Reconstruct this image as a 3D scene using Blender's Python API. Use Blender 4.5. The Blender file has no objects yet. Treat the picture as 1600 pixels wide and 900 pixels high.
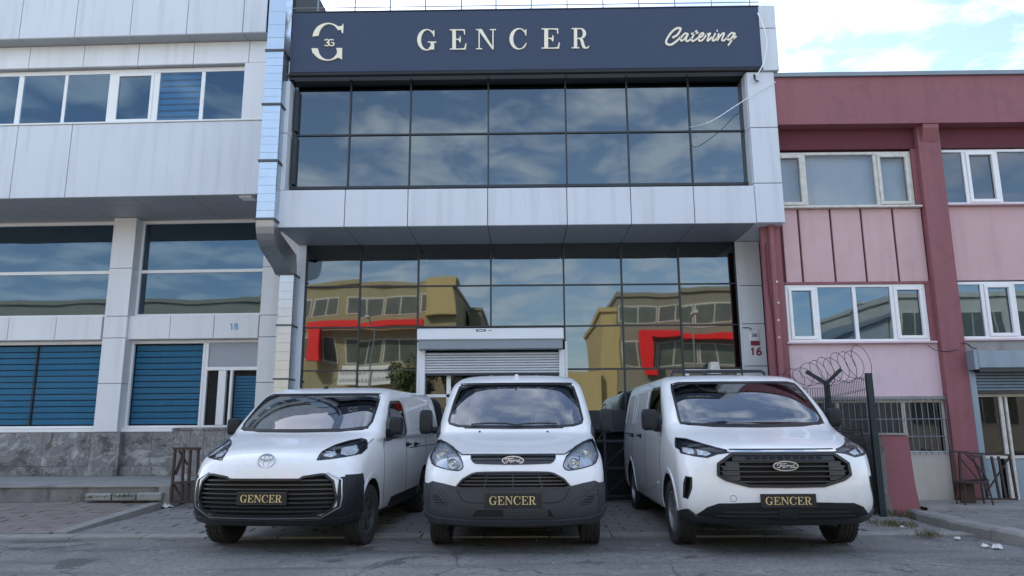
import bpy, bmesh, math, random
from mathutils import Vector, Matrix
from mathutils.bvhtree import BVHTree
from mathutils.geometry import delaunay_2d_cdt
R = math.radians
rnd = random.Random(7)
scn = bpy.context.scene
C = scn.collection

# ------------------------------------------------------------------ camera
F = 1147.6                     # focal length in pixels of the 1600 px wide photograph
CAM = Vector((0, 0, 1.28))
_y = Vector((18, -222, -F)).normalized()
_z = Vector((-32, 5930, -F)); _z = (_z - _y * _z.dot(_y)).normalized()
_x = _y.cross(_z)
ROT = Matrix((_x, _y, _z))      # camera space -> world space
cd = bpy.data.cameras.new('camera'); cam = bpy.data.objects.new('camera', cd); C.objects.link(cam)
cam.matrix_world = Matrix.Translation(CAM) @ ROT.to_4x4()
cd.sensor_width = 36; cd.lens = 36 * F / 1600; cd.clip_start = 0.1; cd.clip_end = 3000
scn.camera = cam

def ray(px, py):
    return (ROT @ Vector(((px - 800) / F, -(py - 450) / F, -1))).normalized()
def atY(px, py, Y):
    d = ray(px, py); return CAM + d * ((Y - CAM.y) / d.y)
def atZ(px, py, Z):
    d = ray(px, py); return CAM + d * ((Z - CAM.z) / d.z)
def fx(px, py, Y): return atY(px, py, Y).x
def fz(px, py, Y): return atY(px, py, Y).z

# ------------------------------------------------------------------ light
SUN_EL, SUN_AZ = R(38), R(-40)   # the sun stands behind the buildings
w = bpy.data.worlds.new('World'); scn.world = w; w.use_nodes = True
nt = w.node_tree; nt.nodes.clear()
def N(nt, t, **k):
    n = nt.nodes.new(t)
    for a, v in k.items():
        if hasattr(n, a): setattr(n, a, v)
    return n
out = N(nt, 'ShaderNodeOutputWorld'); bg = N(nt, 'ShaderNodeBackground')
sky = N(nt, 'ShaderNodeTexSky'); sky.sky_type = 'NISHITA'; sky.sun_disc = False
sky.sun_elevation = SUN_EL; sky.sun_rotation = SUN_AZ; sky.altitude = 200
sky.air_density = 1.0; sky.dust_density = 1.8; sky.ozone_density = 1.0
tc = N(nt, 'ShaderNodeTexCoord'); sep = N(nt, 'ShaderNodeSeparateXYZ')
nt.links.new(tc.outputs['Generated'], sep.inputs[0])
ad = N(nt, 'ShaderNodeMath', operation='ADD'); ad.inputs[1].default_value = 0.12
mxz = N(nt, 'ShaderNodeMath', operation='MAXIMUM'); mxz.inputs[1].default_value = 0.0
nt.links.new(sep.outputs[2], mxz.inputs[0]); nt.links.new(mxz.outputs[0], ad.inputs[0])
dx = N(nt, 'ShaderNodeMath', operation='DIVIDE'); dy = N(nt, 'ShaderNodeMath', operation='DIVIDE')
nt.links.new(sep.outputs[0], dx.inputs[0]); nt.links.new(ad.outputs[0], dx.inputs[1])
nt.links.new(sep.outputs[1], dy.inputs[0]); nt.links.new(ad.outputs[0], dy.inputs[1])
cmb = N(nt, 'ShaderNodeCombineXYZ'); nt.links.new(dx.outputs[0], cmb.inputs[0]); nt.links.new(dy.outputs[0], cmb.inputs[1])
no = N(nt, 'ShaderNodeTexNoise'); no.inputs['Scale'].default_value = 4.6; no.inputs['Detail'].default_value = 9
no.inputs['Roughness'].default_value = 0.56; no.inputs['Distortion'].default_value = 0.35
nt.links.new(cmb.outputs[0], no.inputs['Vector'])
cr = N(nt, 'ShaderNodeValToRGB'); cr.color_ramp.elements[0].position = 0.44; cr.color_ramp.elements[1].position = 0.63
cr.color_ramp.elements[0].color = (0, 0, 0, 1); cr.color_ramp.elements[1].color = (.60, .60, .60, 1)
nt.links.new(no.outputs['Fac'], cr.inputs[0])
mix = N(nt, 'ShaderNodeMixRGB'); mix.inputs[2].default_value = (5.6, 6.0, 6.4, 1)
hz = N(nt, 'ShaderNodeMapRange'); hz.inputs[1].default_value = -.01; hz.inputs[2].default_value = .10; nt.links.new(sep.outputs[2], hz.inputs[0])
mh = N(nt, 'ShaderNodeMath', operation='MULTIPLY'); nt.links.new(cr.outputs[0], mh.inputs[0]); nt.links.new(hz.outputs[0], mh.inputs[1])
nt.links.new(mh.outputs[0], mix.inputs[0]); nt.links.new(sky.outputs[0], mix.inputs[1])
nt.links.new(mix.outputs[0], bg.inputs[0]); bg.inputs[1].default_value = 0.13
nt.links.new(bg.outputs[0], out.inputs[0])
sd = bpy.data.lights.new('sun', 'SUN'); so = bpy.data.objects.new('sun', sd); C.objects.link(so)
sd.energy = 3.2; sd.angle = R(0.5); sd.color = (1.0, 0.90, 0.74)
sdir = Vector((math.sin(SUN_AZ) * math.cos(SUN_EL), math.cos(SUN_AZ) * math.cos(SUN_EL), math.sin(SUN_EL)))
so.rotation_euler = sdir.to_track_quat('Z', 'Y').to_euler()
scn.view_settings.view_transform = 'Standard'; scn.view_settings.look = 'None'
scn.view_settings.exposure = 1.58; scn.view_settings.gamma = 1

# ------------------------------------------------------------------ materials
M = {}
def mat(name, col, rough=.6, metal=0.0, var=.0, vscale=3.0, streak=.0, bump=.0, bscale=40., coat=0.0, spec=.5,
        col2=None, grime=0.0, spots=0.0, spot_col=(.1, .08, .06), spot_scale=2.0, trans=0.0, emit=None, randv=0.0):
    if metal < .3 and name not in ('blind_teal', 'blind_teal_light'): col = tuple(min(.86, c * 1.18) for c in col)
    m = bpy.data.materials.new(name); m.use_nodes = True; t = m.node_tree
    b = t.nodes['Principled BSDF']; L = t.links.new
    b.inputs['Roughness'].default_value = rough; b.inputs['Metallic'].default_value = metal
    b.inputs['Coat Weight'].default_value = coat; b.inputs['Coat Roughness'].default_value = .04
    b.inputs['Specular IOR Level'].default_value = spec
    b.inputs['Base Color'].default_value = (*col, 1)
    tcn = t.nodes.new('ShaderNodeTexCoord'); co = tcn.outputs['Object']
    cur = None
    def mixin(cur, fac_out, c, amt):
        mx = t.nodes.new('ShaderNodeMixRGB')
        if cur is None: mx.inputs[1].default_value = (*col, 1)
        else: L(cur, mx.inputs[1])
        mx.inputs[2].default_value = (*c, 1)
        mu = t.nodes.new('ShaderNodeMath'); mu.operation = 'MULTIPLY'; mu.inputs[1].default_value = amt
        L(fac_out, mu.inputs[0]); L(mu.outputs[0], mx.inputs[0]); return mx.outputs[0]
    if var:
        n = t.nodes.new('ShaderNodeTexNoise'); n.inputs['Scale'].default_value = vscale; n.inputs['Detail'].default_value = 8
        n.inputs['Roughness'].default_value = .65
        L(co, n.inputs['Vector'])
        r = t.nodes.new('ShaderNodeMapRange'); r.inputs[1].default_value = .35; r.inputs[2].default_value = .68
        L(n.outputs['Fac'], r.inputs[0])
        c2 = col2 or tuple(x * .55 for x in col)
        cur = mixin(cur, r.outputs[0], c2, var)
    if streak:
        mp = t.nodes.new('ShaderNodeMapping'); mp.inputs['Scale'].default_value = (3.2, 3.2, .22); L(co, mp.inputs[0])
        n = t.nodes.new('ShaderNodeTexNoise'); n.inputs['Scale'].default_value = 1.8; n.inputs['Detail'].default_value = 9
        L(mp.outputs[0], n.inputs['Vector'])
        r = t.nodes.new('ShaderNodeMapRange'); r.inputs[1].default_value = .5; r.inputs[2].default_value = .8
        L(n.outputs['Fac'], r.inputs[0])
        cur = mixin(cur, r.outputs[0], tuple(x * y for x, y in zip(col, (.45, .42, .38))), streak)
    if spots:
        n = t.nodes.new('ShaderNodeTexNoise'); n.inputs['Scale'].default_value = spot_scale; n.inputs['Detail'].default_value = 10
        n.inputs['Distortion'].default_value = .8
        L(co, n.inputs['Vector'])
        r = t.nodes.new('ShaderNodeMapRange'); r.inputs[1].default_value = .56; r.inputs[2].default_value = .64
        L(n.outputs['Fac'], r.inputs[0])
        cur = mixin(cur, r.outputs[0], spot_col, spots)
    if grime:
        sp = t.nodes.new('ShaderNodeSeparateXYZ'); L(co, sp.inputs[0])
        r = t.nodes.new('ShaderNodeMapRange'); r.inputs[1].default_value = .75; r.inputs[2].default_value = .25; L(sp.outputs[2], r.inputs[0])
        n = t.nodes.new('ShaderNodeTexNoise'); n.inputs['Scale'].default_value = 5; n.inputs['Detail'].default_value = 10; L(co, n.inputs['Vector'])
        q = t.nodes.new('ShaderNodeMath'); q.operation = 'MULTIPLY'; L(r.outputs[0], q.inputs[0]); L(n.outputs['Fac'], q.inputs[1])
        cur = mixin(cur, q.outputs[0], (.22, .20, .17), grime)
    if randv:
        oi = t.nodes.new('ShaderNodeObjectInfo')
        cur = mixin(cur, oi.outputs['Random'], tuple(x * .6 for x in col), randv)
    if cur is not None: L(cur, b.inputs['Base Color'])
    if bump:
        n = t.nodes.new('ShaderNodeTexNoise'); n.inputs['Scale'].default_value = bscale; n.inputs['Detail'].default_value = 8
        L(co, n.inputs['Vector'])
        bp = t.nodes.new('ShaderNodeBump'); bp.inputs['Strength'].default_value = bump; bp.inputs['Distance'].default_value = .02
        L(n.outputs['Fac'], bp.inputs['Height']); L(bp.outputs[0], b.inputs['Normal'])
    if emit:
        b.inputs['Emission Color'].default_value = (*emit[0], 1); b.inputs['Emission Strength'].default_value = emit[1]
    M[name] = m; return m

mat('aluminium_panel', (.56, .585, .63), .42, .0, var=.10, vscale=1.2, streak=.34, randv=.12, bump=.03, bscale=3)
mat('white_panel', (.66, .67, .69), .4, .0, var=.07, vscale=1.0, streak=.25, randv=.12, bump=.02, bscale=3)
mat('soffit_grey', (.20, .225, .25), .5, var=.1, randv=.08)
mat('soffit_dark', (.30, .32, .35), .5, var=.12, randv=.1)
mat('joint_black', (.02, .022, .025), .8)
mat('mullion_dark', (.018, .022, .028), .4)
mat('sign_navy', (.024, .038, .078), .5, var=.15, vscale=1.5, bump=.03, bscale=4)
mat('sign_letter', (.72, .66, .52), .35)
mat('plastic_white', (.74, .75, .76), .35, var=.10, vscale=6)
mat('plastic_dirty', (.60, .58, .53), .45, var=.5, vscale=9, col2=(.33, .29, .24))
mat('shutter_steel', (.60, .62, .65), .35, .1, var=.15, vscale=4)
mat('shutter_box', (.62, .64, .67), .35, var=.08)
mat('shutter_blue', (.22, .28, .33), .45, .2, var=.2, vscale=3, streak=.3)
mat('galvanised', (.52, .60, .68), .28, .85, var=.28, vscale=3.5, col2=(.36, .42, .48), bump=.12, bscale=5, randv=.12)
mat('galv_dull', (.40, .42, .44), .38, .8, var=.3, vscale=6, bump=.1, bscale=9)
mat('flange', (.10, .11, .12), .6, .4)
mat('blind_teal', (.008, .165, .30), .6, randv=.25)
mat('blind_teal_light', (.14, .38, .50), .6, randv=.25)
mat('interior_dark', (.02, .024, .03), .9)
mat('maroon', (.245, .088, .100), .7, spots=.3, spot_col=(.16, .075, .08), spot_scale=2.5, var=.25, vscale=1.6, streak=.35, bump=.10, bscale=30, col2=(.19, .085, .10))
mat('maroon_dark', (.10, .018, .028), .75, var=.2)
mat('pink', (.54, .355, .365), .75, spots=.10, spot_col=(.36, .25, .23), spot_scale=3.5, var=.16, vscale=1.5, streak=.22, bump=.10, bscale=35, randv=.06)
mat('pink_pale', (.60, .46, .50), .75, spots=.15, spot_col=(.40, .33, .32), spot_scale=2.5, var=.14, vscale=1.3, streak=.2, bump=.10, bscale=35)
mat('cream_wall', (.52, .49, .44), .8, var=.35, vscale=2.0, streak=.3, bump=.1)
mat('coping_grey', (.24, .27, .30), .5, .3, var=.25)

mat('concrete', (.29, .28, .265), .9, var=.45, vscale=3, bump=.35, bscale=25, spots=.3, spot_col=(.10, .10, .10), spot_scale=1.5)
mat('concrete_old', (.20, .19, .18), .95, var=.7, vscale=4, bump=.7, bscale=14, spots=.5, spot_col=(.07, .065, .06), spot_scale=3)
mat('paver', (.215, .205, .20), .92, var=.5, vscale=5, bump=.35, bscale=35, randv=.35)
mat('paver_red', (.215, .185, .17), .92, var=.5, vscale=5, bump=.35, bscale=35, randv=.35)
mat('kerbstone', (.28, .275, .26), .9, var=.6, vscale=5, bump=.35, bscale=25, randv=.3)
mat('grout', (.055, .053, .052), .95, var=.5, vscale=8)
mat('steel_green', (.010, .022, .026), .45, .2, var=.2)
mat('rusty_steel', (.045, .038, .035), .65, .3, var=.6, vscale=12, col2=(.11, .05, .03))
mat('dark_steel', (.035, .04, .05), .5, .4, var=.3, vscale=8)
mat('wire', (.06, .062, .065), .5, .6)
mat('black_plastic', (.016, .018, .021), .55)
mat('tarp_black', (.008, .009, .011), .7, bump=.5, bscale=6)
mat('litter_white', (.62, .62, .60), .7, var=.3, vscale=30)
mat('dry_grass', (.12, .11, .045), .9, randv=.4)
mat('green_grass', (.05, .075, .025), .9)
mat('fabric_red', (.25, .02, .03), .8)
# reflections side
mat('yellow_wall', (.46, .36, .17), .7, var=.2, vscale=.8, streak=.25, bump=.1)
mat('cream_facade', (.30, .265, .155), .7, var=.2, vscale=.8, streak=.3)
mat('grey_facade', (.22, .21, .165), .7, var=.2, streak=.25)
mat('red_frame', (.75, .02, .02), .45)
mat('foliage', (.06, .085, .03), .8)
mat('bark', (.10, .075, .05), .9)

def bumped_glass(name, col, strength, scale, rough=.02, dark=(.02, .03, .04)):
    """coated curtain-wall glass: a tinted mirror over a dark room, panes slightly out of true"""
    m = bpy.data.materials.new(name); m.use_nodes = True; t = m.node_tree; L = t.links.new
    b = t.nodes['Principled BSDF']; b.inputs['Metallic'].default_value = 1; b.inputs['Roughness'].default_value = rough
    b.inputs['Base Color'].default_value = (*col, 1)
    tcn = t.nodes.new('ShaderNodeTexCoord'); oi = t.nodes.new('ShaderNodeObjectInfo')
    vm = t.nodes.new('ShaderNodeVectorMath'); vm.operation = 'MULTIPLY_ADD'
    vm.inputs[1].default_value = (1, 1, 1)
    cx = t.nodes.new('ShaderNodeCombineXYZ'); L(oi.outputs['Random'], cx.inputs[1])
    sc = t.nodes.new('ShaderNodeVectorMath'); sc.operation = 'SCALE'; sc.inputs['Scale'].default_value = 30; L(cx.outputs[0], sc.inputs[0])
    L(tcn.outputs['Object'], vm.inputs[0]); L(sc.outputs[0], vm.inputs[2])
    n = t.nodes.new('ShaderNodeTexNoise'); n.inputs['Scale'].default_value = scale; n.inputs['Detail'].default_value = 0.5
    L(vm.outputs[0], n.inputs['Vector'])
    bp = t.nodes.new('ShaderNodeBump'); bp.inputs['Strength'].default_value = 1.0; bp.inputs['Distance'].default_value = strength
    L(n.outputs['Fac'], bp.inputs['Height']); L(bp.outputs[0], b.inputs['Normal'])
    M[name] = m; return m
bumped_glass('mirror_glass', (.135, .150, .155), .0060, .95)
bumped_glass('mirror_glass_upper', (.14, .155, .160), .004, .9)

def pane_glass(name, tint, mirror, strength=.004, scale=1.2, fres=1.5, gcol=(.95, .97, 1)):
    """window glass: part mirror, part see-through"""
    m = bpy.data.materials.new(name); m.use_nodes = True; t = m.node_tree; L = t.links.new
    for n in list(t.nodes):
        if n.type != 'OUTPUT_MATERIAL': t.nodes.remove(n)
    o = [n for n in t.nodes if n.type == 'OUTPUT_MATERIAL'][0]
    g = t.nodes.new('ShaderNodeBsdfGlossy'); g.inputs['Roughness'].default_value = .015; g.inputs['Color'].default_value = (*gcol, 1)
    tr = t.nodes.new('ShaderNodeBsdfTransparent'); tr.inputs[0].default_value = (*tint, 1)
    lw = t.nodes.new('ShaderNodeFresnel'); lw.inputs[0].default_value = fres
    ma = t.nodes.new('ShaderNodeMath'); ma.operation = 'ADD'; ma.inputs[1].default_value = mirror; ma.use_clamp = True
    L(lw.outputs[0], ma.inputs[0])
    # a pane has two faces; the inner one adds no mirror of its own
    ge = t.nodes.new('ShaderNodeNewGeometry'); iv = t.nodes.new('ShaderNodeMath'); iv.operation = 'SUBTRACT'; iv.inputs[0].default_value = 1; L(ge.outputs['Backfacing'], iv.inputs[1])
    mm = t.nodes.new('ShaderNodeMath'); mm.operation = 'MULTIPLY'; L(ma.outputs[0], mm.inputs[0]); L(iv.outputs[0], mm.inputs[1]); ma = mm
    mx = t.nodes.new('ShaderNodeMixShader'); L(ma.outputs[0], mx.inputs[0]); L(tr.outputs[0], mx.inputs[1]); L(g.outputs[0], mx.inputs[2])
    L(mx.outputs[0], o.inputs[0])
    tcn = t.nodes.new('ShaderNodeTexCoord'); n = t.nodes.new('ShaderNodeTexNoise'); n.inputs['Scale'].default_value = scale
    n.inputs['Detail'].default_value = .5; L(tcn.outputs['Object'], n.inputs['Vector'])
    bp = t.nodes.new('ShaderNodeBump'); bp.inputs['Strength'].default_value = 1; bp.inputs['Distance'].default_value = strength
    L(n.outputs['Fac'], bp.inputs['Height']); L(bp.outputs[0], g.inputs['Normal'])
    M[name] = m; return m
pane_glass('window_glass', (.5, .62, .70), .06, .003)
pane_glass('window_glass_sky_tint', (.55, .70, .80), .10, .002, gcol=(.62, .83, 1.0))  # gloss colour tinted blue, standing in for a deep blue sky reflected in the panes
pane_glass('blind_glass', (.9, .93, .95), .0, .002, fres=1.22)
pane_glass('clear_glass', (.86, .88, .90), .03, .002, fres=1.4)
pane_glass('dark_glass', (.5, .55, .6), .0, .002, fres=1.38)
pane_glass('screen_glass', (.62, .70, .72), .16, .0005, fres=1.5)
pane_glass('side_glass', (.45, .48, .50), .05, .0005)
pane_glass('lamp_cover', (.93, .95, .97), .02, .0, fres=1.4)

def marble():
    m = bpy.data.materials.new('marble'); m.use_nodes = True; t = m.node_tree; L = t.links.new; b = t.nodes['Principled BSDF']
    tcn = t.nodes.new('ShaderNodeTexCoord'); co = tcn.outputs['Object']
    def noise(sc, det, dist):
        n = t.nodes.new('ShaderNodeTexNoise'); n.inputs['Scale'].default_value = sc; n.inputs['Detail'].default_value = det; n.inputs['Distortion'].default_value = dist
        n.inputs['Roughness'].default_value = .62; L(co, n.inputs['Vector']); return n.outputs['Fac']
    cr_ = t.nodes.new('ShaderNodeValToRGB'); e = cr_.color_ramp.elements
    e[0].position = .34; e[0].color = (.045, .047, .052, 1); e[1].position = .68; e[1].color = (.44, .435, .43, 1)
    for ps, c in ((.44, .12), (.50, .22), (.54, .15), (.60, .33)): q = e.new(ps); q.color = (c, c * 1.01, c * 1.04, 1)
    L(noise(1.15, 13, 1.8), cr_.inputs[0])
    v = t.nodes.new('ShaderNodeMath'); v.operation = 'SUBTRACT'; v.inputs[1].default_value = .5; L(noise(.8, 8, 2.4), v.inputs[0])
    a = t.nodes.new('ShaderNodeMath'); a.operation = 'ABSOLUTE'; L(v.outputs[0], a.inputs[0])
    r = t.nodes.new('ShaderNodeMapRange'); r.inputs[1].default_value = .010; r.inputs[2].default_value = .0; L(a.outputs[0], r.inputs[0])
    mx = t.nodes.new('ShaderNodeMixRGB'); L(r.outputs[0], mx.inputs[0]); L(cr_.outputs[0], mx.inputs[1]); mx.inputs[2].default_value = (.38, .37, .35, 1)
    L(mx.outputs[0], b.inputs['Base Color']); b.inputs['Roughness'].default_value = .4; M['marble'] = m
marble()
# ------------------------------------------------------------------ object helpers
def tag(o, label=None, cat=None, group=None, kind=None):
    if label: o['label'] = label
    if cat: o['category'] = cat
    if group: o['group'] = group
    if kind: o['kind'] = kind
    return o
def empty(name, loc=(0, 0, 0), rz=0.0, **k):
    o = bpy.data.objects.new(name, None); C.objects.link(o); o.location = loc; o.rotation_euler = (0, 0, rz)
    o.empty_display_size = .2
    return tag(o, **k)
def link(name, me, parent=None, **k):
    o = bpy.data.objects.new(name, me); C.objects.link(o)
    if parent is not None: o.parent = parent
    return tag(o, **k)

class MB:
    """collects geometry; coordinates are shifted by -origin so that world coordinates can be used under a root"""
    def __init__(s, origin=(0, 0, 0)): s.v = []; s.f = []; s.o = Vector(origin); s.mi = []
    def add(s, vs, fs, mi=0):
        n = len(s.v); s.v += [Vector(p) - s.o for p in vs]; s.f += [tuple(i + n for i in f) for f in fs]; s.mi += [mi] * len(fs); return s
    def box(s, a, b, mi=0):
        x0, y0, z0 = a; x1, y1, z1 = b
        return s.add([(x0, y0, z0), (x1, y0, z0), (x1, y1, z0), (x0, y1, z0), (x0, y0, z1), (x1, y0, z1), (x1, y1, z1), (x0, y1, z1)],
                     [(0, 3, 2, 1), (4, 5, 6, 7), (0, 1, 5, 4), (1, 2, 6, 5), (2, 3, 7, 6), (3, 0, 4, 7)], mi)
    def panel(s, x0, x1, z0, z1, Y, t=.03, c=.006, mi=0):
        """board facing -Y with chamfered front edges"""
        v = [(x0, Y + c, z0), (x1, Y + c, z0), (x1, Y + c, z1), (x0, Y + c, z1),
             (x0 + c, Y, z0 + c), (x1 - c, Y, z0 + c), (x1 - c, Y, z1 - c), (x0 + c, Y, z1 - c),
             (x0, Y + t, z0), (x1, Y + t, z0), (x1, Y + t, z1), (x0, Y + t, z1)]
        return s.add(v, [(4, 5, 6, 7), (0, 1, 5, 4), (1, 2, 6, 5), (2, 3, 7, 6), (3, 0, 4, 7),
                         (8, 9, 1, 0), (9, 10, 2, 1), (10, 11, 3, 2), (11, 8, 0, 3), (11, 10, 9, 8)], mi)
    def slab(s, p, t=.03, mi=0):
        """four corners (counter-clockwise seen from above) and a thickness downwards"""
        v = [Vector(q) for q in p] + [Vector(q) - Vector((0, 0, t)) for q in p]
        return s.add(v, [(0, 1, 2, 3), (7, 6, 5, 4), (0, 4, 5, 1), (1, 5, 6, 2), (2, 6, 7, 3), (3, 7, 4, 0)], mi)
    def prism(s, poly, a, b, axis='y', mi=0):
        """2-D outline extruded along an axis from a to b"""
        def P(q, h):
            if axis == 'y': return (q[0], h, q[1])
            if axis == 'x': return (h, q[0], q[1])
            return (q[0], q[1], h)
        n = len(poly); v = [P(q, a) for q in poly] + [P(q, b) for q in poly]
        f = [tuple(range(n)), tuple(range(2 * n - 1, n - 1, -1))] + [(i, i + n, (i + 1) % n + n, (i + 1) % n) for i in range(n)]
        return s.add(v, f, mi)
    def tube(s, pts, r, n=8, mi=0, cap=True, r2=None):
        pts = [Vector(p) for p in pts]; m = len(pts); rings = []; up = None
        for i, p in enumerate(pts):
            d = (pts[min(i + 1, m - 1)] - pts[max(i - 1, 0)]).normalized()
            if up is None:
                up = Vector((0, 0, 1)) if abs(d.z) < .9 else Vector((1, 0, 0))
            a = d.cross(up).normalized(); up2 = a.cross(d).normalized(); up = up2
            rr = r if r2 is None else r + (r2 - r) * i / (m - 1)
            rings.append([p + (a * math.cos(2 * math.pi * k / n) + up2 * math.sin(2 * math.pi * k / n)) * rr for k in range(n)])
        v = [q for g in rings for q in g]; f = []
        for i in range(m - 1):
            for k in range(n):
                f.append((i * n + k, i * n + (k + 1) % n, (i + 1) * n + (k + 1) % n, (i + 1) * n + k))
        if cap: f += [tuple(range(n - 1, -1, -1)), tuple(range((m - 1) * n, m * n))]
        return s.add(v, f, mi)
    def bar(s, a, b, w, h, mi=0):
        """rectangular bar between two points; w sideways, h the other way"""
        a = Vector(a); b = Vector(b); d = (b - a).normalized()
        up = Vector((0, 0, 1)) if abs(d.z) < .95 else Vector((0, 1, 0))
        sx = d.cross(up).normalized() * w / 2; sy = sx.cross(d).normalized() * h / 2
        v = [p + q for p in (a, b) for q in (-sx - sy, sx - sy, sx + sy, -sx + sy)]
        return s.add(v, [(3, 2, 1, 0), (4, 5, 6, 7), (0, 1, 5, 4), (1, 2, 6, 5), (2, 3, 7, 6), (3, 0, 4, 7)], mi)
    def lathe(s, prof, c, axis='y', n=24, mi=0):
        """prof: (radius, height) pairs turned round an axis through c"""
        c = Vector(c); v = []; f = []
        for (r, h) in prof:
            for k in range(n):
                a = 2 * math.pi * k / n; p, q = r * math.cos(a), r * math.sin(a)
                v.append(c + Vector({'y': (p, h, q), 'x': (h, p, q), 'z': (p, q, h)}[axis]))
        for i in range(len(prof) - 1):
            for k in range(n):
                f.append((i * n + k, i * n + (k + 1) % n, (i + 1) * n + (k + 1) % n, (i + 1) * n + k))
        return s.add(v, f, mi)
    def mesh(s, name, mats, smooth=False):
        me = bpy.data.meshes.new(name); me.from_pydata([tuple(p) for p in s.v], [], s.f)
        for m_ in (mats if isinstance(mats, (list, tuple)) else [mats]): me.materials.append(M[m_] if isinstance(m_, str) else m_)
        me.polygons.foreach_set('material_index', s.mi)
        bm = bmesh.new(); bm.from_mesh(me); bmesh.ops.recalc_face_normals(bm, faces=bm.faces)
        if smooth: smooth_bm(bm)
        bm.to_mesh(me); bm.free(); me.update(); return me
    def build(s, name, mats, parent=None, smooth=False, **k):
        return link(name, s.mesh(name, mats, smooth), parent, **k)

def smooth_bm(bm, ang=36):
    for f in bm.faces: f.smooth = True
    a = R(ang)
    for e in bm.edges:
        e.smooth = not (len(e.link_faces) != 2 or e.calc_face_angle(0) > a)

def tri2d(polys, eps=1e-6, extra=()):
    """union of closed 2-D outlines -> vertices, triangles"""
    vs = []; fs = []
    for p in polys:
        area = sum(p[i][0] * p[(i + 1) % len(p)][1] - p[(i + 1) % len(p)][0] * p[i][1] for i in range(len(p)))
        q = p if area > 0 else p[::-1]
        fs.append(list(range(len(vs), len(vs) + len(q)))); vs += [Vector(c) for c in q]
    vs += [Vector(c) for c in extra]
    r = delaunay_2d_cdt(vs, [], fs, 0, eps)
    return r[0], [f for f, o in zip(r[2], r[5]) if o]

def flat_solid(mb, polys, fn, t, mi=0):
    """union of 2-D outlines as a solid plate; fn(a, b, depth) -> 3-D"""
    V, T = tri2d(polys); n = len(V)
    v = [fn(p[0], p[1], 0) for p in V] + [fn(p[0], p[1], t) for p in V]
    cnt = {}
    for tr in T:
        for i in range(len(tr)):
            e = (tr[i], tr[(i + 1) % len(tr)]); cnt[e] = 1
    f = [tuple(tr) for tr in T] + [tuple(i + n for i in reversed(tr)) for tr in T]
    for (a, b) in cnt:
        if (b, a) not in cnt: f.append((a, a + n, b + n, b))
    return mb.add(v, f, mi)

# ------------------------------------------------------------------ lettering (drawn as outlines)
def arc(cx, cy, rx, ry, a0, a1, n=14):
    return [(cx + rx * math.cos(R(a0 + (a1 - a0) * i / n)), cy + ry * math.sin(R(a0 + (a1 - a0) * i / n))) for i in range(n + 1)]
def rect(x0, y0, x1, y1): return [(x0, y0), (x1, y0), (x1, y1), (x0, y1)]
def serif_letter(ch, k=1.0):
    t = .15 * k + .02; h = .05
    if ch == 'E':
        return [rect(.12, 0, .12 + t, 1), rect(0, 0, .40, h), rect(0, 1 - h, .40, 1), rect(.2, 0, .76, h), rect(.2, 1 - h, .72, 1),
                [(.72, 1), (.52, 1 - h), (.66, .93), (.69, .74), (.73, .74)], [(.76, 0), (.55, h), (.70, .08), (.75, .30), (.80, .30)],
                rect(.2, .485, .5, .485 + h), [(.47, .36), (.51, .36), (.53, .50), (.51, .66), (.47, .66), (.47, .54), (.40, .51)]], .86
    if ch == 'N':
        return [rect(.12, 0, .18, 1), rect(0, 0, .30, h), rect(0, 1 - h, .22, 1), [(.06, 1), (.28, 1), (.88, 0), (.80, 0)][::-1],
                rect(.80, 0, .86, 1), rect(.68, 1 - h, .98, 1)], 1.04
    if ch == 'R':
        return [rect(.12, 0, .12 + t, 1), rect(0, 0, .40, h), rect(0, 1 - h, .5, 1),
                arc(.45, .735, .30, .265, -90, 90) + arc(.45, .735, .30 - t, .215, 90, -90), rect(.2, .47, .46, .52),
                [(.36, .50), (.52, .50), (.60, .42), (.66, .2), (.72, .06), (.80, .05), (.88, .14), (.92, .11), (.84, .0), (.70, -.02), (.57, .03), (.50, .2), (.46, .38)]], .96
    if ch in 'CG':
        c = [arc(.46, .5, .46, .53, 42, 318, 30) + arc(.50, .5, .46 - t + .02, .48, 318, 42, 30),
             [(.84, .66), (.80, .66), (.74, .84), (.76, .90), (.80, .97), (.84, .97)]]
        if ch == 'C':
            c.append([(.78, .14), (.74, .19), (.82, .30), (.86, .28)])
            return c, .95
        c += [rect(.66, .02, .66 + t, .40), rect(.52, .36, .94, .36 + h), [(.66, .02), (.66, .20), (.55, .06)]]
        return c, 1.0
def serif_word(word, x0, x1, y0, y1, k=1.0, gap=.1):
    """polygons of a word laid into a rectangle, letters evenly spaced"""
    items = [serif_letter(c, k) for c in word]
    W = sum(i[1] for i in items) + gap * (len(word) - 1); s = (x1 - x0) / W; hs = (y1 - y0)
    res = []; x = x0
    for polys, wd in items:
        res.append([[(x + p[0] * s, y0 + p[1] * hs) for p in pl] for pl in polys]); x += (wd + gap) * s
    return res
def catmull(pts, n=6, closed=False):
    P = list(pts); out = []; m = len(P)
    rng = range(m) if closed else range(m - 1)
    for i in rng:
        g = lambda j: P[j % m] if closed else P[max(0, min(m - 1, j))]
        p0, p1, p2, p3 = g(i - 1), g(i), g(i + 1), g(i + 2)
        for k in range(n):
            t = k / n
            out.append(tuple(.5 * ((2 * b) + (-a + c) * t + (2 * a - 5 * b + 4 * c - d) * t * t + (-a + 3 * b - 3 * c + d) * t ** 3)
                             for a, b, c, d in zip(p0, p1, p2, p3)))
    if not closed: out.append(tuple(P[-1]))
    return out
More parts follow.
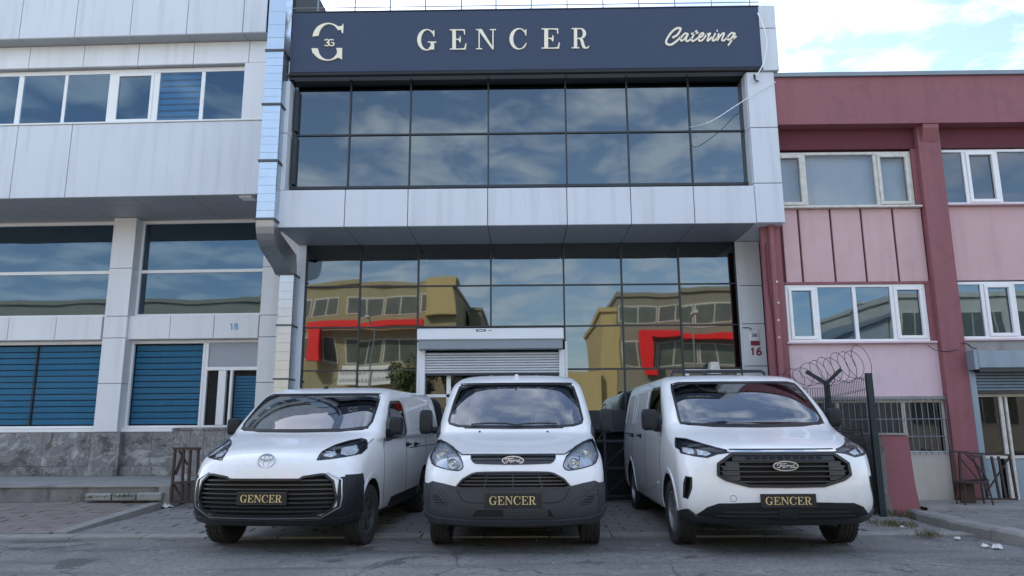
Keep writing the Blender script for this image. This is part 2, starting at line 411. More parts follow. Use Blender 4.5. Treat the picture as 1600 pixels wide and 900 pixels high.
def stroke(pts, w, n=5, ends=True):
    """a brush stroke: list of quads + round ends"""
    p = catmull(pts, n); res = []
    for i in range(len(p) - 1):
        a, b = Vector(p[i][:2]), Vector(p[i + 1][:2]); d = b - a
        if d.length < 1e-6: continue
        nrm = Vector((-d.y, d.x)).normalized() * w / 2; e = d.normalized() * w * .12
        res.append([tuple(a - nrm - e), tuple(b - nrm + e), tuple(b + nrm + e), tuple(a + nrm - e)])
    return res
# ================================================================== GROUND
YW = 13.2      # lower glass front of the middle building
YF = 11.93     # its overhanging front (fascia, name board)
YG = 12.20     # upper glass
def ramp(y): return max(0.0, min(1.0, (y - 9.3) / 3.9)) * .10
g = MB(); g.add([(-400, -400, -.004), (400, -400, -.004), (400, 700, -.004), (-400, 700, -.004)], [(0, 1, 2, 3)])
g.build('ground', 'concrete', kind='structure')
# road: fine sheet with a little unevenness
def sheet(name, m, x0, x1, y0, y1, z, nx=2, ny=2, rough=0.0, **k):
    b = MB(); vs = []; fs = []
    for j in range(ny + 1):
        for i in range(nx + 1):
            vs.append((x0 + (x1 - x0) * i / nx, y0 + (y1 - y0) * j / ny, z + rnd.uniform(-1, 1) * rough))
    for j in range(ny):
        for i in range(nx):
            a = j * (nx + 1) + i; fs.append((a, a + 1, a + nx + 2, a + nx + 1))
    b.add(vs, fs); return b.build(name, m, **k)

def asphalt():
    m = bpy.data.materials.new('asphalt'); m.use_nodes = True; t = m.node_tree; L = t.links.new; b = t.nodes['Principled BSDF']
    tcn = t.nodes.new('ShaderNodeTexCoord'); co = tcn.outputs['Object']
    def noise(sc, det=8, dist=0, mp=None, rough=.6):
        n = t.nodes.new('ShaderNodeTexNoise'); n.inputs['Scale'].default_value = sc; n.inputs['Detail'].default_value = det
        n.inputs['Distortion'].default_value = dist; n.inputs['Roughness'].default_value = rough
        src = co
        if mp:
            q = t.nodes.new('ShaderNodeMapping'); q.inputs['Scale'].default_value = mp[0]; q.inputs['Rotation'].default_value = mp[1]; L(co, q.inputs[0]); src = q.outputs[0]
        L(src, n.inputs['Vector']); return n.outputs['Fac']
    def rng(o, a, c):
        r = t.nodes.new('ShaderNodeMapRange'); r.inputs[1].default_value = a; r.inputs[2].default_value = c; L(o, r.inputs[0]); return r.outputs[0]
    def mx(f, a, c, blend='MIX'):
        q = t.nodes.new('ShaderNodeMixRGB'); q.blend_type = blend
        if isinstance(f, float): q.inputs[0].default_value = f
        else: L(f, q.inputs[0])
        for i, s in ((1, a), (2, c)):
            if isinstance(s, tuple): q.inputs[i].default_value = (*s, 1)
            else: L(s, q.inputs[i])
        return q.outputs[0]
    base = mx(rng(noise(.55, 6, .6), .35, .65), (.15, .149, .147), (.24, .236, .228))
    base = mx(rng(noise(1.0, 9, .4, ((.35, 2.2, 1), (0, 0, R(16)))), .5, .68), base, (.095, .094, .094))     # long worn streaks
    base = mx(rng(noise(2.6, 10, 1.2), .56, .62), base, (.26, .255, .245))                                  # patches of cement
    base = mx(rng(noise(.9, 10, 1.6, ((1, 1, 1), (0, 0, 1.2))), .60, .635), base, (.068, .067, .067))         # oil and damp
    base = mx(rng(noise(60, 6), .52, .66), base, (.27, .266, .255))
    base = mx(rng(noise(22, 9), .54, .62), base, (.10, .10, .10))
    base = mx(rng(noise(90, 3), .58, .75), base, (.035, .035, .036))
    # cracks
    vo = t.nodes.new('ShaderNodeTexVoronoi'); vo.feature = 'DISTANCE_TO_EDGE'; vo.inputs['Scale'].default_value = .55
    q = t.nodes.new('ShaderNodeMixRGB'); q.blend_type = 'ADD'; q.inputs[0].default_value = .35
    n3 = t.nodes.new('ShaderNodeTexNoise'); n3.inputs['Scale'].default_value = 2.2; n3.inputs['Detail'].default_value = 8
    L(co, n3.inputs['Vector']); L(co, q.inputs[1]); L(n3.outputs['Color'], q.inputs[2]); L(q.outputs[0], vo.inputs['Vector'])
    crk = rng(vo.outputs['Distance'], .008, .002)
    base = mx(crk, base, (.085, .084, .083))
    L(base, b.inputs['Base Color']); b.inputs['Roughness'].default_value = .82
    rr = t.nodes.new('ShaderNodeMapRange'); rr.inputs[3].default_value = .92; rr.inputs[4].default_value = .62
    L(noise(1.3, 8, .5), rr.inputs[0]); L(rr.outputs[0], b.inputs['Roughness'])
    bp = t.nodes.new('ShaderNodeBump'); bp.inputs['Distance'].default_value = .012; bp.inputs['Strength'].default_value = .7
    ad = t.nodes.new('ShaderNodeMath'); ad.operation = 'ADD'; L(noise(70, 6), ad.inputs[0]); L(noise(6, 8), ad.inputs[1]); L(ad.outputs[0], bp.inputs['Height'])
    L(bp.outputs[0], b.inputs['Normal']); M['asphalt'] = m
asphalt()
sheet('road', 'asphalt', -60, 60, -9, 9.28, 0.0, kind='structure')
# driveway in front of the middle building, rising gently to its door; laid with pavers
dw = MB(); dw.add([(-5.75, 9.28, -.002), (5.35, 9.28, -.002), (5.35, YW + .1, .092), (-5.75, YW + .1, .092)], [(0, 1, 2, 3)])
drive = dw.build('driveway', 'grout', kind='structure')
def pavers(parent, name, m, x0, x1, y0, y1, zf, w, d, limit, inside=lambda x, y: True, key=lambda x, y: y, t=.03, skew=0.0):
    """individual stones, rows of alternate bond; the nearest `limit` are objects, the rest one joined part"""
    cells = []; r = 0; y = y0
    while y < y1 - .02:
        x = x0 - (w / 2 if r % 2 else 0)
        while x < x1:
            a, b_ = max(x, x0), min(x + w, x1)
            if b_ - a > .04 and inside((a + b_) / 2, y + d / 2): cells.append((a, b_, y, min(y + d, y1)))
            x += w
        y += d; r += 1
    cells.sort(key=lambda c: key((c[0] + c[1]) / 2, c[2]))
    rest = MB(); gp = .013
    for i, (a, b_, c, e) in enumerate(cells):
        h = rnd.uniform(-.006, .007); tx, ty = rnd.uniform(-.004, .004), rnd.uniform(-.004, .004); ch = .006
        P = lambda x, yy, dz, s, q: (x, yy, zf(x, yy) + dz + h + tx * s + ty * q)
        v = [P(a + gp / 2, c + gp / 2, -t, -1, -1), P(b_ - gp / 2, c + gp / 2, -t, 1, -1), P(b_ - gp / 2, e - gp / 2, -t, 1, 1), P(a + gp / 2, e - gp / 2, -t, -1, 1),
             P(a + gp / 2, c + gp / 2, -ch, -1, -1), P(b_ - gp / 2, c + gp / 2, -ch, 1, -1), P(b_ - gp / 2, e - gp / 2, -ch, 1, 1), P(a + gp / 2, e - gp / 2, -ch, -1, 1),
             P(a + gp / 2 + ch, c + gp / 2 + ch, 0, -1, -1), P(b_ - gp / 2 - ch, c + gp / 2 + ch, 0, 1, -1), P(b_ - gp / 2 - ch, e - gp / 2 - ch, 0, 1, 1), P(a + gp / 2 + ch, e - gp / 2 - ch, 0, -1, 1)]
        f = [(8, 9, 10, 11), (4, 5, 9, 8), (5, 6, 10, 9), (6, 7, 11, 10), (7, 4, 8, 11), (0, 1, 5, 4), (1, 2, 6, 5), (2, 3, 7, 6), (3, 0, 4, 7)]
        if i < limit:
            k = MB(); k.add(v, f); k.build(name, m, parent)
        else: rest.add(v, f)
    if rest.v: rest.build(name + 's', m, parent, kind='stuff')
zd = lambda x, y: .012 + ramp(y)
pavers(drive, 'paver', 'paver', -5.72, 5.33, 9.62, YW - .02, zd, .40, .20, 290,
       key=lambda x, y: y + (0 if x < -3.3 else 3))
# flat edging stones along the road
eg = empty('edging_strip', (0, 9.3, 0)); eg['kind'] = 'structure'
x = -16.0
while x < 5.3:
    L_ = rnd.uniform(.75, .95)
    MB((0, 9.3, 0)).slab([(x, 9.30, .02), (x + L_ - .015, 9.30, .022), (x + L_ - .015, 9.58, .026), (x, 9.58, .026)], .06).build('edging_stone', 'kerbstone', eg)
    x += L_
# raised pavement on the left, sloping from the platform down to the road
def zl(x, y):
    t = max(0, min(1, (y - 9.6) / 2.6)); return .035 + .14 * t
lp = MB(); lp.add([(-16, 9.6, .005), (-5.97, 9.6, .005), (-5.97, 12.25, .12), (-16, 12.25, .12)], [(0, 1, 2, 3)])
lp.add([(-5.97, 9.6, .005), (-5.97, 9.6, -.05), (-5.97, 12.25, 0), (-5.97, 12.25, .12)], [(0, 1, 2, 3)])
leftp = lp.build('pavement', 'grout', kind='structure')
pavers(leftp, 'paver', 'paver_red', -14, -5.98, 9.6, 12.22, zl, .40, .20, 280, key=lambda x, y: y * 1.2 - x * .35, t=.035)
kb = empty('kerb', (-5.85, 9.6, 0)); kb['kind'] = 'structure'
y = 9.62
while y < 12.3:
    l = rnd.uniform(.5, .62); e = min(y + l - .012, 12.32)
    MB((-5.85, 9.6, 0)).add([(-5.965, y, -.03), (-5.78, y, -.03), (-5.78, e, -.03), (-5.965, e, -.03),
        (-5.965, y, zl(0, y) + .012), (-5.80, y, zl(0, y) + .006), (-5.80, e, zl(0, e) + .006), (-5.965, e, zl(0, e) + .012)],
        [(0, 3, 2, 1), (4, 5, 6, 7), (0, 1, 5, 4), (1, 2, 6, 5), (2, 3, 7, 6), (3, 0, 4, 7)]).build('kerb_stone', 'kerbstone', kb)
    y += l
# right pavement
def zr(x, y): return .125 if y < 10.6 else .125 - .06 * min(1, (y - 10.6) / 1.6)
rp = MB(); rp.add([(5.62, -9, .10), (30, -9, .10), (30, 10.6, .10), (5.62, 10.6, .10), (5.62, 11.3, .05), (30, 11.3, .05)], [(0, 1, 2, 3), (3, 2, 5, 4)])
rp.build('pavement', 'grout', kind='structure')
rightp = bpy.data.objects['pavement.001']
pavers(rightp, 'paver', 'paver', 5.64, 12.6, 7.2, 11.25, zr, .40, .20, 295, key=lambda x, y: -y * .2 + x, t=.035)
kb = empty('kerb', (5.5, 7, 0)); kb['kind'] = 'structure'
y = 6.0
while y < 10.7:
    l = rnd.uniform(.72, .9); e = y + l - .014; dz = rnd.uniform(-.008, .012); xx = 5.42 + max(0, y - 10) ** 2 * .25
    MB((5.5, 7, 0)).add([(xx, y, -.02), (5.63, y, -.02), (5.63, e, -.02), (xx, e, -.02),
        (xx + .03, y, .13 + dz), (5.63, y, .138 + dz), (5.63, e, .138 + dz), (xx + .03, e, .13 + dz), (xx, y, .10 + dz), (xx, e, .10 + dz)],
        [(0, 3, 2, 1), (4, 5, 6, 7), (0, 1, 5, 4, 8), (1, 2, 6, 5), (2, 3, 9, 7, 6), (3, 0, 8, 9), (8, 4, 7, 9)]).build('kerb_stone', 'kerbstone', kb)
    y += l
# concrete apron at the foot of the right building
MB().add([(5.9, 11.25, .135), (30, 11.25, .135), (30, 12.3, .15), (5.9, 12.3, .15), (5.9, 11.25, -.02), (30, 11.25, -.02)], [(0, 1, 2, 3), (4, 5, 1, 0)]).build('apron', 'concrete', kind='structure')
# street side opposite (seen in the glass)
MB().box((-60, -13.5, -.02), (60, -9, .12)).build('pavement', 'concrete', kind='structure')

# ================================================================== MIDDLE BUILDING
OB = Vector((0, YW, 0))
cb = empty('glass_office_building', OB, label='two storey white panelled building with mirrored glass and a navy name board', cat='building')
def part(name, m, mb, parent=cb, **k): return mb.build(name, m, parent, **k)
X = lambda px, py=448, Y=YW: fx(px, py, Y)
# core behind everything (dark joints show between the boards)
XL, XR = -4.03, 4.42
top = fz(820, 10, YF)
soz = fz(820, 351.5, YF)        # underside of the overhang
def B(): return MB(OB)
part('wall', 'joint_black', B().box((XL + .05, YG + .15, soz + .12), (XR - .05, 24, top - .35)).box((XL + .05, YW + .1, 0), (XR - .25, 24, soz + .12)))
part('roof', 'soffit_grey', B().box((XL + .05, YG + .1, top - .34), (XR - .05, 24, top - .30)))
# fascia boards
fj = [434, 538.5, 637, 762, 886, 986, 1085, 1181]
ft = fz(820, 293.5, YF); xs = [fx(p, 325, YF) for p in fj]
for a, b_ in zip(xs, xs[1:]):
    part('fascia_panel', 'aluminium_panel', B().panel(a + .006, b_ - .006, soz, ft, YF, .04))
# soffit boards of the overhang
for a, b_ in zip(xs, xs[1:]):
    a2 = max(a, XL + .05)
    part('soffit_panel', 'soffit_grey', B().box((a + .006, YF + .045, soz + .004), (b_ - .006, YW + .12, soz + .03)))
# right corner pier of the overhang
xr0, xr1 = xs[-1], fx(1227, 345, YF)
z_ = [soz, fz(1200, 286, YF), fz(1200, 199, YF), fz(1195, 112, YF)]
for a, b_ in zip(z_, z_[1:]):
    part('pier_panel', 'aluminium_panel', B().panel(xr0 + .004, xr1, a + .006, b_ - .006, YF, .04))
    part('pier_side_panel', 'aluminium_panel', B().box((xr1 - .035, YF + .045, a + .006), (xr1, YF + 3, b_ - .006)))
    part('pier_reveal_panel', 'aluminium_panel', B().box((xr0 - .012, YF + .045, a + .006), (xr0 + .004, YG + .05, b_ - .006)))
part('soffit_panel', 'aluminium_panel', B().box((xr0 + .006, YF + .045, soz + .004), (xr1 - .04, YW + .12, soz + .03)))
# left slim pier
xl0, xl1 = fx(430.5, 350, YF), fx(444, 300, YF)
zz = [ft, fz(440, 208, YF), fz(450, 126, YF)]
for a, b_ in zip(zz, zz[1:]):
    part('pier_panel', 'aluminium_panel', B().panel(xl0 - .02, xl1 - .0, a + .006, b_ - .006, YF, .30))
part('pier_panel', 'aluminium_panel', B().panel(xl0 - .12, xs[0] - .006, soz, ft - .006, YF, .30))
part('wall_panel', 'aluminium_panel', B().box((xl0 - .02, YF + .31, soz + .03), (xl0 + .01, 20, top - .4)))
# top right cap
cx0, cx1 = fx(1186, 60, YF - .05), fx(1213, 60, YF - .05)
cz = [fz(1200, 110, YF - .05), fz(1200, 44, YF - .05), fz(1200, 8, YF - .05)]
for a, b_ in zip(cz, cz[1:]):
    part('cap_panel', 'aluminium_panel', B().panel(cx0, cx1 + .01, a + .006, b_ - .006, YF - .05, .34))
part('cap_panel', 'aluminium_panel', B().box((cx0, YF + .3, cz[0] + .006), (cx1 + .01, 20, cz[-1] - .006)))
def glass_pane(m, a, b_, c, d, Y):
    # each pane sits a hair out of true, so its reflection breaks at the joints
    k = [rnd.uniform(0, .0024) for _ in range(3)]; k.append(k[0] + k[2] - k[1])
    v = [(a, Y + k[0], c), (b_, Y + k[1], c), (b_, Y + k[2], d), (a, Y + k[3], d), (a, Y + .03, c), (b_, Y + .03, c), (b_, Y + .03, d), (a, Y + .03, d)]
    part('glass_pane', m, B().add(v, [(0, 1, 2, 3), (7, 6, 5, 4), (0, 4, 5, 1), (1, 5, 6, 2), (2, 6, 7, 3), (3, 7, 4, 0)]))
# upper glass
ug = [452, 546.5, 641, 763, 884.5, 981, 1078.5, 1173]
ux = [fx(p, 210, YG) for p in ug]; uz = [fz(820, 293, YG), fz(820, 208.5, YG), fz(820, 112, YG)]
for a, b_ in zip(ux, ux[1:]):
    for c, d in zip(uz, uz[1:]):
        glass_pane('mirror_glass_upper', a, b_, c, d, YG)
for i, a in enumerate(ux[1:-1]):
    part('mullion', 'mullion_dark', B().box((a - .014, YG - .03, uz[0]), (a + .014, YG - .002, uz[2])))
part('mullion', 'mullion_dark', B().box((ux[0] - .03, YG - .06, uz[0]), (ux[0] + .05, YG - .002, uz[2])))
part('mullion', 'mullion_dark', B().box((ux[-1] - .03, YG - .06, uz[0]), (ux[-1] + .05, YG - .002, uz[2])))
part('transom', 'mullion_dark', B().box((ux[0] + .05, YG - .026, uz[1] - .014), (ux[-1] - .03, YG - .0015, uz[1] + .014)))
part('transom', 'mullion_dark', B().box((ux[0] + .05, YG - .026, uz[0]), (ux[-1] - .03, YG - .0015, uz[0] + .05)))
# opened casement standing proud beside the left jamb (seen edge on)
for c, d in ((uz[0] + .08, uz[1] - .04), (uz[1] + .06, uz[2] - .35)):
    part('casement', 'mullion_dark', B().box((ux[0] + .10, YG - .09, c), (ux[0] + .16, YG - .004, d)))
# soffit and dark band under the board
sb = fz(820, 109, YF)
sj = [fx(p, 112, YF) for p in (446, 543, 640, 762, 886, 981, 1079, 1190)]
for a, b_ in zip(sj, sj[1:]):
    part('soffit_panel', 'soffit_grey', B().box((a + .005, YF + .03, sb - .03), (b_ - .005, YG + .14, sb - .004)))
# name board
sx0, sx1 = fx(454.5, 70, YF - .06), fx(1188.5, 60, YF - .06); st = fz(820, 15, YF - .06); sbz = fz(820, 109, YF - .06)
board = part('name_board', 'sign_navy', B().panel(sx0, sx1, sbz, st, YF - .06, .09, .01))
part('board_trim', 'joint_black', B().box((sx0 - .006, YF - .055, sbz - .05), (sx1 + .006, YF + .028, sbz - .001)), board)
part('board_trim', 'mullion_dark', B().box((sx0 - .006, YF - .066, st + .001), (sx1 + .006, YF + .028, st + .02)), board)
Ys = YF - .062
def sign(polys_px, name='letter'):
    """outlines given where they stand on the board (photo pixels) -> raised letters on the board"""
    pl = [[(lambda q: (q.x, q.z))(atY(p[0], p[1], Ys)) for p in poly] for poly in polys_px]
    mb = B(); flat_solid(mb, pl, lambda a, b, t: (a, Ys + .002 - t, b), .022)
    part(name, 'sign_letter', mb, board)
spans = [(652, 684), (703, 731), (744, 777), (796, 826), (846, 877), (893, 922)]
base = lambda x: 78.5 - (x - 668) * .0100
for ch, (a, b_) in zip('GENCER', spans):
    polys, wd = serif_letter(ch, 1.0)
    k = (b_ - a) / wd
    sign([[(a + p[0] * k, base(a) - p[1] * 31.5) for p in pl] for pl in polys])
# emblem: upper bow, lower bow, small linked pair
up = [arc(513, 59, 24.5, 22.5, 176, 48, 22) + arc(513.5, 59, 15.5, 20.5, 48, 176, 22)[::1]]
up = [[(513 + 24.2 * math.cos(R(a)), 59.5 - 23 * math.sin(R(a))) for a in range(176, 30, -6)] +
      [(514.5 + 16.5 * math.cos(R(a)), 59.5 - 21 * math.sin(R(a))) for a in range(34, 177, 6)],
      [(537, 37.5), (534, 41.5), (529, 42), (533, 47), (534.5, 52.5), (536.5, 52.5)]]
sign(up, 'emblem_bow')
lo = [[(512 + 24.8 * math.cos(R(a)), 73.5 + 22 * math.sin(R(a))) for a in range(172, 20, -6)] +
      [(513 + 15.5 * math.cos(R(a)), 75 + 18.8 * math.sin(R(a))) for a in range(26, 173, 6)],
      [(525.5, 75.8), (535, 75.6), (534.6, 93.5), (530, 91), (526.5, 91.5), (527, 80)], [(487, 76.3), (496.6, 76.2), (497.5, 80), (489, 84)]]
sign(lo, 'emblem_bow')
sm = stroke([(507.5, 63.5), (512, 62.5), (514.5, 66), (511, 67), (515, 69), (513, 72), (507.5, 71.5)], 1.5) + \
     stroke([(521.5, 63), (516, 62.8), (513, 67), (516, 71.8), (521, 71.5), (522, 68), (518, 67)], 1.5)
sign(sm, 'emblem_mark')
def T8(pts): return [(1020 + x / 8, 20 + y / 8) for x, y in pts]
script = [
 T8([(245, 315), (300, 285), (335, 235), (345, 205), (318, 197), (270, 215), (215, 270), (172, 340), (165, 380), (195, 405), (240, 398), (300, 355), (345, 310)]),
 T8([(430, 268), (400, 265), (362, 300), (345, 340), (362, 355), (400, 325), (438, 268), (415, 325), (418, 358), (445, 355), (480, 325)]),
 T8([(545, 228), (510, 280), (484, 335), (490, 358), (520, 350), (560, 320)]), T8([(480, 268), (530, 262), (565, 252)]),
 T8([(565, 325), (615, 295), (632, 270), (615, 258), (585, 285), (568, 325), (578, 355), (615, 348), (655, 300), (668, 265)]),
 T8([(668, 262), (672, 280), (715, 262), (700, 290), (680, 345), (690, 355), (735, 310)]),
 T8([(780, 262), (755, 310), (742, 345), (760, 355), (800, 320)]), T8([(798, 232), (806, 228)]),
 T8([(822, 265), (800, 350), (835, 300), (875, 262), (888, 272), (865, 325), (865, 350), (890, 350), (930, 310)]),
 T8([(1010, 262), (985, 258), (945, 290), (930, 325), (945, 345), (980, 320), (1025, 262), (985, 345), (940, 412)]), T8([(985, 345), (1040, 300)])]
for s_ in script: sign(stroke(s_, 3.1 if s_ is script[0] else 2.6), 'script_letter')

# lower glass front
lj = [478, 563, 653.5, 767, 881, 971.5, 1061.5, 1151]
lx = [fx(p, 448, YW) for p in lj]
lz = [fz(800, z, YW) for z in (383, 446, 510, 577.5)] + [.12]
dz0, dz1 = lx[2], lx[4]          # the shutter stands in the two middle bays
for i, (a, b_) in enumerate(zip(lx, lx[1:])):
    for j, (c, d) in enumerate(zip(lz[1:], lz)):
        if j >= 2 and i in (2, 3): continue
        glass_pane('mirror_glass', a, b_, c, d + (.05 if j == 0 else 0), YW)
for i, a in enumerate(lx):
    zb = lz[2] if i in (3,) else .05
    part('mullion', 'mullion_dark', B().box((a - .015, YW - .03, zb), (a + .015, YW - .002, lz[0] + .1)))
for j in (1, 2, 3):
    part('transom', 'mullion_dark', B().box((lx[0] + .021, YW - .026, lz[j] - .012), (lx[2] - .021 if j == 3 else lx[-1] - .021, YW - .0015, lz[j] + .012)))
part('transom', 'mullion_dark', B().box((lx[4] + .021, YW - .026, lz[3] - .016), (lx[-1] - .021, YW - .0015, lz[3] + .016)))
part('plinth', 'concrete', B().box((lx[0], YW - .05, 0), (lx[2], YW + .03, .12)))
part('plinth', 'concrete', B().box((lx[4] + .1, YW - .05, 0), (lx[-1], YW + .03, .12)))
# lower right pier and left pier
px0, px1 = fx(1152.5, 440, YW - .04), fx(1190, 440, YW - .04)
pz = [soz + .0, fz(1170, 446, YW - .04), fz(1170, 506, YW - .04), fz(1170, 572, YW - .04), fz(1170, 640, YW - .04), fz(1170, 710, YW - .04), .0]
for a, b_ in zip(pz[1:], pz):
    part('pier_panel', 'white_panel', B().panel(px0 + .035, px1, a + .006, b_ - .006, YW - .04, .3))
part('pier_trim', 'shutter_box', B().box((px0 - .01, YW - .035, 0), (px0 + .03, YW + .1, soz)))
a0, a1 = fx(464, 500, YW - .02), fx(474, 500, YW - .02)
part('pier_panel', 'aluminium_panel', B().box((a0 - .02, YW - .03, 0), (a1, YW + .2, soz)))
# roller shutter over the middle door
rs = empty('roller_shutter', (0, YW, 0), label='half raised steel roller shutter over the middle door of the glass building', cat='roller shutter')
hx0, hx1 = fx(651.5, 527, YW - .38), fx(881, 527, YW - .38)
hz0, hz1 = fz(765, 530, YW - .38), fz(765, 513.5, YW - .38)
sh = part('shutter_box', 'shutter_box', B().panel(hx0, hx1, hz0, hz1, YW - .38, .34, .012), rs)
part('shutter_lid', 'shutter_box', B().box((hx0 + .01, YW - .36, hz1 + .002), (hx1 - .01, YW - .04, hz1 + .012)), sh)
part('shutter_underside', 'soffit_grey', B().box((hx0 + .02, YW - .34, hz0 - .16), (hx1 - .02, YW - .06, hz0 - .002)), sh)
lab = part('maker_label', 'mullion_dark', B().box((fx(744, 516, YW - .39), YW - .384, fz(744, 518, YW - .39)), (fx(759, 516, YW - .39), YW - .3805, fz(744, 514.5, YW - .39))), sh)
part('maker_mark', 'shutter_box', B().box((fx(746.5, 516, YW - .39), YW - .3865, fz(744, 517.0, YW - .39)), (fx(756.5, 516, YW - .39), YW - .3845, fz(744, 515.6, YW - .39))), sh)
part('maker_mark', 'soffit_grey', B().box((fx(762, 516, YW - .39), YW - .3822, fz(744, 517.2, YW - .39)), (fx(769, 516, YW - .39), YW - .3805, fz(744, 515.8, YW - .39))), sh)
gx0, gx1 = fx(655, 560, YW - .1), fx(883, 560, YW - .1)
for a in (gx0, gx1 - .11):
    part('guide_rail', 'shutter_steel', B().panel(a, a + .11, 0.05, hz0 - .16, YW - .13, .1, .01), rs)
    part('door_jamb', 'plastic_white', B().box((a + (-.045 if a == gx0 else .115), YW - .06, .05), (a + (-.005 if a == gx0 else .155), YW + .04, hz0 - .01)), rs)
q0 = fz(765, 583.5, YW - .08); nsl = 8; q1 = hz0 - .20
for i in range(nsl):
    a = q0 + (q1 - q0) * i / nsl; b_ = q0 + (q1 - q0) * (i + 1) / nsl; h = b_ - a; y = YW - .07
    prof = [(y, a + .004), (y - .018, a + h * .30), (y - .022, a + h * .6), (y - .012, b_ - .006), (y + .004, b_ - .004), (y + .008, a + .004)]
    part('shutter_slat', 'shutter_steel', B().prism(prof, gx0 + .10, gx1 - .10, 'x'), rs)
part('bottom_rail', 'dark_steel', B().box((gx0 + .1, YW - .09, q0 - .035), (gx1 - .1, YW - .06, q0)), rs)
# the glazed door behind the shutter
dr = part('door', 'plastic_white', B().box((fx(697.5, 600, YW), YW + .02, .1), (fx(704, 600, YW), YW + .07, q0 - .03))
   .box((gx0 + .11, YW + .02, fz(700, 620.5, YW)), (gx1 - .11, YW + .068, fz(700, 616, YW)))
   .box((fx(765, 600, YW), YW + .02, .1), (fx(771, 600, YW), YW + .066, q0 - .03)).box((fx(836, 600, YW), YW + .02, .1), (fx(842, 600, YW), YW + .066, q0 - .03))
   .box((gx0 + .11, YW + .018, .05), (gx1 - .11, YW + .07, .2)))
part('door_glass', 'window_glass', B().box((gx0 + .11, YW + .035, .2), (gx1 - .11, YW + .045, hz0)), dr)
part('interior', 'interior_dark', B().box((gx0 + .05, YW + .08, .05), (gx1 - .05, YW + .09, hz0 + .1)))
lampb = MB((fx(689, 592, YW + .06), YW + .06, fz(689, 592, YW)))
# second door to the right behind the right van
d0, d1 = fx(1071, 590, YW - .04), fx(1158, 590, YW - .04); dt = fz(1110, 577, YW - .04)
part('door', 'plastic_white', B().panel(d0, d1, dt - .07, dt, YW - .05, .05).panel(d0, d0 + .07, .05, dt - .075, YW - .05, .05)
     .panel(d1 - .07, d1, .05, dt - .075, YW - .05, .05).panel(fx(1112, 590, YW), fx(1112, 590, YW) + .06, .05, dt - .075, YW - .045, .04))
part('door_glass', 'window_glass', B().box((d0 + .07, YW - .02, .1), (d1 - .07, YW - .015, dt - .07)))
# wall flood light
wl = empty('flood_light', atY(1118, 575, YW - .25), label='grey box flood light mounted above the right hand door', cat='wall lamp')
o_ = wl.location
m_ = MB(o_); p0, p1 = atY(1110, 584, YW - .3), atY(1126, 565, YW - .3)
m_.add([(p0.x, YW - .3, p0.z), (p1.x, YW - .3, p0.z), (p1.x, YW - .06, p0.z), (p0.x, YW - .06, p0.z),
        (p0.x + .03, YW - .26, p1.z), (p1.x - .03, YW - .26, p1.z), (p1.x - .03, YW - .06, p1.z), (p0.x + .03, YW - .06, p1.z)],
       [(0, 3, 2, 1), (4, 5, 6, 7), (0, 1, 5, 4), (1, 2, 6, 5), (2, 3, 7, 6), (3, 0, 4, 7)])
m_.build('housing', 'plastic_dirty', wl); MB(o_).box((p0.x + .02, YW - .29, p0.z - .08), (p1.x - .02, YW - .05, p0.z - .003)).build('bracket', 'mullion_dark', wl)

# door number 16 and the meter plate on the right pier
def digits(txt, px, py, w, h, Y, mname, name, parent, gap=.35, sw=.2):
    out = []; x = px
    D = {'1': [[(.15, .25), (.5, .02), (.5, 1)]], '6': [[(.8, .08), (.35, .12), (.05, .55), (.12, .9), (.5, 1), (.9, .85), (.9, .6), (.5, .45), (.12, .62)]],
         '8': [[(.5, .45), (.12, .25), (.5, .02), (.88, .25), (.5, .45), (.08, .72), (.5, .98), (.92, .72), (.5, .45)]],
         'T': [[(.0, .06), (.5, .06), (1.0, .06)], [(.5, .06), (.5, 1)]], 'E': [[(.9, .02), (.1, .02), (.1, 1), (.9, 1)], [(.1, .5), (.7, .5)]],
         'A': [[(.0, 1), (.5, 0), (1, 1)], [(.2, .65), (.8, .65)]], 'S': [[(.9, .1), (.3, .0), (.1, .25), (.5, .5), (.9, .75), (.6, 1), (.1, .9)]]}
    for c in txt:
        for s_ in D[c]:
            pts = [(x + q[0] * w, py + q[1] * h) for q in s_]
            if c in '68S': quads = stroke(pts, w * sw * 1.4, 5)
            else: quads = [q for a, b in zip(pts, pts[1:]) for q in stroke([a, b], w * sw * 1.4, 1)]
            out += quads
        x += w * (1 + gap)
    pl = [[(lambda q: (q.x, q.z))(atY(p[0], p[1], Y)) for p in poly] for poly in out]
    mb = MB(parent.matrix_world.translation if False else parent.location); flat_solid(mb, pl, lambda a, b, t: (a, Y - t, b), .006)
    return mb.build(name, mname, parent)
mat('red_number', (.22, .03, .035), .6); mat('blue_number', (.12, .30, .52), .5); mat('ink_grey', (.12, .13, .15), .7)
digits('16', 1173, 543.5, 6.8, 11, YW - .041, 'red_number', 'house_number', cb, .4, .26)
mp = empty('meter_plate', atY(1180, 528, YW - .06), label='small white meter plate with dark red strip above the number on the right pier', cat='sign')
def mpbox(n, m, x0, y0, x1, y1, d):
    a, b_ = atY(x0, y1, YW - d), atY(x1, y0, YW - d)
    MB(mp.location).panel(a.x, b_.x, a.z, b_.z, YW - d, .015, .003).build(n, m, mp)
mpbox('plate', 'plastic_white', 1172.5, 516, 1184.5, 532.5, .058); mpbox('red_strip', 'red_number', 1173.5, 533, 1187, 539.5, .056)
digits('EAE', 1175.5, 521.5, 2.2, 4.6, YW - .0585, 'ink_grey', 'lettering', mp, .25, .3)
MB(mp.location).tube([atY(1160, 512, YW - .05), atY(1170, 512, YW - .07), atY(1174, 513.5, YW - .1), atY(1172, 516, YW - .08)], .008, 6).build('cable_hook', 'dark_steel', mp)

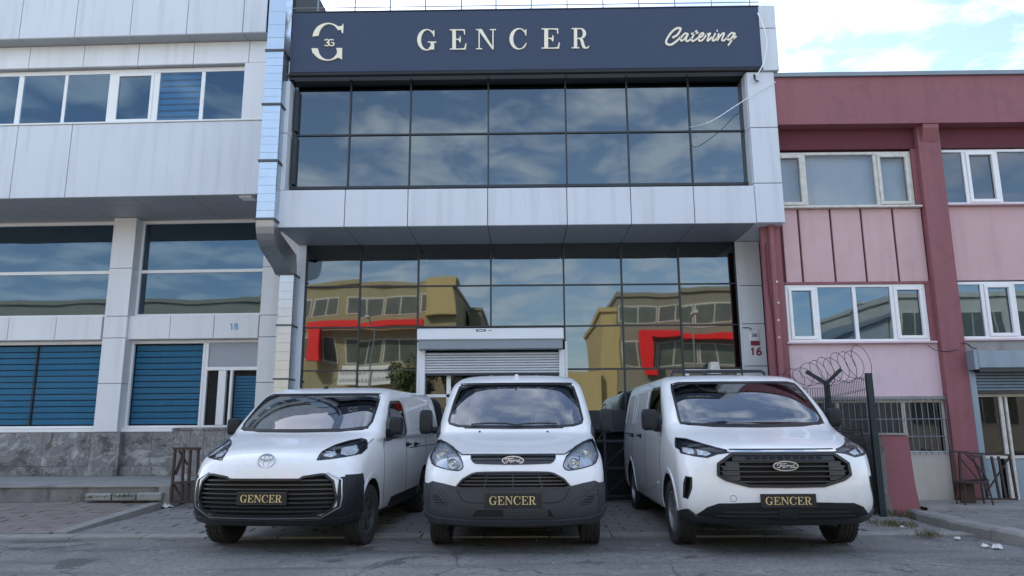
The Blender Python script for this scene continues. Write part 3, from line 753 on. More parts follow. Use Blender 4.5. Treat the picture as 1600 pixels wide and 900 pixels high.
# roof railing
rl = empty('roof_railing', (0, YG + .35, top - .3), label='thin grey metal railing along the roof edge above the name board', cat='railing')
Yr = YG + .35
for p in (441, 497, 555, 610, 665, 721, 775, 830, 886, 942, 998, 1054, 1111, 1171):
    x = fx(p, 8, Yr); MB(rl.location).box((x - .012, Yr - .012, top - .36), (x + .012, Yr + .012, top + .75)).build('post', 'coping_grey', rl)
for zz_ in (fz(800, 8.5, Yr), fz(800, -6, Yr), top + .76):
    MB(rl.location).tube([(fx(437, 8, Yr), Yr, zz_), (fx(1185, 8, Yr), Yr, zz_)], .010, 6).build('rail', 'coping_grey', rl)

# pale ribbed sheeting behind the railing is sky; thin cable hanging beside the board
def cable(name, pts_px, r, m, label, Y=YF - .1, cat='cable'):
    pts = [atY(a, b, c if c else Y) for a, b, c in pts_px]
    o0 = pts[0]; p = catmull([tuple(q) for q in pts], 6)
    mb = MB(o0); mb.tube(p, r, 6); o = mb.build(name, m); o.location = o0; return tag(o, label, cat)
cable('cable', [(1184, 20, 0), (1194, 45, YF - .16), (1198, 70, YF - .16), (1193, 98, YF - .12), (1186, 112, YF - .1), (1181, 121, YF - .05)], .011, 'plastic_white', 'pale cable drooping past the right end of the name board')
cable('cable', [(1181, 121, YF - .03), (1178, 117, YF - .09), (1180, 125, YF - .08), (1185, 127, YF - .02)], .014, 'black_plastic', 'short dark cable end poking out of the right pier under the board')
cable('cable', [(1078, 199, YG - .05), (1110, 190, YF - .3), (1150, 165, YF - .3), (1170, 152, YF - .06), (1212, 128, YF - .02)], .007, 'plastic_white', 'thin white wire slung from the upper glass to the right pier')
cable('cable', [(456, 20, YF - .07), (446, 60, YF - .09), (444, 100, YF - .07), (444, 140, YF - .04)], .014, 'plastic_dirty', 'thick grey cable running down beside the left end of the name board')

# ================================================================== DUCT
du = empty('ventilation_duct', (-4.2, 12.0, 0), label='galvanised sheet metal duct running down between the white buildings', cat='duct')
DX0, DX1 = -4.42, -4.12
path = [(11.86, 10.2), (11.86, 9.2), (11.86, 8.2)]
def ductpiece(poly_lo, poly_hi, name, m, x0=DX0, x1=DX1, g=.0):
    """poly: (front y, front z, back y, back z) at the lower and upper end"""
    a, b_, c, d = poly_lo; e, f, h, i = poly_hi
    mb = MB(du.location)
    v = [(x0 + g, a, b_), (x1 - g, a, b_), (x1 - g, c, d), (x0 + g, c, d), (x0 + g, e, f), (x1 - g, e, f), (x1 - g, h, i), (x0 + g, h, i)]
    mb.add(v, [(0, 3, 2, 1), (4, 5, 6, 7), (0, 1, 5, 4), (1, 2, 6, 5), (2, 3, 7, 6), (3, 0, 4, 7)]); return mb.build(name, m, du)
yf, yb = 11.70, 12.02
flz = [fz(400, q, yf) for q in (-60, 79, 163, 251, 342)]
for a, b_ in zip(flz, flz[1:]):
    n = 7
    for k in range(n):
        z0, z1 = b_ + (a - b_) * k / n, b_ + (a - b_) * (k + 1) / n
        j = rnd.uniform(0, .004); ductpiece((yf + j, z0 + .002, yb, z0 + .002), (yf + j, z1 - .002, yb, z1 - .002), 'duct_sheet', 'galvanised')
    ductpiece((yf - .02, b_ - .018, yb + .02, b_ - .018), (yf - .02, b_ + .018, yb + .02, b_ + .018), 'flange', 'flange', g=-.02)
zt = flz[-1]; R0 = .30
# elbow, sloping run and drop
def yz(px, py, Y): return (Y, fz(px, py, Y))
zc = zt - .02; el = []
cy, cz_ = yf + .46, zc
ring = [(cy - .46 * math.cos(R(t)), cz_ - .46 * math.sin(R(t)), cy - .14 * math.cos(R(t)), cz_ - .14 * math.sin(R(t))) for t in (0, 14, 28, 42, 56, 68)]
for a, b_ in zip(ring[1:], ring): ductpiece(a, b_, 'duct_elbow', 'galv_dull')
last = ring[-1]; yl, zl_ = YW - .42, fz(449, 420, YW - .42)
run = [last, (yl - .15, zl_ - .02, yl + .22, zl_ + .30)]
for k in range(3):
    A = [last[i] + (run[1][i] - last[i]) * k / 3 for i in range(4)]; Bq = [last[i] + (run[1][i] - last[i]) * (k + 1) / 3 for i in range(4)]
    A[0] += .006 * (k > 0); ductpiece(Bq, A, 'duct_sheet', 'galv_dull')
ductpiece((yl, zl_ - .10, yl + .32, zl_ - .10), run[1], 'duct_elbow', 'galv_dull')
fl2 = [zl_ - .10, fz(449, 508, yl), fz(449, 592, yl), fz(449, 676, yl), .1]
for a, b_ in zip(fl2, fl2[1:]):
    n = 6
    for k in range(n):
        z0, z1 = b_ + (a - b_) * k / n, b_ + (a - b_) * (k + 1) / n
        ductpiece((yl, z0 + .002, yl + .3, z0 + .002), (yl, z1 - .002, yl + .3, z1 - .002), 'duct_sheet', 'galvanised', -4.33, -4.08)
    ductpiece((yl - .02, a - .015, yl + .32, a - .015), (yl - .02, a + .015, yl + .32, a + .015), 'flange', 'flange', -4.33, -4.08, g=-.02)

# ================================================================== LEFT BUILDING
TH = R(-1.5)
lb = empty('white_office_building', (-4.9, 13.3, 0), TH, label='long white panelled building with blue blinds behind its ground floor windows', cat='building')
_inv = (Matrix.Translation(lb.location) @ Matrix.Rotation(TH, 4, 'Z')).inverted()
def LP(px, py, d):
    o = _inv @ CAM; dr_ = _inv.to_3x3() @ ray(px, py); p = o + dr_ * ((d - o.y) / dr_.y); return p
def lx_(px, py, d): return LP(px, py, d).x
def lz_(px, py, d): return LP(px, py, d).z
def LB(): return MB()
def lpart(name, m, mb, parent=lb, **k): return mb.build(name, m, parent, **k)
D0, D1, DF = 0.0, 1.70, -.32          # parapet/spandrel plane, ground floor glass, upper parapet
UL = -14.0
# dark core
zS = lz_(200, 306.5, D0)
lpart('wall', 'joint_black', LB().box((UL, D1 + .25, 0), (.7, 12, zS)).box((UL, .25, zS + .03), (.45, 12, lz_(200, 60, D0))).box((UL, .05, lz_(200, 74, D0) + .05), (.4, 12, lz_(200, -60, D0))))
# upper parapet
zp0, zp1 = lz_(200, 55.5, DF), lz_(200, -70, DF)
pj = [lx_(p, 30, DF) for p in (-220, -137, -52, 33, 119, 205, 292.5, 380, 416)]
for a, b_ in zip(pj, pj[1:]):
    lpart('parapet_panel', 'aluminium_panel', LB().panel(a + .006, b_ - .006, zp0, zp1, DF, .04))
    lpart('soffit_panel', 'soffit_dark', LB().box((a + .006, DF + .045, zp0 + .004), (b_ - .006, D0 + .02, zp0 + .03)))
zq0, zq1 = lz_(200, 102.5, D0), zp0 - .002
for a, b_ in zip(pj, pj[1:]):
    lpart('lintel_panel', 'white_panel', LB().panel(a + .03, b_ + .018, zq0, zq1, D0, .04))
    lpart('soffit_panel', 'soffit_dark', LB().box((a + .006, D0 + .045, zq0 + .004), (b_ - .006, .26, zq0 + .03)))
# upper windows
DW = .16
zw0, zw1 = lz_(200, 195, DW), zq0 - .004
up_ = [(-60, 27, 0), (35, 99, 0), (104, 169, 0), (180, 239, 1), (248, 313, 2), (319, 381, 0)]
xr_ = lx_(384, 155, DW)
lpart('window_frame', 'plastic_white', LB().panel(UL, xr_, zw1 - .09, zw1, DW - .02, .06).panel(UL, xr_, zw0, zw0 + .05, DW - .02, .06), )
for i, (a, b_, kd) in enumerate(up_):
    xa, xb = lx_(a, 155, DW), lx_(b_, 155, DW); n0 = lx_(up_[i + 1][0], 155, DW) if i < 5 else xr_
    wn = lpart('window', 'plastic_white', LB().panel(xb, n0, zw0 + .052, zw1 - .092, DW - .018, .055))
    if kd == 1: lpart('sash', 'plastic_white', LB().panel(xa, xa + .06, zw0 + .052, zw1 - .092, DW - .03, .04).panel(xb - .06, xb, zw0 + .052, zw1 - .092, DW - .03, .04)
                       .panel(xa + .06, xb - .06, zw0 + .052, zw0 + .11, DW - .03, .04).panel(xa + .06, xb - .06, zw1 - .15, zw1 - .092, DW - .03, .04), wn)
    lpart('pane', 'window_glass_sky_tint', LB().box((xa, DW, zw0 + .05), (xb, DW + .008, zw1 - .09)), wn)
    if kd == 2:
        z = zw0 + .06
        while z < zw1 - .2:
            lpart('blind_slat', 'blind_teal_light', LB().box((xa, DW + .05, z), (xb, DW + .053, z + .085)), wn); z += .13
lpart('interior', 'interior_dark', LB().box((UL, DW + .07, zw0 - .1), (xr_, DW + .085, zw1 + .1)))
lpart('jamb_panel', 'white_panel', LB().panel(xr_ + .004, .45, zw0 + .004, zq0 - .004, D0, .22))
lpart('sill', 'plastic_white', LB().panel(UL, .44, zw0 - .035, zw0 - .002, D0 - .025, .22, .006))
# spandrel below
for a, b_, jj in ((-150, -75, 0), (-75, 22, 0), (22, 107, 0), (107, 396.5, 1)):
    lpart('spandrel_panel', 'aluminium_panel', LB().panel(lx_(a, 250, D0) + .006, lx_(b_, 250, D0) - .006 + (.25 if jj else 0), zS, zw0 - .04, D0 + .003 * jj, .04))
# soffit boards of the overhang
sj_ = [(-60, 0), (20, 0), (112, 0), (200.5, 0), (293.5, 0), (396, 0)]
us = [lx_(p, 307, D0) for p, _ in sj_]
dm = .55
for a, b_ in zip(us, us[1:]):
    for c, d in ((.045, dm), (dm + .012, D1 + .1)):
        lpart('soffit_panel', 'soffit_dark', LB().box((a + .006, c, zS + .004), (b_ - .006, d, zS + .03)))
lpart('soffit_panel', 'soffit_dark', LB().box((UL, .045, zS + .004), (us[0] - .006, D1 + .1, zS + .03)))
lpart('soffit_panel', 'soffit_dark', LB().box((us[-1] + .006, .045, zS + .004), (.7, D1 + .1, zS + .03)))
lpart('soffit_light', 'plastic_white', LB().box((lx_(374, 309, .12), .10, zS - .03), (lx_(393, 309, .12), .32, zS + .003)))
# column
DC = D1 - .30
zb = lz_(200, 675, DC)
cz2 = [zb, lz_(175, 599, DC), lz_(180, 528, DC), lz_(185, 494, DC), lz_(190, 419, DC), zS]
cx_ = [lx_(161.5, 510, DC), lx_(198, 510, DC)]
for a, b_ in zip(cz2, cz2[1:]):
    lpart('column_panel', 'white_panel', LB().panel(cx_[0] + .003, cx_[1] - .003, a + .005, b_ - .005, DC, .06))
    lpart('column_side_panel', 'white_panel', LB().box((cx_[1] - .05, DC + .065, a + .005), (cx_[1] - .003, D1 - .01, b_ - .005)))
    lpart('column_side_panel', 'white_panel', LB().box((cx_[0] + .003, DC + .065, a + .005), (cx_[0] + .05, D1 - .01, b_ - .005)))
# right pilaster
DP = D1 - .22
qx = [lx_(405, 510, DP), .75]
for a, b_ in zip(cz2, cz2[1:]):
    lpart('pilaster_panel', 'white_panel', LB().panel(qx[0], qx[1], a + .005, b_ - .005, DP, .2))
# spandrel between floors
s0, s1 = lz_(200, 530, DP), lz_(200, 494, DP)
for a, b_ in ((-160, -74), (-74, 13), (13, 87), (87, 159)):
    lpart('spandrel_panel', 'white_panel', LB().panel(lx_(a, 510, DP) + .005, lx_(b_, 510, DP) - .005, s0, s1, DP, .18))
for a, b_ in ((200, 265.5), (265.5, 334), (334, 404)):
    lpart('spandrel_panel', 'white_panel', LB().panel(lx_(a, 510, DP) + .005, lx_(b_, 510, DP) - .005, s0, s1, DP, .18))
def ldig():
    x = 358.5; out = []
    for pts, isc in ([[(.3, .25), (.6, .02), (.6, 1)], 0], [[(.5, .45), (.12, .25), (.5, .02), (.88, .25), (.5, .45), (.08, .72), (.5, .98), (.92, .72), (.5, .45)], 1]):
        pp = [(x + q[0] * 6, 505.5 + q[1] * 9.5) for q in pts]
        out += stroke(pp, 1.7, 5) if isc else [q for a, b in zip(pp, pp[1:]) for q in stroke([a, b], 1.7, 1)]
        x += 7.6
    pl = [[(lambda q: (q.x, q.z))(LP(p[0], p[1], DP - .002)) for p in poly] for poly in out]
    mb = LB(); flat_solid(mb, pl, lambda a, b, t: (a, DP - .001 - t, b), .006); lpart('house_number', 'blue_number', mb)
ldig()
# big upper windows of the ground floor
zt0, zt1 = lz_(300, 494, D1), zS + .002
def bigwin(xa, xb, tr):
    wn = lpart('window', 'plastic_white', LB().panel(xa, xb, zt1 - .07, zt1, D1 - .03, .07).panel(xa, xb, zt0, zt0 + .05, D1 - .03, .07)
         .panel(xa, xa + .07, zt0 + .05, zt1 - .07, D1 - .028, .07).panel(xb - .07, xb, zt0 + .05, zt1 - .07, D1 - .028, .07).panel(xa + .07, xb - .07, tr - .035, tr + .035, D1 - .026, .07))
    lpart('pane', 'window_glass_sky_tint', LB().box((xa + .07, D1, tr + .03), (xb - .07, D1 + .01, zt1 - .06)), wn)
    lpart('pane', 'window_glass_sky_tint', LB().box((xa + .07, D1 + .003, zt0 + .04), (xb - .07, D1 + .013, tr - .03)), wn)
trz = lz_(300, 424, D1)
bigwin(UL, cx_[0] + .02, trz); bigwin(cx_[1] - .03, qx[0] + .02, trz)
lpart('interior', 'interior_dark', LB().box((UL, D1 + .20, .3), (.7, D1 + .21, zS)))
# ground floor windows with teal blinds
zg1 = s0 - .004; zg0 = lz_(200, 667.5, D1)
def blindwin(xa, xb, mids):
    wn = lpart('window', 'plastic_white', LB().panel(xa, xb, zg1 - .07, zg1, D1 - .03, .07).panel(xa, xb, zg0 - .02, zg0 + .03, D1 - .03, .07)
         .panel(xa, xa + .07, zg0 + .03, zg1 - .07, D1 - .028, .07).panel(xb - .05, xb, zg0 + .03, zg1 - .07, D1 - .028, .07))
    for m0 in mids: lpart('glazing_bar', 'mullion_dark', LB().box((m0 - .012, D1 - .012, zg0 + .03), (m0 + .012, D1 - .001, zg1 - .07)), wn)
    xs_ = [xa + .07] + mids + [xb - .05]
    for a, b_ in zip(xs_, xs_[1:]):
        lpart('pane', 'blind_glass', LB().box((a, D1, zg0 + .03), (b_, D1 + .01, zg1 - .07)), wn)
        z = zg0 + .06
        while z < zg1 - .10:
            lpart('blind_slat', 'blind_teal', LB().box((a + .02, D1 + .06, z), (b_ - .02, D1 + .064, min(z + .105, zg1 - .08))), wn)
            z += .125
blindwin(lx_(-180, 600, D1), cx_[0] + .02, [lx_(-60, 600, D1), lx_(52, 600, D1)])
dxa = lx_(318, 600, D1)
blindwin(cx_[1] - .03, dxa, [])
# door unit
dxb = qx[0] + .02
zt_ = lz_(365, 576, D1)
dw_ = lpart('door', 'plastic_white', LB().panel(dxa + .004, dxb, zg1 - .06, zg1, D1 - .03, .07).panel(dxa + .004, dxb, zt_ - .035, zt_ + .035, D1 - .03, .07)
    .panel(dxa + .004, dxa + .07, zg0 + .03, zg1 - .065, D1 - .028, .06).panel(dxb - .06, dxb, zg0 + .03, zg1 - .065, D1 - .028, .06).panel(dxa, dxb, zg0 - .02, zg0 + .03, D1 - .028, .06)
    .panel(lx_(340, 620, D1), lx_(352, 620, D1), zg0 + .03, zt_ - .04, D1 - .04, .08).panel(lx_(359, 620, D1), lx_(363, 620, D1), zg0 + .03, zt_ - .04, D1 - .06, .08))
lpart('pane', 'blind_glass', LB().box((dxa + .05, D1, zg0 + .03), (dxb - .05, D1 + .008, zt_ - .03)), dw_)
lpart('pane', 'soffit_dark', LB().box((dxa + .05, D1, zt_ + .03), (dxb - .05, D1 + .008, zg1 - .06)), dw_)
z = zg0 + .06
while z < zt_ - .15:
    lpart('blind_slat', 'blind_teal', LB().box((lx_(363, 620, D1) + .02, D1 + .06, z), (dxb - .07, D1 + .064, z + .05)), dw_); z += .065
lpart('sill', 'plastic_white', LB().panel(UL, cx_[0] - .004, zb - .0, zg0 - .024, D1 - .16, .2, .008).panel(cx_[1] + .004, lx_(275, 670, D1) , zb - .0, zg0 - .024, D1 - .16, .2, .008))
# marble plinth: slabs, a projecting lower course
zm0 = lz_(200, 743.5, D1 - .18); zm1 = lz_(200, 728.5, D1 - .25)
for a, b_ in ((-90, -12), (-12, 66), (66, 140)):
    lpart('marble_slab', 'marble', LB().panel(lx_(a, 700, D1 - .15) + .002, lx_(b_, 700, D1 - .15) - .002, zm1, zb - .005, D1 - .15, .05, .004))
    lpart('marble_slab', 'marble', LB().panel(lx_(a, 735, D1 - .22) + .002, lx_(b_, 735, D1 - .22) - .002, zm0, zm1 - .003, D1 - .22, .3, .01))
lpart('marble_slab', 'marble', LB().panel(lx_(140, 700, DC - .03), lx_(186, 700, DC - .03), zm0, zb - .003, DC - .03, .3, .004))
for a, b_ in ((186, 236), (236, 300)):
    lpart('marble_slab', 'marble', LB().panel(lx_(a, 700, D1 - .15) + .002, lx_(b_, 700, D1 - .15) - .002, zm1, zb - .005, D1 - .15, .05, .004))
    lpart('marble_slab', 'marble', LB().panel(lx_(a, 735, D1 - .22) + .002, lx_(b_, 735, D1 - .22) - .002, zm0, zm1 - .003, D1 - .22, .3, .01))
# marble stair block in front of the door (projects towards the street)
SB = D1 - 1.15
bx0 = lx_(283, 720, SB); bz = lz_(300, 672, SB) 
bx0 = lx_(270, 720, SB)
bt = lz_(300, 669, SB)
lpart('stair_wall', 'marble', LB().box((bx0 + .01, SB + .03, zm0 - .25), (.6, D1 - .23, bt - .03)))
us_ = [bx0, lx_(296, 700, SB), lx_(318, 700, SB), lx_(350, 700, SB), .6]
for a, b_ in zip(us_, us_[1:]):
    lpart('marble_slab', 'marble', LB().panel(a + .002, b_ - .002, zm0 - .2, bt - .035, SB, .028, .004))
lpart('stair_slab', 'marble', LB().box((bx0 - .02, SB - .03, bt - .03), (.6, D1 - .23, bt)))
# platform in front of the left building
Zp = zm0
pf = empty('raised_platform', (-10, 12.3, 0)); pf['kind'] = 'structure'
def wpt(u, d, z): return lb_m @ Vector((u, d, z))
lb_m = Matrix.Translation(lb.location) @ Matrix.Rotation(TH, 4, 'Z')
mb = MB(pf.location)
Yp = 12.28
mb.box((-18, Yp, .1), (-5.80, 15.2, Zp - .03)); mb.build('platform_body', 'concrete_old', pf)
mb = MB(pf.location); mb.box((-18, Yp - .03, Zp - .028), (-5.85, 15.2, Zp)); mb.build('platform_top', 'concrete', pf)
# whitewashed step stones
for a, b_ in ((134, 175), (176, 213), (214, 254)):
    q0, q1 = atY(a, 770, Yp - .2), atY(b_, 770, Yp - .2)
    MB(pf.location).panel(q0.x, q1.x - .01, .2, Zp - .10 - rnd.uniform(0, .02), Yp - .22, .2, .02).build('step_stone', 'kerbstone', pf)
q0, q1 = atY(249, 760, Yp - .1), atY(268, 760, Yp - .1)
MB(pf.location).panel(q0.x, q1.x, .1, Zp + .02, Yp - .12, .35, .02).build('step_stone', 'kerbstone', pf)

# folding steel gate standing before the stair
gt = empty('steel_frame_gate', (-5.3, 12.2, 0), label='narrow black steel frame gate standing beside the marble steps', cat='gate')
Yg = 12.05
def gp(px, py, Y=Yg): p = atY(px, py, Y); return p
for a in ((274, 702, 267, 784), (287, 702, 284, 784), (298, 703, 293, 784), (310, 703, 307, 784)):
    MB(gt.location).bar(gp(a[0], a[1]), gp(a[2], a[3]), .035, .035).build('upright', 'rusty_steel', gt)
for a in ((271, 701, 313, 701), (271, 755, 309, 752), (267, 784, 308, 784)):
    MB(gt.location).bar(gp(a[0], a[1], Yg - .02), gp(a[2], a[3], Yg - .02), .05, .04).build('cross_bar', 'rusty_steel', gt)
for a in ((274, 742, 288, 704), (280, 704, 293, 726), (272, 757, 286, 784)):
    MB(gt.location).bar(gp(a[0], a[1], Yg + .03), gp(a[2], a[3], Yg + .03), .045, .02).build('brace', 'rusty_steel', gt)

# ================================================================== RIGHT BUILDING
YR = 12.25
rb = empty('pink_industrial_building', (9, YR, 0), label='pink two storey building with maroon columns and a broad maroon roof band', cat='building')
def RB(): return MB(rb.location)
def rpart(name, m, mb, parent=rb, **k): return mb.build(name, m, parent, **k)
rX = lambda px, py: fx(px, py, YR); rZ = lambda py, px=1400: fz(px, py, YR)
XE = 17.0; XS = fx(1197, 480, YR - .06)
YB = 12.0                      # projecting roof band
bz0, bz1 = fz(1400, 192.5, YB), fz(1400, 119.5, YB)
bxl = fx(1216, 190, YB)
bxl = XR - .02
rpart('roof_band', 'maroon', RB().box((4.27, YB, bz0), (XE, YB + .25, bz1)))
rpart('coping', 'coping_grey', RB().box((4.27, YB - .05, bz1 + .002), (XE, YB + .5, bz1 + .075)))
rpart('roof', 'coping_grey', RB().box((4.3, YB + .26, bz1 - .3), (XE, YR + 12, bz1 - .2)))
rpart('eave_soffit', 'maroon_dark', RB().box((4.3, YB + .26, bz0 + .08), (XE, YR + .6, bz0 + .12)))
rpart('light_strip', 'coping_grey', RB().box((4.6, YB + .28, bz0 + .03), (fx(1432, 200, YB), YB + .36, bz0 + .07)))
rpart('light_strip', 'coping_grey', RB().box((fx(1480, 200, YB), YB + .28, bz0 + .03), (XE, YB + .36, bz0 + .07)))
# core
zl1 = rZ(233)
# back wall pieces, leaving openings for windows
Zf = .05
W1 = (rX(1205, 280), rX(1427, 280), rZ(323), rZ(236))
W2 = (rX(1467.5, 280), XE, rZ(321), rZ(234))
W3 = (rX(1229.5, 490), rX(1450, 490), rZ(534), rZ(443.5))
W4 = (rX(1492, 490), XE, rZ(531), rZ(441))
W5 = (rX(1262, 665), rX(1481, 665), rZ(710), rZ(624))
pilL, pilR = rX(1446.5, 380), rX(1482, 380)
pil = RB().box((pilL, YR - .12, Zf), (pilR, YR + .3, bz0 + .1)); rpart('column', 'maroon', pil)
rpart('bracket', 'maroon', RB().prism([(YR - .125, bz0 - .30), (YR - .125, bz0 - .004), (YB + .02, bz0 - .004), (YB + .02, bz0 - .08)], pilL + .06, pilR - .06, 'x'))
rpart('column', 'maroon', RB().box((XS, YR - .06, Zf), (rX(1225.5, 480), YR + .03, bz0 + .1)))
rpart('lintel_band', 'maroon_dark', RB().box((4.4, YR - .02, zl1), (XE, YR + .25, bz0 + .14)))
rpart('trim', 'maroon', RB().box((W1[1], YR - .018, rZ(440)), (pilL - .002, YR + .2, zl1 - .002)) if False else RB().box((W1[1] + .002, YR - .015, W1[2]), (pilL - .002, YR + .2, zl1 - .002)))
# pink boards between the floors
pxs = [1223, 1250.5, 1301, 1349.5, 1399.5, 1441]
for a, b_ in zip(pxs, pxs[1:]):
    xa, xb = rX(a, 380), rX(b_, 380)
    if b_ == 1441: xb = pilL - .003
    rpart('wall_board', 'pink', RB().panel(xa + .018, xb - .018, rZ(440), W1[2] - .03, YR, .06, .008))
rpart('joint_backing', 'maroon_dark', RB().box((4.4, YR + .03, rZ(443) + .002), (pilL - .003, YR + .12, W1[2] - .02)))
rpart('wall_board', 'pink', RB().panel(pilR + .003, XE, W4[3] + .02, W2[2] - .03, YR, .06, .006))
for wv in (W1, W2, W3):
    rpart('sill', 'plastic_dirty' if wv is W1 else 'pink_pale', RB().box((max(wv[0], 4.4) - .06, YR - .10, wv[2] - .028), (wv[1] + .05 if wv is not W2 else XE, YR + .1, wv[2] - .001)))
rpart('sill', 'pink_pale', RB().box((W4[0] - .03, YR - .10, W4[2] - .03), (XE, YR + .1, W4[2] - .001)))
rpart('trim', 'maroon', RB().box((rX(1226, 480), YR - .016, W3[3]), (pilL - .003, YR + .1, rZ(440) - .002)))
rpart('trim', 'maroon', RB().box((W3[1] + .002, YR - .014, W3[2]), (pilL - .003, YR + .1, W3[3] - .002)))
# lower wall
wt = W3[2] - .03
rpart('wall', 'pink_pale', RB().box((rX(1226, 580), YR, W5[3]), (pilL - .003, YR + .2, wt)))
rpart('wall', 'pink_pale', RB().box((rX(1226, 580), YR, Zf), (W5[0], YR + .2, W5[3] - .001)))
rpart('wall', 'cream_wall', RB().box((W5[0] + .001, YR, Zf), (pilL - .003, YR + .2, W5[2])))
rpart('back_wall', 'interior_dark', RB().box((4.4, YR + .45, Zf), (XE, YR + 12, bz1 - .31)))
def rwin(W, divs, opens=(), dirty=False, depth=.03, gl='window_glass', back=None):
    x0, x1, z0, z1 = W; m = 'plastic_dirty' if dirty else 'plastic_white'
    y = YR - .01 + depth; fw = .05
    wn = rpart('window', m, RB().panel(x0, x1, z1 - fw, z1, y, .06).panel(x0, x1, z0, z0 + fw, y, .06)
          .panel(x0, x0 + fw, z0 + fw, z1 - fw, y + .001, .06).panel(x1 - fw, x1, z0 + fw, z1 - fw, y + .001, .06))
    xs_ = [x0 + fw] + divs + [x1 - fw]
    for d in divs: rpart('mullion', m, RB().panel(d - .03, d + .03, z0 + fw, z1 - fw, y + .002, .055), wn)
    for i, (a, b_) in enumerate(zip(xs_, xs_[1:])):
        a += .03 * (i > 0); b_ -= .03 * (i < len(xs_) - 2)
        if i in opens:
            s = .055
            rpart('sash', m, RB().panel(a, b_, z1 - fw - s, z1 - fw, y - .02, .05).panel(a, b_, z0 + fw, z0 + fw + s, y - .02, .05)
                  .panel(a, a + s, z0 + fw + s, z1 - fw - s, y - .02, .05).panel(b_ - s, b_, z0 + fw + s, z1 - fw - s, y - .02, .05), wn)
        rpart('pane', gl, RB().box((a, y + .03, z0 + fw), (b_, y + .036, z1 - fw)), wn)
    if back: rpart('curtain', back, RB().box((x0 + .05, y + .12, z0), (x1 - .05, y + .13, z1)), wn)
    return wn
mat('curtain_pale', (.42, .45, .46), .9, var=.2, vscale=2, streak=.2); mat('curtain_dark', (.10, .12, .14), .9)
rwin(W1, [rX(1258.5, 280), rX(1371, 280)], (0, 2), True, gl='clear_glass', back='curtain_pale')
rwin(W2, [rX(1511, 280), rX(1562, 280), rX(1640, 280)], (1,), False, back='curtain_dark')
rwin(W3, [rX(1278, 490), rX(1338, 490), rX(1397, 490)], (0, 3), False, depth=.02, gl='window_glass_sky_tint')
rwin(W4, [rX(1540, 490), rX(1589, 490), rX(1640, 490)], (1,), False, depth=.02, gl='window_glass_sky_tint')
w5 = rwin(W5, [rX(1312, 665), rX(1366, 665), rX(1415.5, 665)], (), True, gl='dark_glass', back='curtain_dark')
# window bars
x = W5[0] + .08
while x < W5[1] - .02:
    MB(rb.location).tube([(x, YR - .05, W5[2] - .0), (x, YR - .05, W5[3] + .03)], .007, 6).build('window_bar', 'coping_grey', w5); x += .098
for zz_ in (W5[2] + .03, rZ(655), rZ(682), W5[3] - .0):
    MB(rb.location).tube([(W5[0], YR - .057, zz_), (W5[1] + .03, YR - .057, zz_)], .008, 6).build('window_bar', 'coping_grey', w5)
rpart('rail_strip', 'concrete', RB().box((W5[0] - .05, YR - .04, W5[3] + .002), (pilL - .01, YR - .001, W5[3] + .05)))
# workshop entrance on the far right
ex0 = rX(1503, 560)
eb = rpart('shutter_box', 'shutter_blue', RB().panel(rX(1509, 560), XE, fz(1550, 575, YR - .3), fz(1550, 548, YR - .3), YR - .32, .32, .012))
rpart('box_end', 'shutter_blue', RB().box((ex0 + .0, YR - .33, fz(1550, 577, YR - .3)), (rX(1509, 560) - .003, YR - .002, fz(1550, 547, YR - .3))), eb)
rpart('box_underside', 'mullion_dark', RB().box((rX(1509, 560) + .02, YR - .30, fz(1550, 575, YR - .3) - .06), (XE, YR - .02, fz(1550, 575, YR - .3) - .002)), eb)
sl0, sl1 = rZ(611.5, 1550), fz(1550, 575, YR - .3) - .05
for i in range(6):
    a, b_ = sl0 + (sl1 - sl0) * i / 6, sl0 + (sl1 - sl0) * (i + 1) / 6; h = b_ - a; y = YR - .06
    rpart('shutter_slat', 'shutter_blue', RB().prism([(y, a + .003), (y - .016, a + h * .3), (y - .02, a + h * .6), (y - .01, b_ - .006), (y + .006, b_ - .004), (y + .008, a + .003)], rX(1520, 600), XE, 'x'))
rpart('bottom_rail', 'mullion_dark', RB().box((rX(1520, 600), YR - .08, sl0 - .04), (XE, YR - .05, sl0)))
rpart('guide_rail', 'shutter_blue', RB().panel(rX(1509, 600) , rX(1519, 600), Zf, fz(1550, 577, YR - .3), YR - .13, .12, .01))
rpart('guide_rail', 'shutter_steel', RB().box((rX(1519, 600) + .003, YR - .06, Zf), (rX(1521.5, 600), YR + .02, fz(1550, 577, YR - .3))))
dzt, dzb = rZ(615, 1550), rZ(712, 1550)
dd = rpart('door', 'plastic_dirty', RB().panel(rX(1522, 660), XE, dzt - .05, dzt, YR + .03, .06).panel(rX(1522, 660), XE, dzb - .05, dzb, YR + .03, .06)
   .panel(rX(1522, 660), rX(1522, 660) + .06, dzb, dzt - .05, YR + .032, .06).panel(rX(1567, 660), rX(1573, 660), Zf, dzt - .05, YR + .028, .06).panel(rX(1576, 660), rX(1580, 660), Zf, dzt - .05, YR + .02, .06))
rpart('door_glass', 'dark_glass', RB().box((rX(1522, 660) + .05, YR + .06, dzb), (XE, YR + .066, dzt - .05)), dd)
rpart('door_panel', 'shutter_blue', RB().panel(rX(1528, 750), rX(1567, 750) - .01, Zf + .05, dzb - .055, YR + .04, .03).panel(rX(1580, 750) + .01, XE, Zf + .05, dzb - .055, YR + .04, .03), dd)
rpart('lintel', 'concrete', RB().box((ex0 - .03, YR - .06, fz(1550, 547, YR - .3)), (XE, YR + .1, W4[2] - .031)))
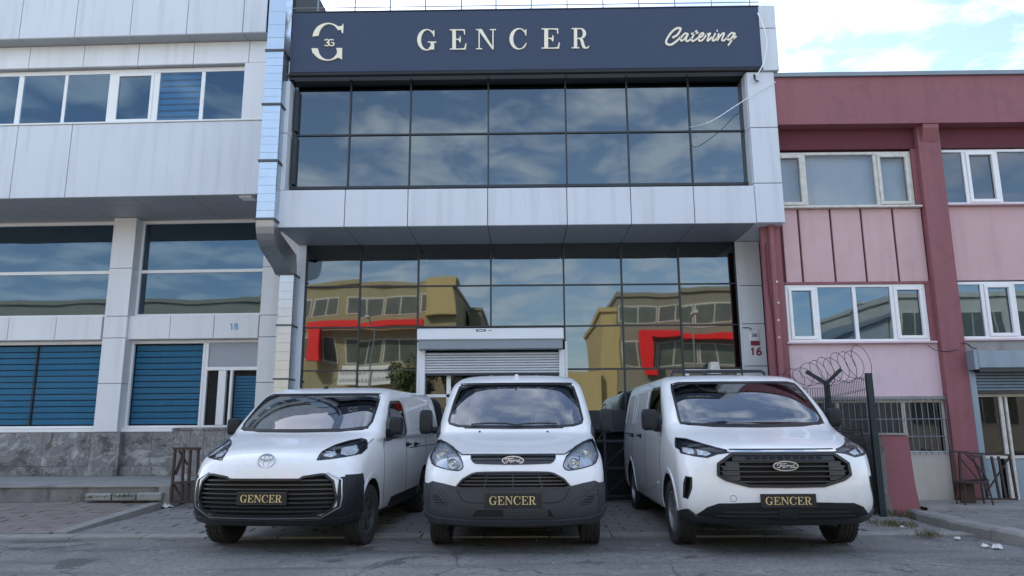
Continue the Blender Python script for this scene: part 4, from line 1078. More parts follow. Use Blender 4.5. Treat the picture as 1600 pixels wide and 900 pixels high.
# drain pipe
dp = empty('drain_pipe', (fx(1210, 480, YR - .14), YR - .14, 0), label='maroon painted drain pipe on the left edge of the pink building', cat='pipe')
pxx = fx(1213.5, 480, YR - .14)
MB(dp.location).tube([(pxx, YR - .14, .1), (pxx, YR - .14, 2.9), ], .048, 12).build('pipe', 'maroon', dp, smooth=True)
MB(dp.location).tube([(pxx, YR - .14, 2.9), (pxx, YR - .14, 5.6)], .045, 12).build('pipe', 'maroon', dp, smooth=True)
for zz_ in (2.9, 1.6, 4.05): MB(dp.location).tube([(pxx, YR - .14, zz_ - .04), (pxx, YR - .14, zz_ + .04)], .056, 12).build('collar', 'maroon', dp, smooth=True)
for p in ((1216.5, 500), (1217.5, 527), (1214, 440), (1216.5, 473)):
    q = atY(p[0], p[1], YR - .205); MB(dp.location).lathe([(.0, -.004), (.018, -.003), (.02, .004)], q, 'y', 7).build('chipped_paint', 'plastic_dirty', dp)
cable('cable', [(1196, 380, YR - .12), (1200, 440, YR - .1), (1208, 500, YR - .1), (1213, 560, YR - .09), (1216, 600, YR - .1)], .010, 'maroon_dark', 'dark cable hanging in the corner beside the maroon drain pipe')
cable('cable', [(1450, 540, YR - .02), (1462, 547, YR - .14), (1480, 549, YR - .14), (1497, 546, YR - .14)], .006, 'black_plastic', 'thin black wire crossing the maroon column at the workshop lintel')
cable('cable', [(1503, 535, YR - .14), (1512, 538, YR - .2), (1518, 543, YR - .34), (1526, 545, YR - .34)], .010, 'dark_steel', 'short loose wire lying on the blue grey shutter box')

# stub wall at the fence
sw = empty('stub_wall', (5.7, 11.15, 0), label='low broken concrete wall end painted red beside the fence', cat='wall')
q0, q1 = atY(1378, 740, 11.12), atY(1431, 740, 11.12); zt_s = fz(1400, 680, 11.12)
ol = [(q0.x + .12, 0), (q1.x + .03, 0), (fx(1428, 740, 11.12), .5), (fx(1420, 690, 11.12), zt_s - .06), (fx(1418, 690, 11.12), zt_s), (q0.x + .02, zt_s), (q0.x + .07, .9), (q0.x + .05, .4)]
MB(sw.location).prism(ol, 11.12, 12.0).build('painted_face', 'maroon', sw)
rough = [(q0.x - .03, 0), (q0.x + .118, 0), (q0.x + .048, .4), (q0.x + .068, .9), (q0.x + .018, zt_s), (q0.x + .13, zt_s + .02), (q0.x - .03, zt_s + .025)]
b3 = MB(sw.location); b3.prism([(q0.x - .06, 0), (q0.x + .117, 0), (q0.x + .047, .4), (q0.x + .067, .9), (q0.x + .016, zt_s), (q0.x - .05, zt_s - .02), (q0.x - .08, .6)], 11.09, 12.0); b3.build('rough_edge', 'concrete_old', sw)
MB(sw.location).box((q0.x - .03, 11.10, zt_s + .003), (fx(1420, 690, 11.12), 12.0, zt_s + .03)).build('cap', 'concrete', sw)
# ================================================================== ACROSS THE STREET (seen in the glass)
YO = -12.0; YM = 2 * YW - YO          # where it appears behind the mirror
def om(px, py, d=0.0): p = atY(px, py, YM - d); return p.x, p.z
def opp_building(name, label, x0, x1, top, wallm, rows, bays, y=YO, depth=10, gap=1.9, win='window_glass_sky_tint'):
    o = empty(name, ((x0 + x1) / 2, y, 0), label=label, cat='building')
    MB(o.location).box((x0, y - depth, 0), (x1, y, top)).build('wall', wallm, o)
    MB(o.location).box((x0 - .1, y - depth, top), (x1 + .1, y + .12, top + .25)).build('coping', wallm, o)
    n = max(1, int((x1 - x0) / gap)); w = (x1 - x0) / n
    for (z0, z1) in rows:
        for i in range(n):
            a = x0 + i * w + .04; b_ = x0 + (i + 1) * w - .04
            if i % 4 == 3: b_ -= .4
            f = MB(o.location).box((a, y - .02, z0), (b_, y + .03, z1)).build('window', 'plastic_dirty', o)
            MB(o.location).box((a + .06, y + .031, z0 + .06), ((a + b_) / 2 - .03, y + .04, z1 - .06)).box(((a + b_) / 2 + .03, y + .031, z0 + .06), (b_ - .06, y + .04, z1 - .06)).build('pane', win, f)
    return o
def red_portal(o, x0, x1, z0, z1, y, w=.75, leg=True, legx=None):
    MB(o.location).box((x0, y, z1 - w * .55), (x1, y + .5, z1)).build('red_beam', 'red_frame', o)
    lx0 = x0 if legx is None else legx
    MB(o.location).box((lx0, y, z0), (lx0 + w, y + .5, z1 - w * .55 - .003)).build('red_leg', 'red_frame', o)
mat('dark_pane', (.13, .145, .125), .12, var=.6, vscale=.7, col2=(.05, .055, .05))
xa, za = om(711, 445); xl_, z1_ = om(480, 462); _, z2_ = om(480, 493); _, z3_ = om(480, 530); _, z4_ = om(480, 570)
A = opp_building('commercial_building', 'yellow grey commercial building with a red portal reflected in the left of the glass front', -17, xa, za, 'cream_facade', [(z2_, z1_), (z4_, z3_)], 0, win='dark_pane')
x_, _ = om(667, 450); MB(A.location).box((x_, YO + .03, z2_ - .2), (xa + .02, YO + .35, za + .28)).build('corner_pier', 'yellow_wall', A)
rx0, rz1 = om(488, 505, .0); rx1, _ = om(664, 505); _, rz0 = om(490, 572)
red_portal(A, rx0, rx1, rz0, rz1, YO + .36, .62)
bn = empty('shop_banner', ((om(537, 573)[0] + om(615, 573)[0]) / 2, YO + .5, om(537, 602)[1]), label='pale lettered banner hung low on the yellow building across the street', cat='banner')
x0_, zt1 = om(537, 573); x1_, zb1 = om(613, 601)
MB(bn.location).box((x0_, YO + .45, zb1), (x1_, YO + .5, zt1)).build('banner_cloth', 'plastic_white', bn)
mbn = MB(bn.location)
for row in (.70, .28):
    x = x0_ + .1
    while x < x1_ - .15:
        hgt = rnd.choice((.16, .22, .18)); wd = rnd.uniform(.05, .11); zc_ = zb1 + (zt1 - zb1) * row
        mbn.box((x, YO + .5, zc_ - .1), (x + .02, YO + .512, zc_ - .1 + hgt)).box((x + .021, YO + .5, zc_ - .1), (x + wd, YO + .511, zc_ - .07)).box((x + .021, YO + .5, zc_ - .01), (x + wd, YO + .511, zc_ + .02))
        x += wd + .05
mbn.build('lettering', 'ink_grey', bn)
xb0, zb_ = om(966, 463); _, w1 = om(1000, 478); _, w0 = om(1000, 505); _, v1 = om(1050, 532); _, v0 = om(1050, 572)
Bb = opp_building('commercial_building', 'grey green office building with a red portal reflected in the right of the glass front', xb0, 13.2, zb_, 'grey_facade', [(w0, w1), (v0, v1)], 0, win='dark_pane')
rx0, rz1 = om(1001, 517); _, rz0 = om(1003, 588)
red_portal(Bb, rx0, 12.9, rz0, rz1, YO + .2, .58)
xk, zk = om(939, 487)
opp_building('yellow_annex', 'narrow yellow annex reflected between the vans in the right glass bays', xk, xb0 - .02, zk, 'yellow_wall', [], 0, y=YO - .5)
xk2, zk2 = om(886, 583)
MB().box((xk2, YO - .3, 0), (xk - .02, YO, zk2)).build('boundary_wall', 'yellow_wall', label='low yellow boundary wall reflected behind the middle van', cat='wall')
xk, zk = om(745, 462)
opp_building('grey_warehouse', 'grey warehouse end wall reflected beside the yellow building', xa + .3, xk, zk, 'grey_facade', [], 0, y=YO - 6)
opp_building('cream_office_building', 'cream office building reflected in the windows on the far left', -48, -17.3, 9.0, 'grey_facade', [(.9, 3.4), (4.6, 7.2)], 0, y=YO - 1, win='dark_pane')
opp_building('cream_factory', 'cream factory reflected in the windows of the pink building', 18.8, 60, 7.7, 'cream_wall', [(1.4, 3.0), (5.0, 7.0)], 0, y=YO, win='dark_pane', gap=1.4)
def tree(loc, h, cr, label, n=3200):
    o = empty('street_tree', loc, label=label, cat='tree', group='trees across the street')
    t = MB(loc); b0 = Vector(loc)
    t.tube([b0, b0 + Vector((.05, 0, h * .3)), b0 + Vector((0, .05, h * .6))], .11, 8, r2=.06)
    for k in range(6):
        a = k * 1.05; t.tube([b0 + Vector((0, 0, h * (.35 + .04 * k))), b0 + Vector((math.cos(a) * cr * .7, math.sin(a) * cr * .7, h * (.62 + .05 * k)))], .04, 5, r2=.015)
    t.build('trunk', 'bark', o, smooth=True)
    m = MB(loc); cl = [(Vector((rnd.gauss(0, .4), rnd.gauss(0, .4), rnd.gauss(0, .35))) * cr + b0 + Vector((0, 0, h * .72)), rnd.uniform(.3, .5) * cr) for _ in range(14)]
    for _ in range(n):
        c, r = rnd.choice(cl); d = Vector((rnd.gauss(0, 1), rnd.gauss(0, 1), rnd.gauss(0, 1))).normalized() * r * rnd.uniform(.6, 1.05)
        p = c + d; u = Vector((rnd.gauss(0, 1), rnd.gauss(0, 1), rnd.gauss(0, 1))).normalized(); v = u.orthogonal().normalized(); s = rnd.uniform(.05, .11)
        m.add([p - u * s, p + v * s * .5, p + u * s, p - v * s * .5], [(0, 1, 2, 3)])
    m.build('crown', 'foliage', o)
p, z = om(701, 500, 2.5); tree((p, YO + 2.5, 0), 6.4, 1.0, 'round leafy tree reflected above the roller shutter')
p, z = om(640, 560, 4); tree((p, YO + 4, 0), 5.0, 1.35, 'bushy tree reflected left of the roller shutter')

wh = empty('low_warehouse', (16, YO - 1, 0), label='dark low warehouse with a sloping roof reflected in the pink building windows', cat='building')
MB(wh.location).prism([(13.3, 0), (18.7, 0), (18.7, 6.9), (13.3, 4.6)], YO - 8, YO - 1, 'y').build('wall', 'soffit_dark', wh)
MB(wh.location).prism([(13.25, 4.62), (18.7, 6.94), (18.7, 7.08), (13.25, 4.76)], YO - 8, YO - .8, 'y').build('roof', 'coping_grey', wh)

for k, xx in enumerate((-14.5, -7.6, 8.4, 15.5)):
    p = Vector((xx, -9.8, .12)); o = empty('street_lamp', p, label='tall street lamp across the road ' + ('before the grey offices at the far left', 'in front of the pale banner', 'standing in front of the right red portal', 'standing before the low dark warehouse')[k], cat='street lamp', group='street lamps across the road')
    MB(p).tube([p, p + Vector((0, 0, 6.5))], .07, 8, r2=.04).build('pole', 'coping_grey', o)
    MB(p).tube([p + Vector((0, 0, 6.5)), p + Vector((0, .9, 6.75))], .03, 6).build('arm', 'coping_grey', o); MB(p).box(p + Vector((-.1, .7, 6.7)), p + Vector((.1, 1.3, 6.8))).build('lamp_head', 'plastic_dirty', o)
# ================================================================== VANS
mat('van_paint', (.80, .815, .84), .32, coat=1.0, var=.05, vscale=1.5, spots=.10, spot_col=(.55, .53, .50), spot_scale=5, grime=.5)
mat('bumper_grey', (.030, .033, .039), .55, var=.25, vscale=14, col2=(.06, .062, .066), bump=.05, bscale=180)
mat('van_cladding', (.011, .013, .016), .5, spec=.35, var=.25, vscale=14, col2=(.018, .020, .023), bump=.05, bscale=180)
mat('gap_black', (.008, .008, .009), .8)
mat('grille_black', (.014, .015, .017), .38)
mat('grille_satin', (.030, .033, .038), .32)
mat('chrome', (.78, .80, .83), .12, 1.0)
mat('satin_silver', (.50, .52, .55), .3, .9)
mat('lamp_inner', (.55, .57, .60), .25, .4, var=.35, vscale=14, col2=(.30, .30, .32))
mat('lens_speckle', (.84, .86, .88), .12, .15, var=.7, vscale=34, col2=(.16, .16, .18), bump=.6, bscale=60)
mat('lens_white', (.80, .82, .85), .15)
mat('lamp_dark', (.03, .033, .038), .3, .4)
mat('amber', (.55, .20, .03), .3)
mat('tyre', (.022, .022, .023), .85, var=.4, vscale=20, col2=(.05, .048, .045), bump=.2, bscale=60)
mat('rim_silver', (.42, .43, .45), .35, .8, var=.3, vscale=10)
mat('rim_dark', (.10, .105, .11), .5, .5)
mat('seat_cloth', (.06, .065, .075), .9)
mat('dash', (.05, .055, .06), .7)
mat('plate_black', (.010, .010, .011), .4)
mat('gold_letter', (.78, .62, .30), .35, .3)
mat('oval_blue', (.012, .03, .075), .2, .2, coat=1)
mat('screen_frit', (.012, .014, .016), .25)

class Van:
    def __init__(s, keys, loc, yaw, pitch, length, name, label, axle_f, axle_r, wheel_r=.335, nf=26):
        s.keys = keys; s.len = length; s.axf = axle_f; s.axr = axle_r; s.wr = wheel_r; s.zblack = .325
        s.root = bpy.data.objects.new(name, None); C.objects.link(s.root)
        s.root.location = loc; s.root.rotation_euler = (pitch, 0, -yaw)
        tag(s.root, label, 'van', 'white delivery vans parked in a row')
        s.m = Matrix.Translation(loc) @ s.root.rotation_euler.to_matrix().to_4x4(); s.inv = s.m.inverted()
        sl = catmull(keys, 4); s.slices = sl
        vs = []; n = 0; rings = []
        for (z, yf, W, L, ne, yr) in sl:
            half = []
            for i in range(nf + 1):
                th = (i / nf) ** .8 * math.pi / 2
                half.append((W * math.sin(th) ** (2 / ne), yf + L * (1 - max(0, math.cos(th)) ** (2 / ne))))
            y0, y1 = yf + L, yr - .16
            for i in range(1, 25): half.append((W, y0 + (y1 - y0) * i / 24))
            for i in range(1, 9):
                th = i / 8 * math.pi / 2
                half.append((W * (max(0, math.cos(th)) ** (2 / 3.2)) if i < 8 else 0, y1 + .16 * math.sin(th) ** (2 / 3.2)))
            ring = [(x, y, z) for x, y in half] + [(-x, y, z) for x, y in half[-2:0:-1]]
            rings.append(ring)
        k = len(rings[0]); fs = []
        for r in rings: vs += r
        for i in range(len(rings) - 1):
            for j in range(k): fs.append((i * k + j, i * k + (j + 1) % k, (i + 1) * k + (j + 1) % k, (i + 1) * k + j))
        fs += [tuple(range(k - 1, -1, -1))]
        # cap on the roof as strips between the two halves
        b0 = (len(rings) - 1) * k; h = k // 2
        for j in range(h):
            a, b_ = j, j + 1; c, d = (k - j) % k, (k - j - 1) % k
            q = [b0 + a, b0 + b_, b0 + d, b0 + c]; q2 = []
            for t in q:
                if t not in q2: q2.append(t)
            if len(q2) > 2: fs.append(tuple(q2))
        s.bv, s.bf = vs, fs
        bm = bmesh.new(); me = bpy.data.meshes.new('tmp'); me.from_pydata(vs, [], fs); bm.from_mesh(me)
        bmesh.ops.recalc_face_normals(bm, faces=bm.faces); bm.to_mesh(me); s.shell = me
        s.bvh = BVHTree.FromBMesh(bm); bm.free(); s.cut = [[], [], []]; s.body = None
    # ---- measuring
    def hit(s, px, py, cx=None):
        """where a photo pixel falls on this van's skin (local coordinates)"""
        if cx is None:
            c = s.m @ Vector((0, .8, 1.0)); q = ROT.inverted() @ (c - CAM); cx = 800 + F * q.x / -q.z
        o = s.inv @ CAM
        for k in range(60):
            d = (s.inv.to_3x3() @ ray(px, py)).normalized(); r = s.bvh.ray_cast(o, d)
            if r[0] is not None: return r[0]
            px += (1 if px < cx else -1) * .6; py += .15 if py < 640 else 0
        return Vector((0, 0, 1))
    def width(s, z):
        for a, b_ in zip(s.slices, s.slices[1:]):
            if a[0] <= z <= b_[0]: return a[2] + (b_[2] - a[2]) * (z - a[0]) / max(1e-6, b_[0] - a[0])
        return s.slices[-1][2]
    def inset(s, ol, m): return [(max(-s.width(p[1]) + m, min(s.width(p[1]) - m, p[0])), p[1]) for p in ol]
    def F2(s, pts): return [(lambda p: (p.x, p.z))(s.hit(*p)) for p in pts]
    def S2(s, pts): return [(lambda p: (p.y, p.z))(s.hit(*p)) for p in pts]
    def proj(s, a, b, mode):
        o, d = {'f': (Vector((a, -1.5, b)), Vector((0, 1, 0))), 'r': (Vector((2, a, b)), Vector((-1, 0, 0))),
                'l': (Vector((-2, a, b)), Vector((1, 0, 0))), 't': (Vector((a, b, 3)), Vector((0, 0, -1)))}[mode]
        r = s.bvh.ray_cast(o, d)
        if r[0] is None:
            for t in range(1, 40):
                o2 = o.copy()
                if mode == 'f': o2.x *= 1 - .004 * t
                else: o2.z += (-.006 if b > 1 else .006) * t
                r = s.bvh.ray_cast(o2, d)
                if r[0] is not None:
                    p = r[0].copy()
                    return p, r[1], d
            return Vector((a, 0, b)), Vector((0, -1, 0)), d
        return r[0], r[1], d
    # ---- surface pieces
    def tri(s, outline, step=.045):
        ol = []
        n = len(outline)
        for i in range(n):
            a, b_ = outline[i], outline[(i + 1) % n]; L = math.dist(a, b_); k = max(1, int(L / step))
            ol += [(a[0] + (b_[0] - a[0]) * j / k, a[1] + (b_[1] - a[1]) * j / k) for j in range(k)]
        xs = [p[0] for p in ol]; ys = [p[1] for p in ol]; ex = []
        def inside(x, y):
            c = False; m = len(ol)
            for i in range(m):
                x1, y1 = ol[i]; x2, y2 = ol[i - 1]
                if (y1 > y) != (y2 > y) and x < (x2 - x1) * (y - y1) / (y2 - y1) + x1: c = not c
            return c
        y = min(ys) + step / 2; r = 0
        while y < max(ys):
            x = min(xs) + (step / 2 if r % 2 else step * .15)
            while x < max(xs):
                if inside(x, y) and min(math.dist((x, y), p) for p in ol) > step * .35: ex.append((x, y))
                x += step
            y += step * .87; r += 1
        return tri2d([ol], 1e-6, ex)
    def patch(s, name, m, outline, mode='f', off=.004, thick=.02, step=.045, parent=None, along=False, smooth=True, **k):
        V, T = s.tri(outline, step); n = len(V); mb = MB(); top = []; bot = []
        for p in V:
            h, nn, d = s.proj(p[0], p[1], mode)
            if along: top.append(h - d * off); bot.append(h + d * (thick - off))
            else: top.append(h + nn * off); bot.append(h + nn * (off - thick))
        cnt = set((t[i], t[(i + 1) % len(t)]) for t in T for i in range(len(t)))
        f = [tuple(t) for t in T] + [tuple(i + n for i in reversed(t)) for t in T] + [(a, a + n, b_ + n, b_) for a, b_ in cnt if (b_, a) not in cnt]
        mb.add(top + bot, f)
        if name is None: return mb
        return mb.build(name, m, parent or s.body, smooth=smooth, **k)
    def rib(s, name, m, pts, mode='f', w=.008, off=.002, thick=.006, closed=False, parent=None, dens=.03, build=True):
        P = []
        n = len(pts)
        for i in range(n if closed else n - 1):
            a, b_ = pts[i], pts[(i + 1) % n]; k = max(1, int(math.dist(a, b_) / dens))
            P += [(a[0] + (b_[0] - a[0]) * j / k, a[1] + (b_[1] - a[1]) * j / k) for j in range(k)]
        if not closed: P.append(pts[-1])
        v = []; f = []; m_ = len(P)
        for i, p in enumerate(P):
            q0 = P[(i - 1) % m_] if (closed or i) else p; q1 = P[(i + 1) % m_] if (closed or i < m_ - 1) else p
            d = Vector((q1[0] - q0[0], q1[1] - q0[1])); nn = Vector((-d.y, d.x)).normalized() * w / 2
            for sg in (1, -1):
                h, no_, _ = s.proj(p[0] + nn.x * sg, p[1] + nn.y * sg, mode)
                v += [h + no_ * off, h + no_ * (off - thick)]
        for i in range(m_ if closed else m_ - 1):
            a = i * 4; b_ = ((i + 1) % m_) * 4
            f += [(a, a + 2, b_ + 2, b_), (a + 1, b_ + 1, b_ + 3, a + 3), (a, b_, b_ + 1, a + 1), (a + 2, a + 3, b_ + 3, b_ + 2)]
        if not closed: f += [(0, 1, 3, 2), ((m_ - 1) * 4, (m_ - 1) * 4 + 2, (m_ - 1) * 4 + 3, (m_ - 1) * 4 + 1)]
        mb = MB(); mb.add(v, f)
        return mb.build(name, m, parent or s.body) if build else mb
    def recess(s, outline, mode='f', depth=.06, level=0, step=.06, out=.15):
        s.cut[level].append(s.patch(None, None, outline, mode, off=out, thick=depth + out, step=step, along=True))
    def well(s, y, z, r, x0, x1):
        mb = MB(); n = 36; v = []; 
        for x in (x0, x1):
            for k in range(n): v.append((x, y + r * math.cos(2 * math.pi * k / n), z + r * math.sin(2 * math.pi * k / n)))
        mb.add(v, [tuple(range(n)), tuple(range(2 * n - 1, n - 1, -1))] + [(k, k + n, (k + 1) % n + n, (k + 1) % n) for k in range(n)])
        s.cut[0].append(mb)
    def prism(s, outline, a, b_, axis, level):
        mb = MB(); mb.prism(outline, a, b_, axis); s.cut[level].append(mb)
    def make_body(s):
        me = s.shell; me.materials.append(M['van_paint']); me.materials.append(M['gap_black'])
        for pl in me.polygons:
            if sum(me.vertices[i].co.z for i in pl.vertices) / len(pl.vertices) < s.zblack: pl.material_index = 1
        me.update(); tmp = bpy.data.objects.new('tmp_body', me); C.objects.link(tmp); junk = [tmp]
        for lv in s.cut:
            if not lv: continue
            big = MB()
            for c in lv: big.add(c.v, c.f, 1)
            cm = big.mesh('tmp_cut', ['van_paint', 'gap_black']); co = bpy.data.objects.new('tmp_cut', cm); C.objects.link(co); junk.append(co)
            md = tmp.modifiers.new('b', 'BOOLEAN'); md.operation = 'DIFFERENCE'; md.object = co; md.solver = 'EXACT'
            md.use_self = False
        bpy.context.view_layer.update()
        dg = bpy.context.evaluated_depsgraph_get(); ev = tmp.evaluated_get(dg)
        nm = bpy.data.meshes.new_from_object(ev, preserve_all_data_layers=True, depsgraph=dg)
        bm = bmesh.new(); bm.from_mesh(nm); smooth_bm(bm, 32); bm.to_mesh(nm); bm.free()
        for o in junk: bpy.data.objects.remove(o)
        s.body = link('body', nm, s.root)
        return s.body
    # ---- standard fittings
    def wheel(s, x, y, side, steer=0.0, rim='rim_silver', spokes=6, w=.215):
        o = bpy.data.objects.new('wheel', None); C.objects.link(o); o.parent = s.root
        o.location = (x, y, s.wr); o.rotation_euler = (0, 0, steer)
        r = s.wr; t = MB(); h = w / 2
        pr = [(r * .64, -h * .80), (r * .80, -h * 1.0), (r * .93, -h * .98), (r * .985, -h * .82)]
        for k in range(4):
            c = -h * .6 + k * h * .4
            pr += [(r, c - h * .15), (r, c + h * .11), (r * .975, c + h * .13), (r * .975, c + h * .22), (r, c + h * .24)]
        pr += [(r * .985, h * .82), (r * .93, h * .98), (r * .80, h), (r * .64, h * .80), (r * .62, 0), (r * .64, -h * .80)]
        t.lathe(pr, (0, 0, 0), 'x', 40)
        # tread blocks
        for k in range(40):
            a = 2 * math.pi * k / 40
            for sx in (-1, 1):
                c, sn = math.cos(a), math.sin(a); c2, s2 = math.cos(a + .09), math.sin(a + .09)
                rr, r1 = r * .955, r * 1.004
                t.add([(sx * h * .66, rr * c, rr * sn), (sx * h * .99, rr * c, rr * sn), (sx * h * .99, rr * c2, rr * s2), (sx * h * .66, rr * c2, rr * s2),
                       (sx * h * .66, r1 * c, r1 * sn), (sx * h * .93, r1 * c, r1 * sn), (sx * h * .93, r1 * c2, r1 * s2), (sx * h * .66, r1 * c2, r1 * s2)],
                      [(0, 3, 2, 1), (4, 5, 6, 7), (0, 1, 5, 4), (1, 2, 6, 5), (2, 3, 7, 6), (3, 0, 4, 7)])
        t.build('tyre', 'tyre', o, smooth=True)
        m = MB(); f_ = side * h
        m.lathe([(r * .66, f_ * .80), (r * .655, f_ * .86), (r * .60, f_ * .84), (r * .58, f_ * .45), (r * .57, -f_ * .6), (r * .62, -f_ * .7)], (0, 0, 0), 'x', 36)
        m.lathe([(r * .18, f_ * .42), (r * .17, f_ * .62), (.0, f_ * .66)], (0, 0, 0), 'x', 20)
        for k in range(spokes):
            a = 2 * math.pi * k / spokes; b0, b1 = a - .16, a + .16
            p = lambda rr, an, xx: (xx, rr * math.cos(an), rr * math.sin(an))
            m.add([p(r * .15, a - .5, f_ * .5), p(r * .15, a + .5, f_ * .5), p(r * .60, b1, f_ * .70), p(r * .60, b0, f_ * .70),
                   p(r * .15, a - .5, f_ * .3), p(r * .15, a + .5, f_ * .3), p(r * .60, b1, f_ * .4), p(r * .60, b0, f_ * .4)],
                  [(0, 1, 2, 3), (7, 6, 5, 4), (0, 4, 5, 1), (1, 5, 6, 2), (2, 6, 7, 3), (3, 7, 4, 0)])
        m.build('rim', rim, o, smooth=True)
        MB().lathe([(r * .57, f_ * .2), (0, f_ * .2)], (0, 0, 0), 'x', 24).build('brake_disc', 'rim_dark', o)
        return o
    def wheels(s, xf, **k):
        for sd in (-1, 1):
            s.wheel(sd * xf, s.axf, sd, k.get('steer', 0), k.get('rim', 'rim_silver'), k.get('spokes', 6))
            s.wheel(sd * xf, s.axr, sd, 0, k.get('rim', 'rim_silver'), k.get('spokes', 6))
        MB().box((-.60, 1.5, .22), (.60, s.len - .5, .42)).build('underbody', 'gap_black', s.root)
    def plate(s, px0, py0, px1, py1, tilt=0):
        a = s.hit((px0 + px1) / 2, py1); b_ = s.hit((px0 + px1) / 2, py0); l = s.hit(px0, (py0 + py1) / 2); r = s.hit(px1, (py0 + py1) / 2)
        cx = (l.x + r.x) / 2; w = (r.x - l.x); h = b_.z - a.z; y = min(a.y, b_.y) - .022
        cx = 0 if abs(cx) < .12 else cx
        o = MB().panel(cx - w / 2, cx + w / 2, a.z, b_.z, y, .02, .006).build('number_plate', 'plate_black', s.body)
        MB().panel(cx - w / 2 + .008, cx + w / 2 - .008, a.z + .006, a.z + .010, y - .0025, .003, .0005).build('plate_rim', 'grille_satin', o)
        MB().box((cx - w * .35, y + .02, a.z + .01), (cx + w * .35, y + .08, b_.z - .01)).build('plate_bracket', 'grille_black', o)
        for pl in serif_word('GENCER', cx - w * .42, cx + w * .42, a.z + h * .23, b_.z - h * .22, .75, .04):
            mb = MB(); flat_solid(mb, pl, lambda p, q, t: (p, y - t - .0005, q), .004); mb.build('letter', 'gold_letter', o)
        return o
    def emblem_oval(s, px, py, wpx, hpx, script=True):
        c = s.hit(px, py); sc = (s.m @ c - CAM).length / F * .99; w, h = wpx * sc / 2, hpx * sc / 2
        y = s.hit(px, py).y - .02; cx = 0 if abs(c.x) < .1 else c.x
        el = lambda k, n=32: [(cx + w * k * math.cos(2 * math.pi * i / n), c.z + h * k * math.sin(2 * math.pi * i / n)) for i in range(n)]
        o = MB().prism(el(1.0), y, y + .03).build('badge', 'chrome', s.body)
        MB().prism([(cx + (p[0] - cx) * (1 - .012 / w), c.z + (p[1] - c.z) * (1 - .010 / h)) for p in el(1.0)], y - .003, y).build('badge_field', 'oval_blue', o)
        def P(q): return (cx + q[0] * w, c.z + q[1] * h)
        sw_ = h * .17
        mb = MB(); polys = []
        for st in ([(-.62, .12), (-.66, .34), (-.45, .46), (-.2, .42), (.05, .50)], [(-.34, .44), (-.42, .0), (-.55, -.34), (-.68, -.22)], [(-.50, .04), (-.28, .08)],
                   [(-.16, .1), (-.28, -.08), (-.18, -.3), (-.04, -.16), (-.08, .06), (-.16, .1)], [(.02, .1), (.14, .08), (.06, -.28)], [(.12, .02), (.26, .12), (.30, .02)],
                   [(.50, .1), (.36, -.02), (.38, -.26), (.54, -.16), (.66, .44)], [(.60, .1), (.56, -.2), (.66, -.3), (.78, -.16)]):
            polys += stroke([P(q) for q in st], sw_, 4)
        flat_solid(mb, polys, lambda a, b_, t: (a, y - .0035 - t, b_), .003); mb.build('badge_script', 'chrome', o)
        return o
    def mirror(s, cx, cy, cz, w, h, d, arm_to, side, m='van_cladding', housing=None):
        mb = MB(); n = 14; mm = 9; v = []; f = []
        e = .42
        sg = lambda t, p: math.copysign(abs(t) ** p, t)
        for i in range(mm + 1):
            ph = -math.pi / 2 + math.pi * i / mm
            for k in range(n):
                th = 2 * math.pi * k / n
                v.append((cx + w / 2 * sg(math.cos(ph), e) * sg(math.cos(th), e), cy + d / 2 * sg(math.cos(ph), e) * sg(math.sin(th), .8), cz + h / 2 * sg(math.sin(ph), e)))
        for i in range(mm):
            for k in range(n): f.append((i * n + k, i * n + (k + 1) % n, (i + 1) * n + (k + 1) % n, (i + 1) * n + k))
        mb.add(v, f); o = mb.build('side_mirror', m, s.root, smooth=True)
        ax, ay, az = arm_to
        MB().tube([(cx, cy, cz - h * .28), ((cx + ax) / 2, (cy + ay) / 2, az + .0), (ax, ay, az)], .035, 8, r2=.05).build('mirror_arm', m, o, smooth=True)
        MB().box((cx - w * .40, cy + d * .46, cz - h * .38), (cx + w * .40, cy + d * .5 + .004, cz + h * .40)).build('mirror_glass', 'chrome', o)
        return o
    def interior(s, yb, zb, zr, W=.74):
        """dashboard, wheel, seats seen dimly through the screen"""
        MB().add([(-W, yb + .03, zb - .10), (W, yb + .03, zb - .10), (W, yb + .50, zb - .02), (-W, yb + .50, zb - .02), (-W, yb + .62, zb - .2), (W, yb + .62, zb - .2), (-W, yb + .05, zb - .25), (W, yb + .05, zb - .25)],
                 [(0, 1, 2, 3), (3, 2, 5, 4), (4, 5, 7, 6), (6, 7, 1, 0), (0, 3, 4, 6), (1, 7, 5, 2)]).build('dashboard', 'dash', s.root)
        sx = W * .5
        ring = [(sx + .19 * math.cos(R(a)), yb + .62 + .06 * math.sin(R(a)), zb + .02 + .17 * math.sin(R(a))) for a in range(0, 361, 15)]
        MB().tube(ring, .016, 8).tube([(sx - .18, yb + .62, zb + .02), (sx + .18, yb + .62, zb + .02)], .02, 6).build('steering_wheel', 'grille_black', s.root, smooth=True)
        MB().box((-.11, yb + .62, zr - .13), (.11, yb + .65, zr - .05)).box((-.01, yb + .64, zr - .06), (.01, yb + .66, zr + .01)).build('rear_view_mirror', 'grille_black', s.root)
        for x in (-.52, -.16, .42):
            w = .17 if x < .3 else .22
            o = MB().prism([(yb + 1.02, zb - .35), (yb + 1.16, zb + .30), (yb + 1.26, zb + .30), (yb + 1.18, zb - .35)], x - w, x + w, 'x').build('seat', 'seat_cloth', s.root)
            MB().panel(x - .11, x + .11, zb + .34, zb + .50, yb + 1.17, .09, .03).build('headrest', 'seat_cloth', o)
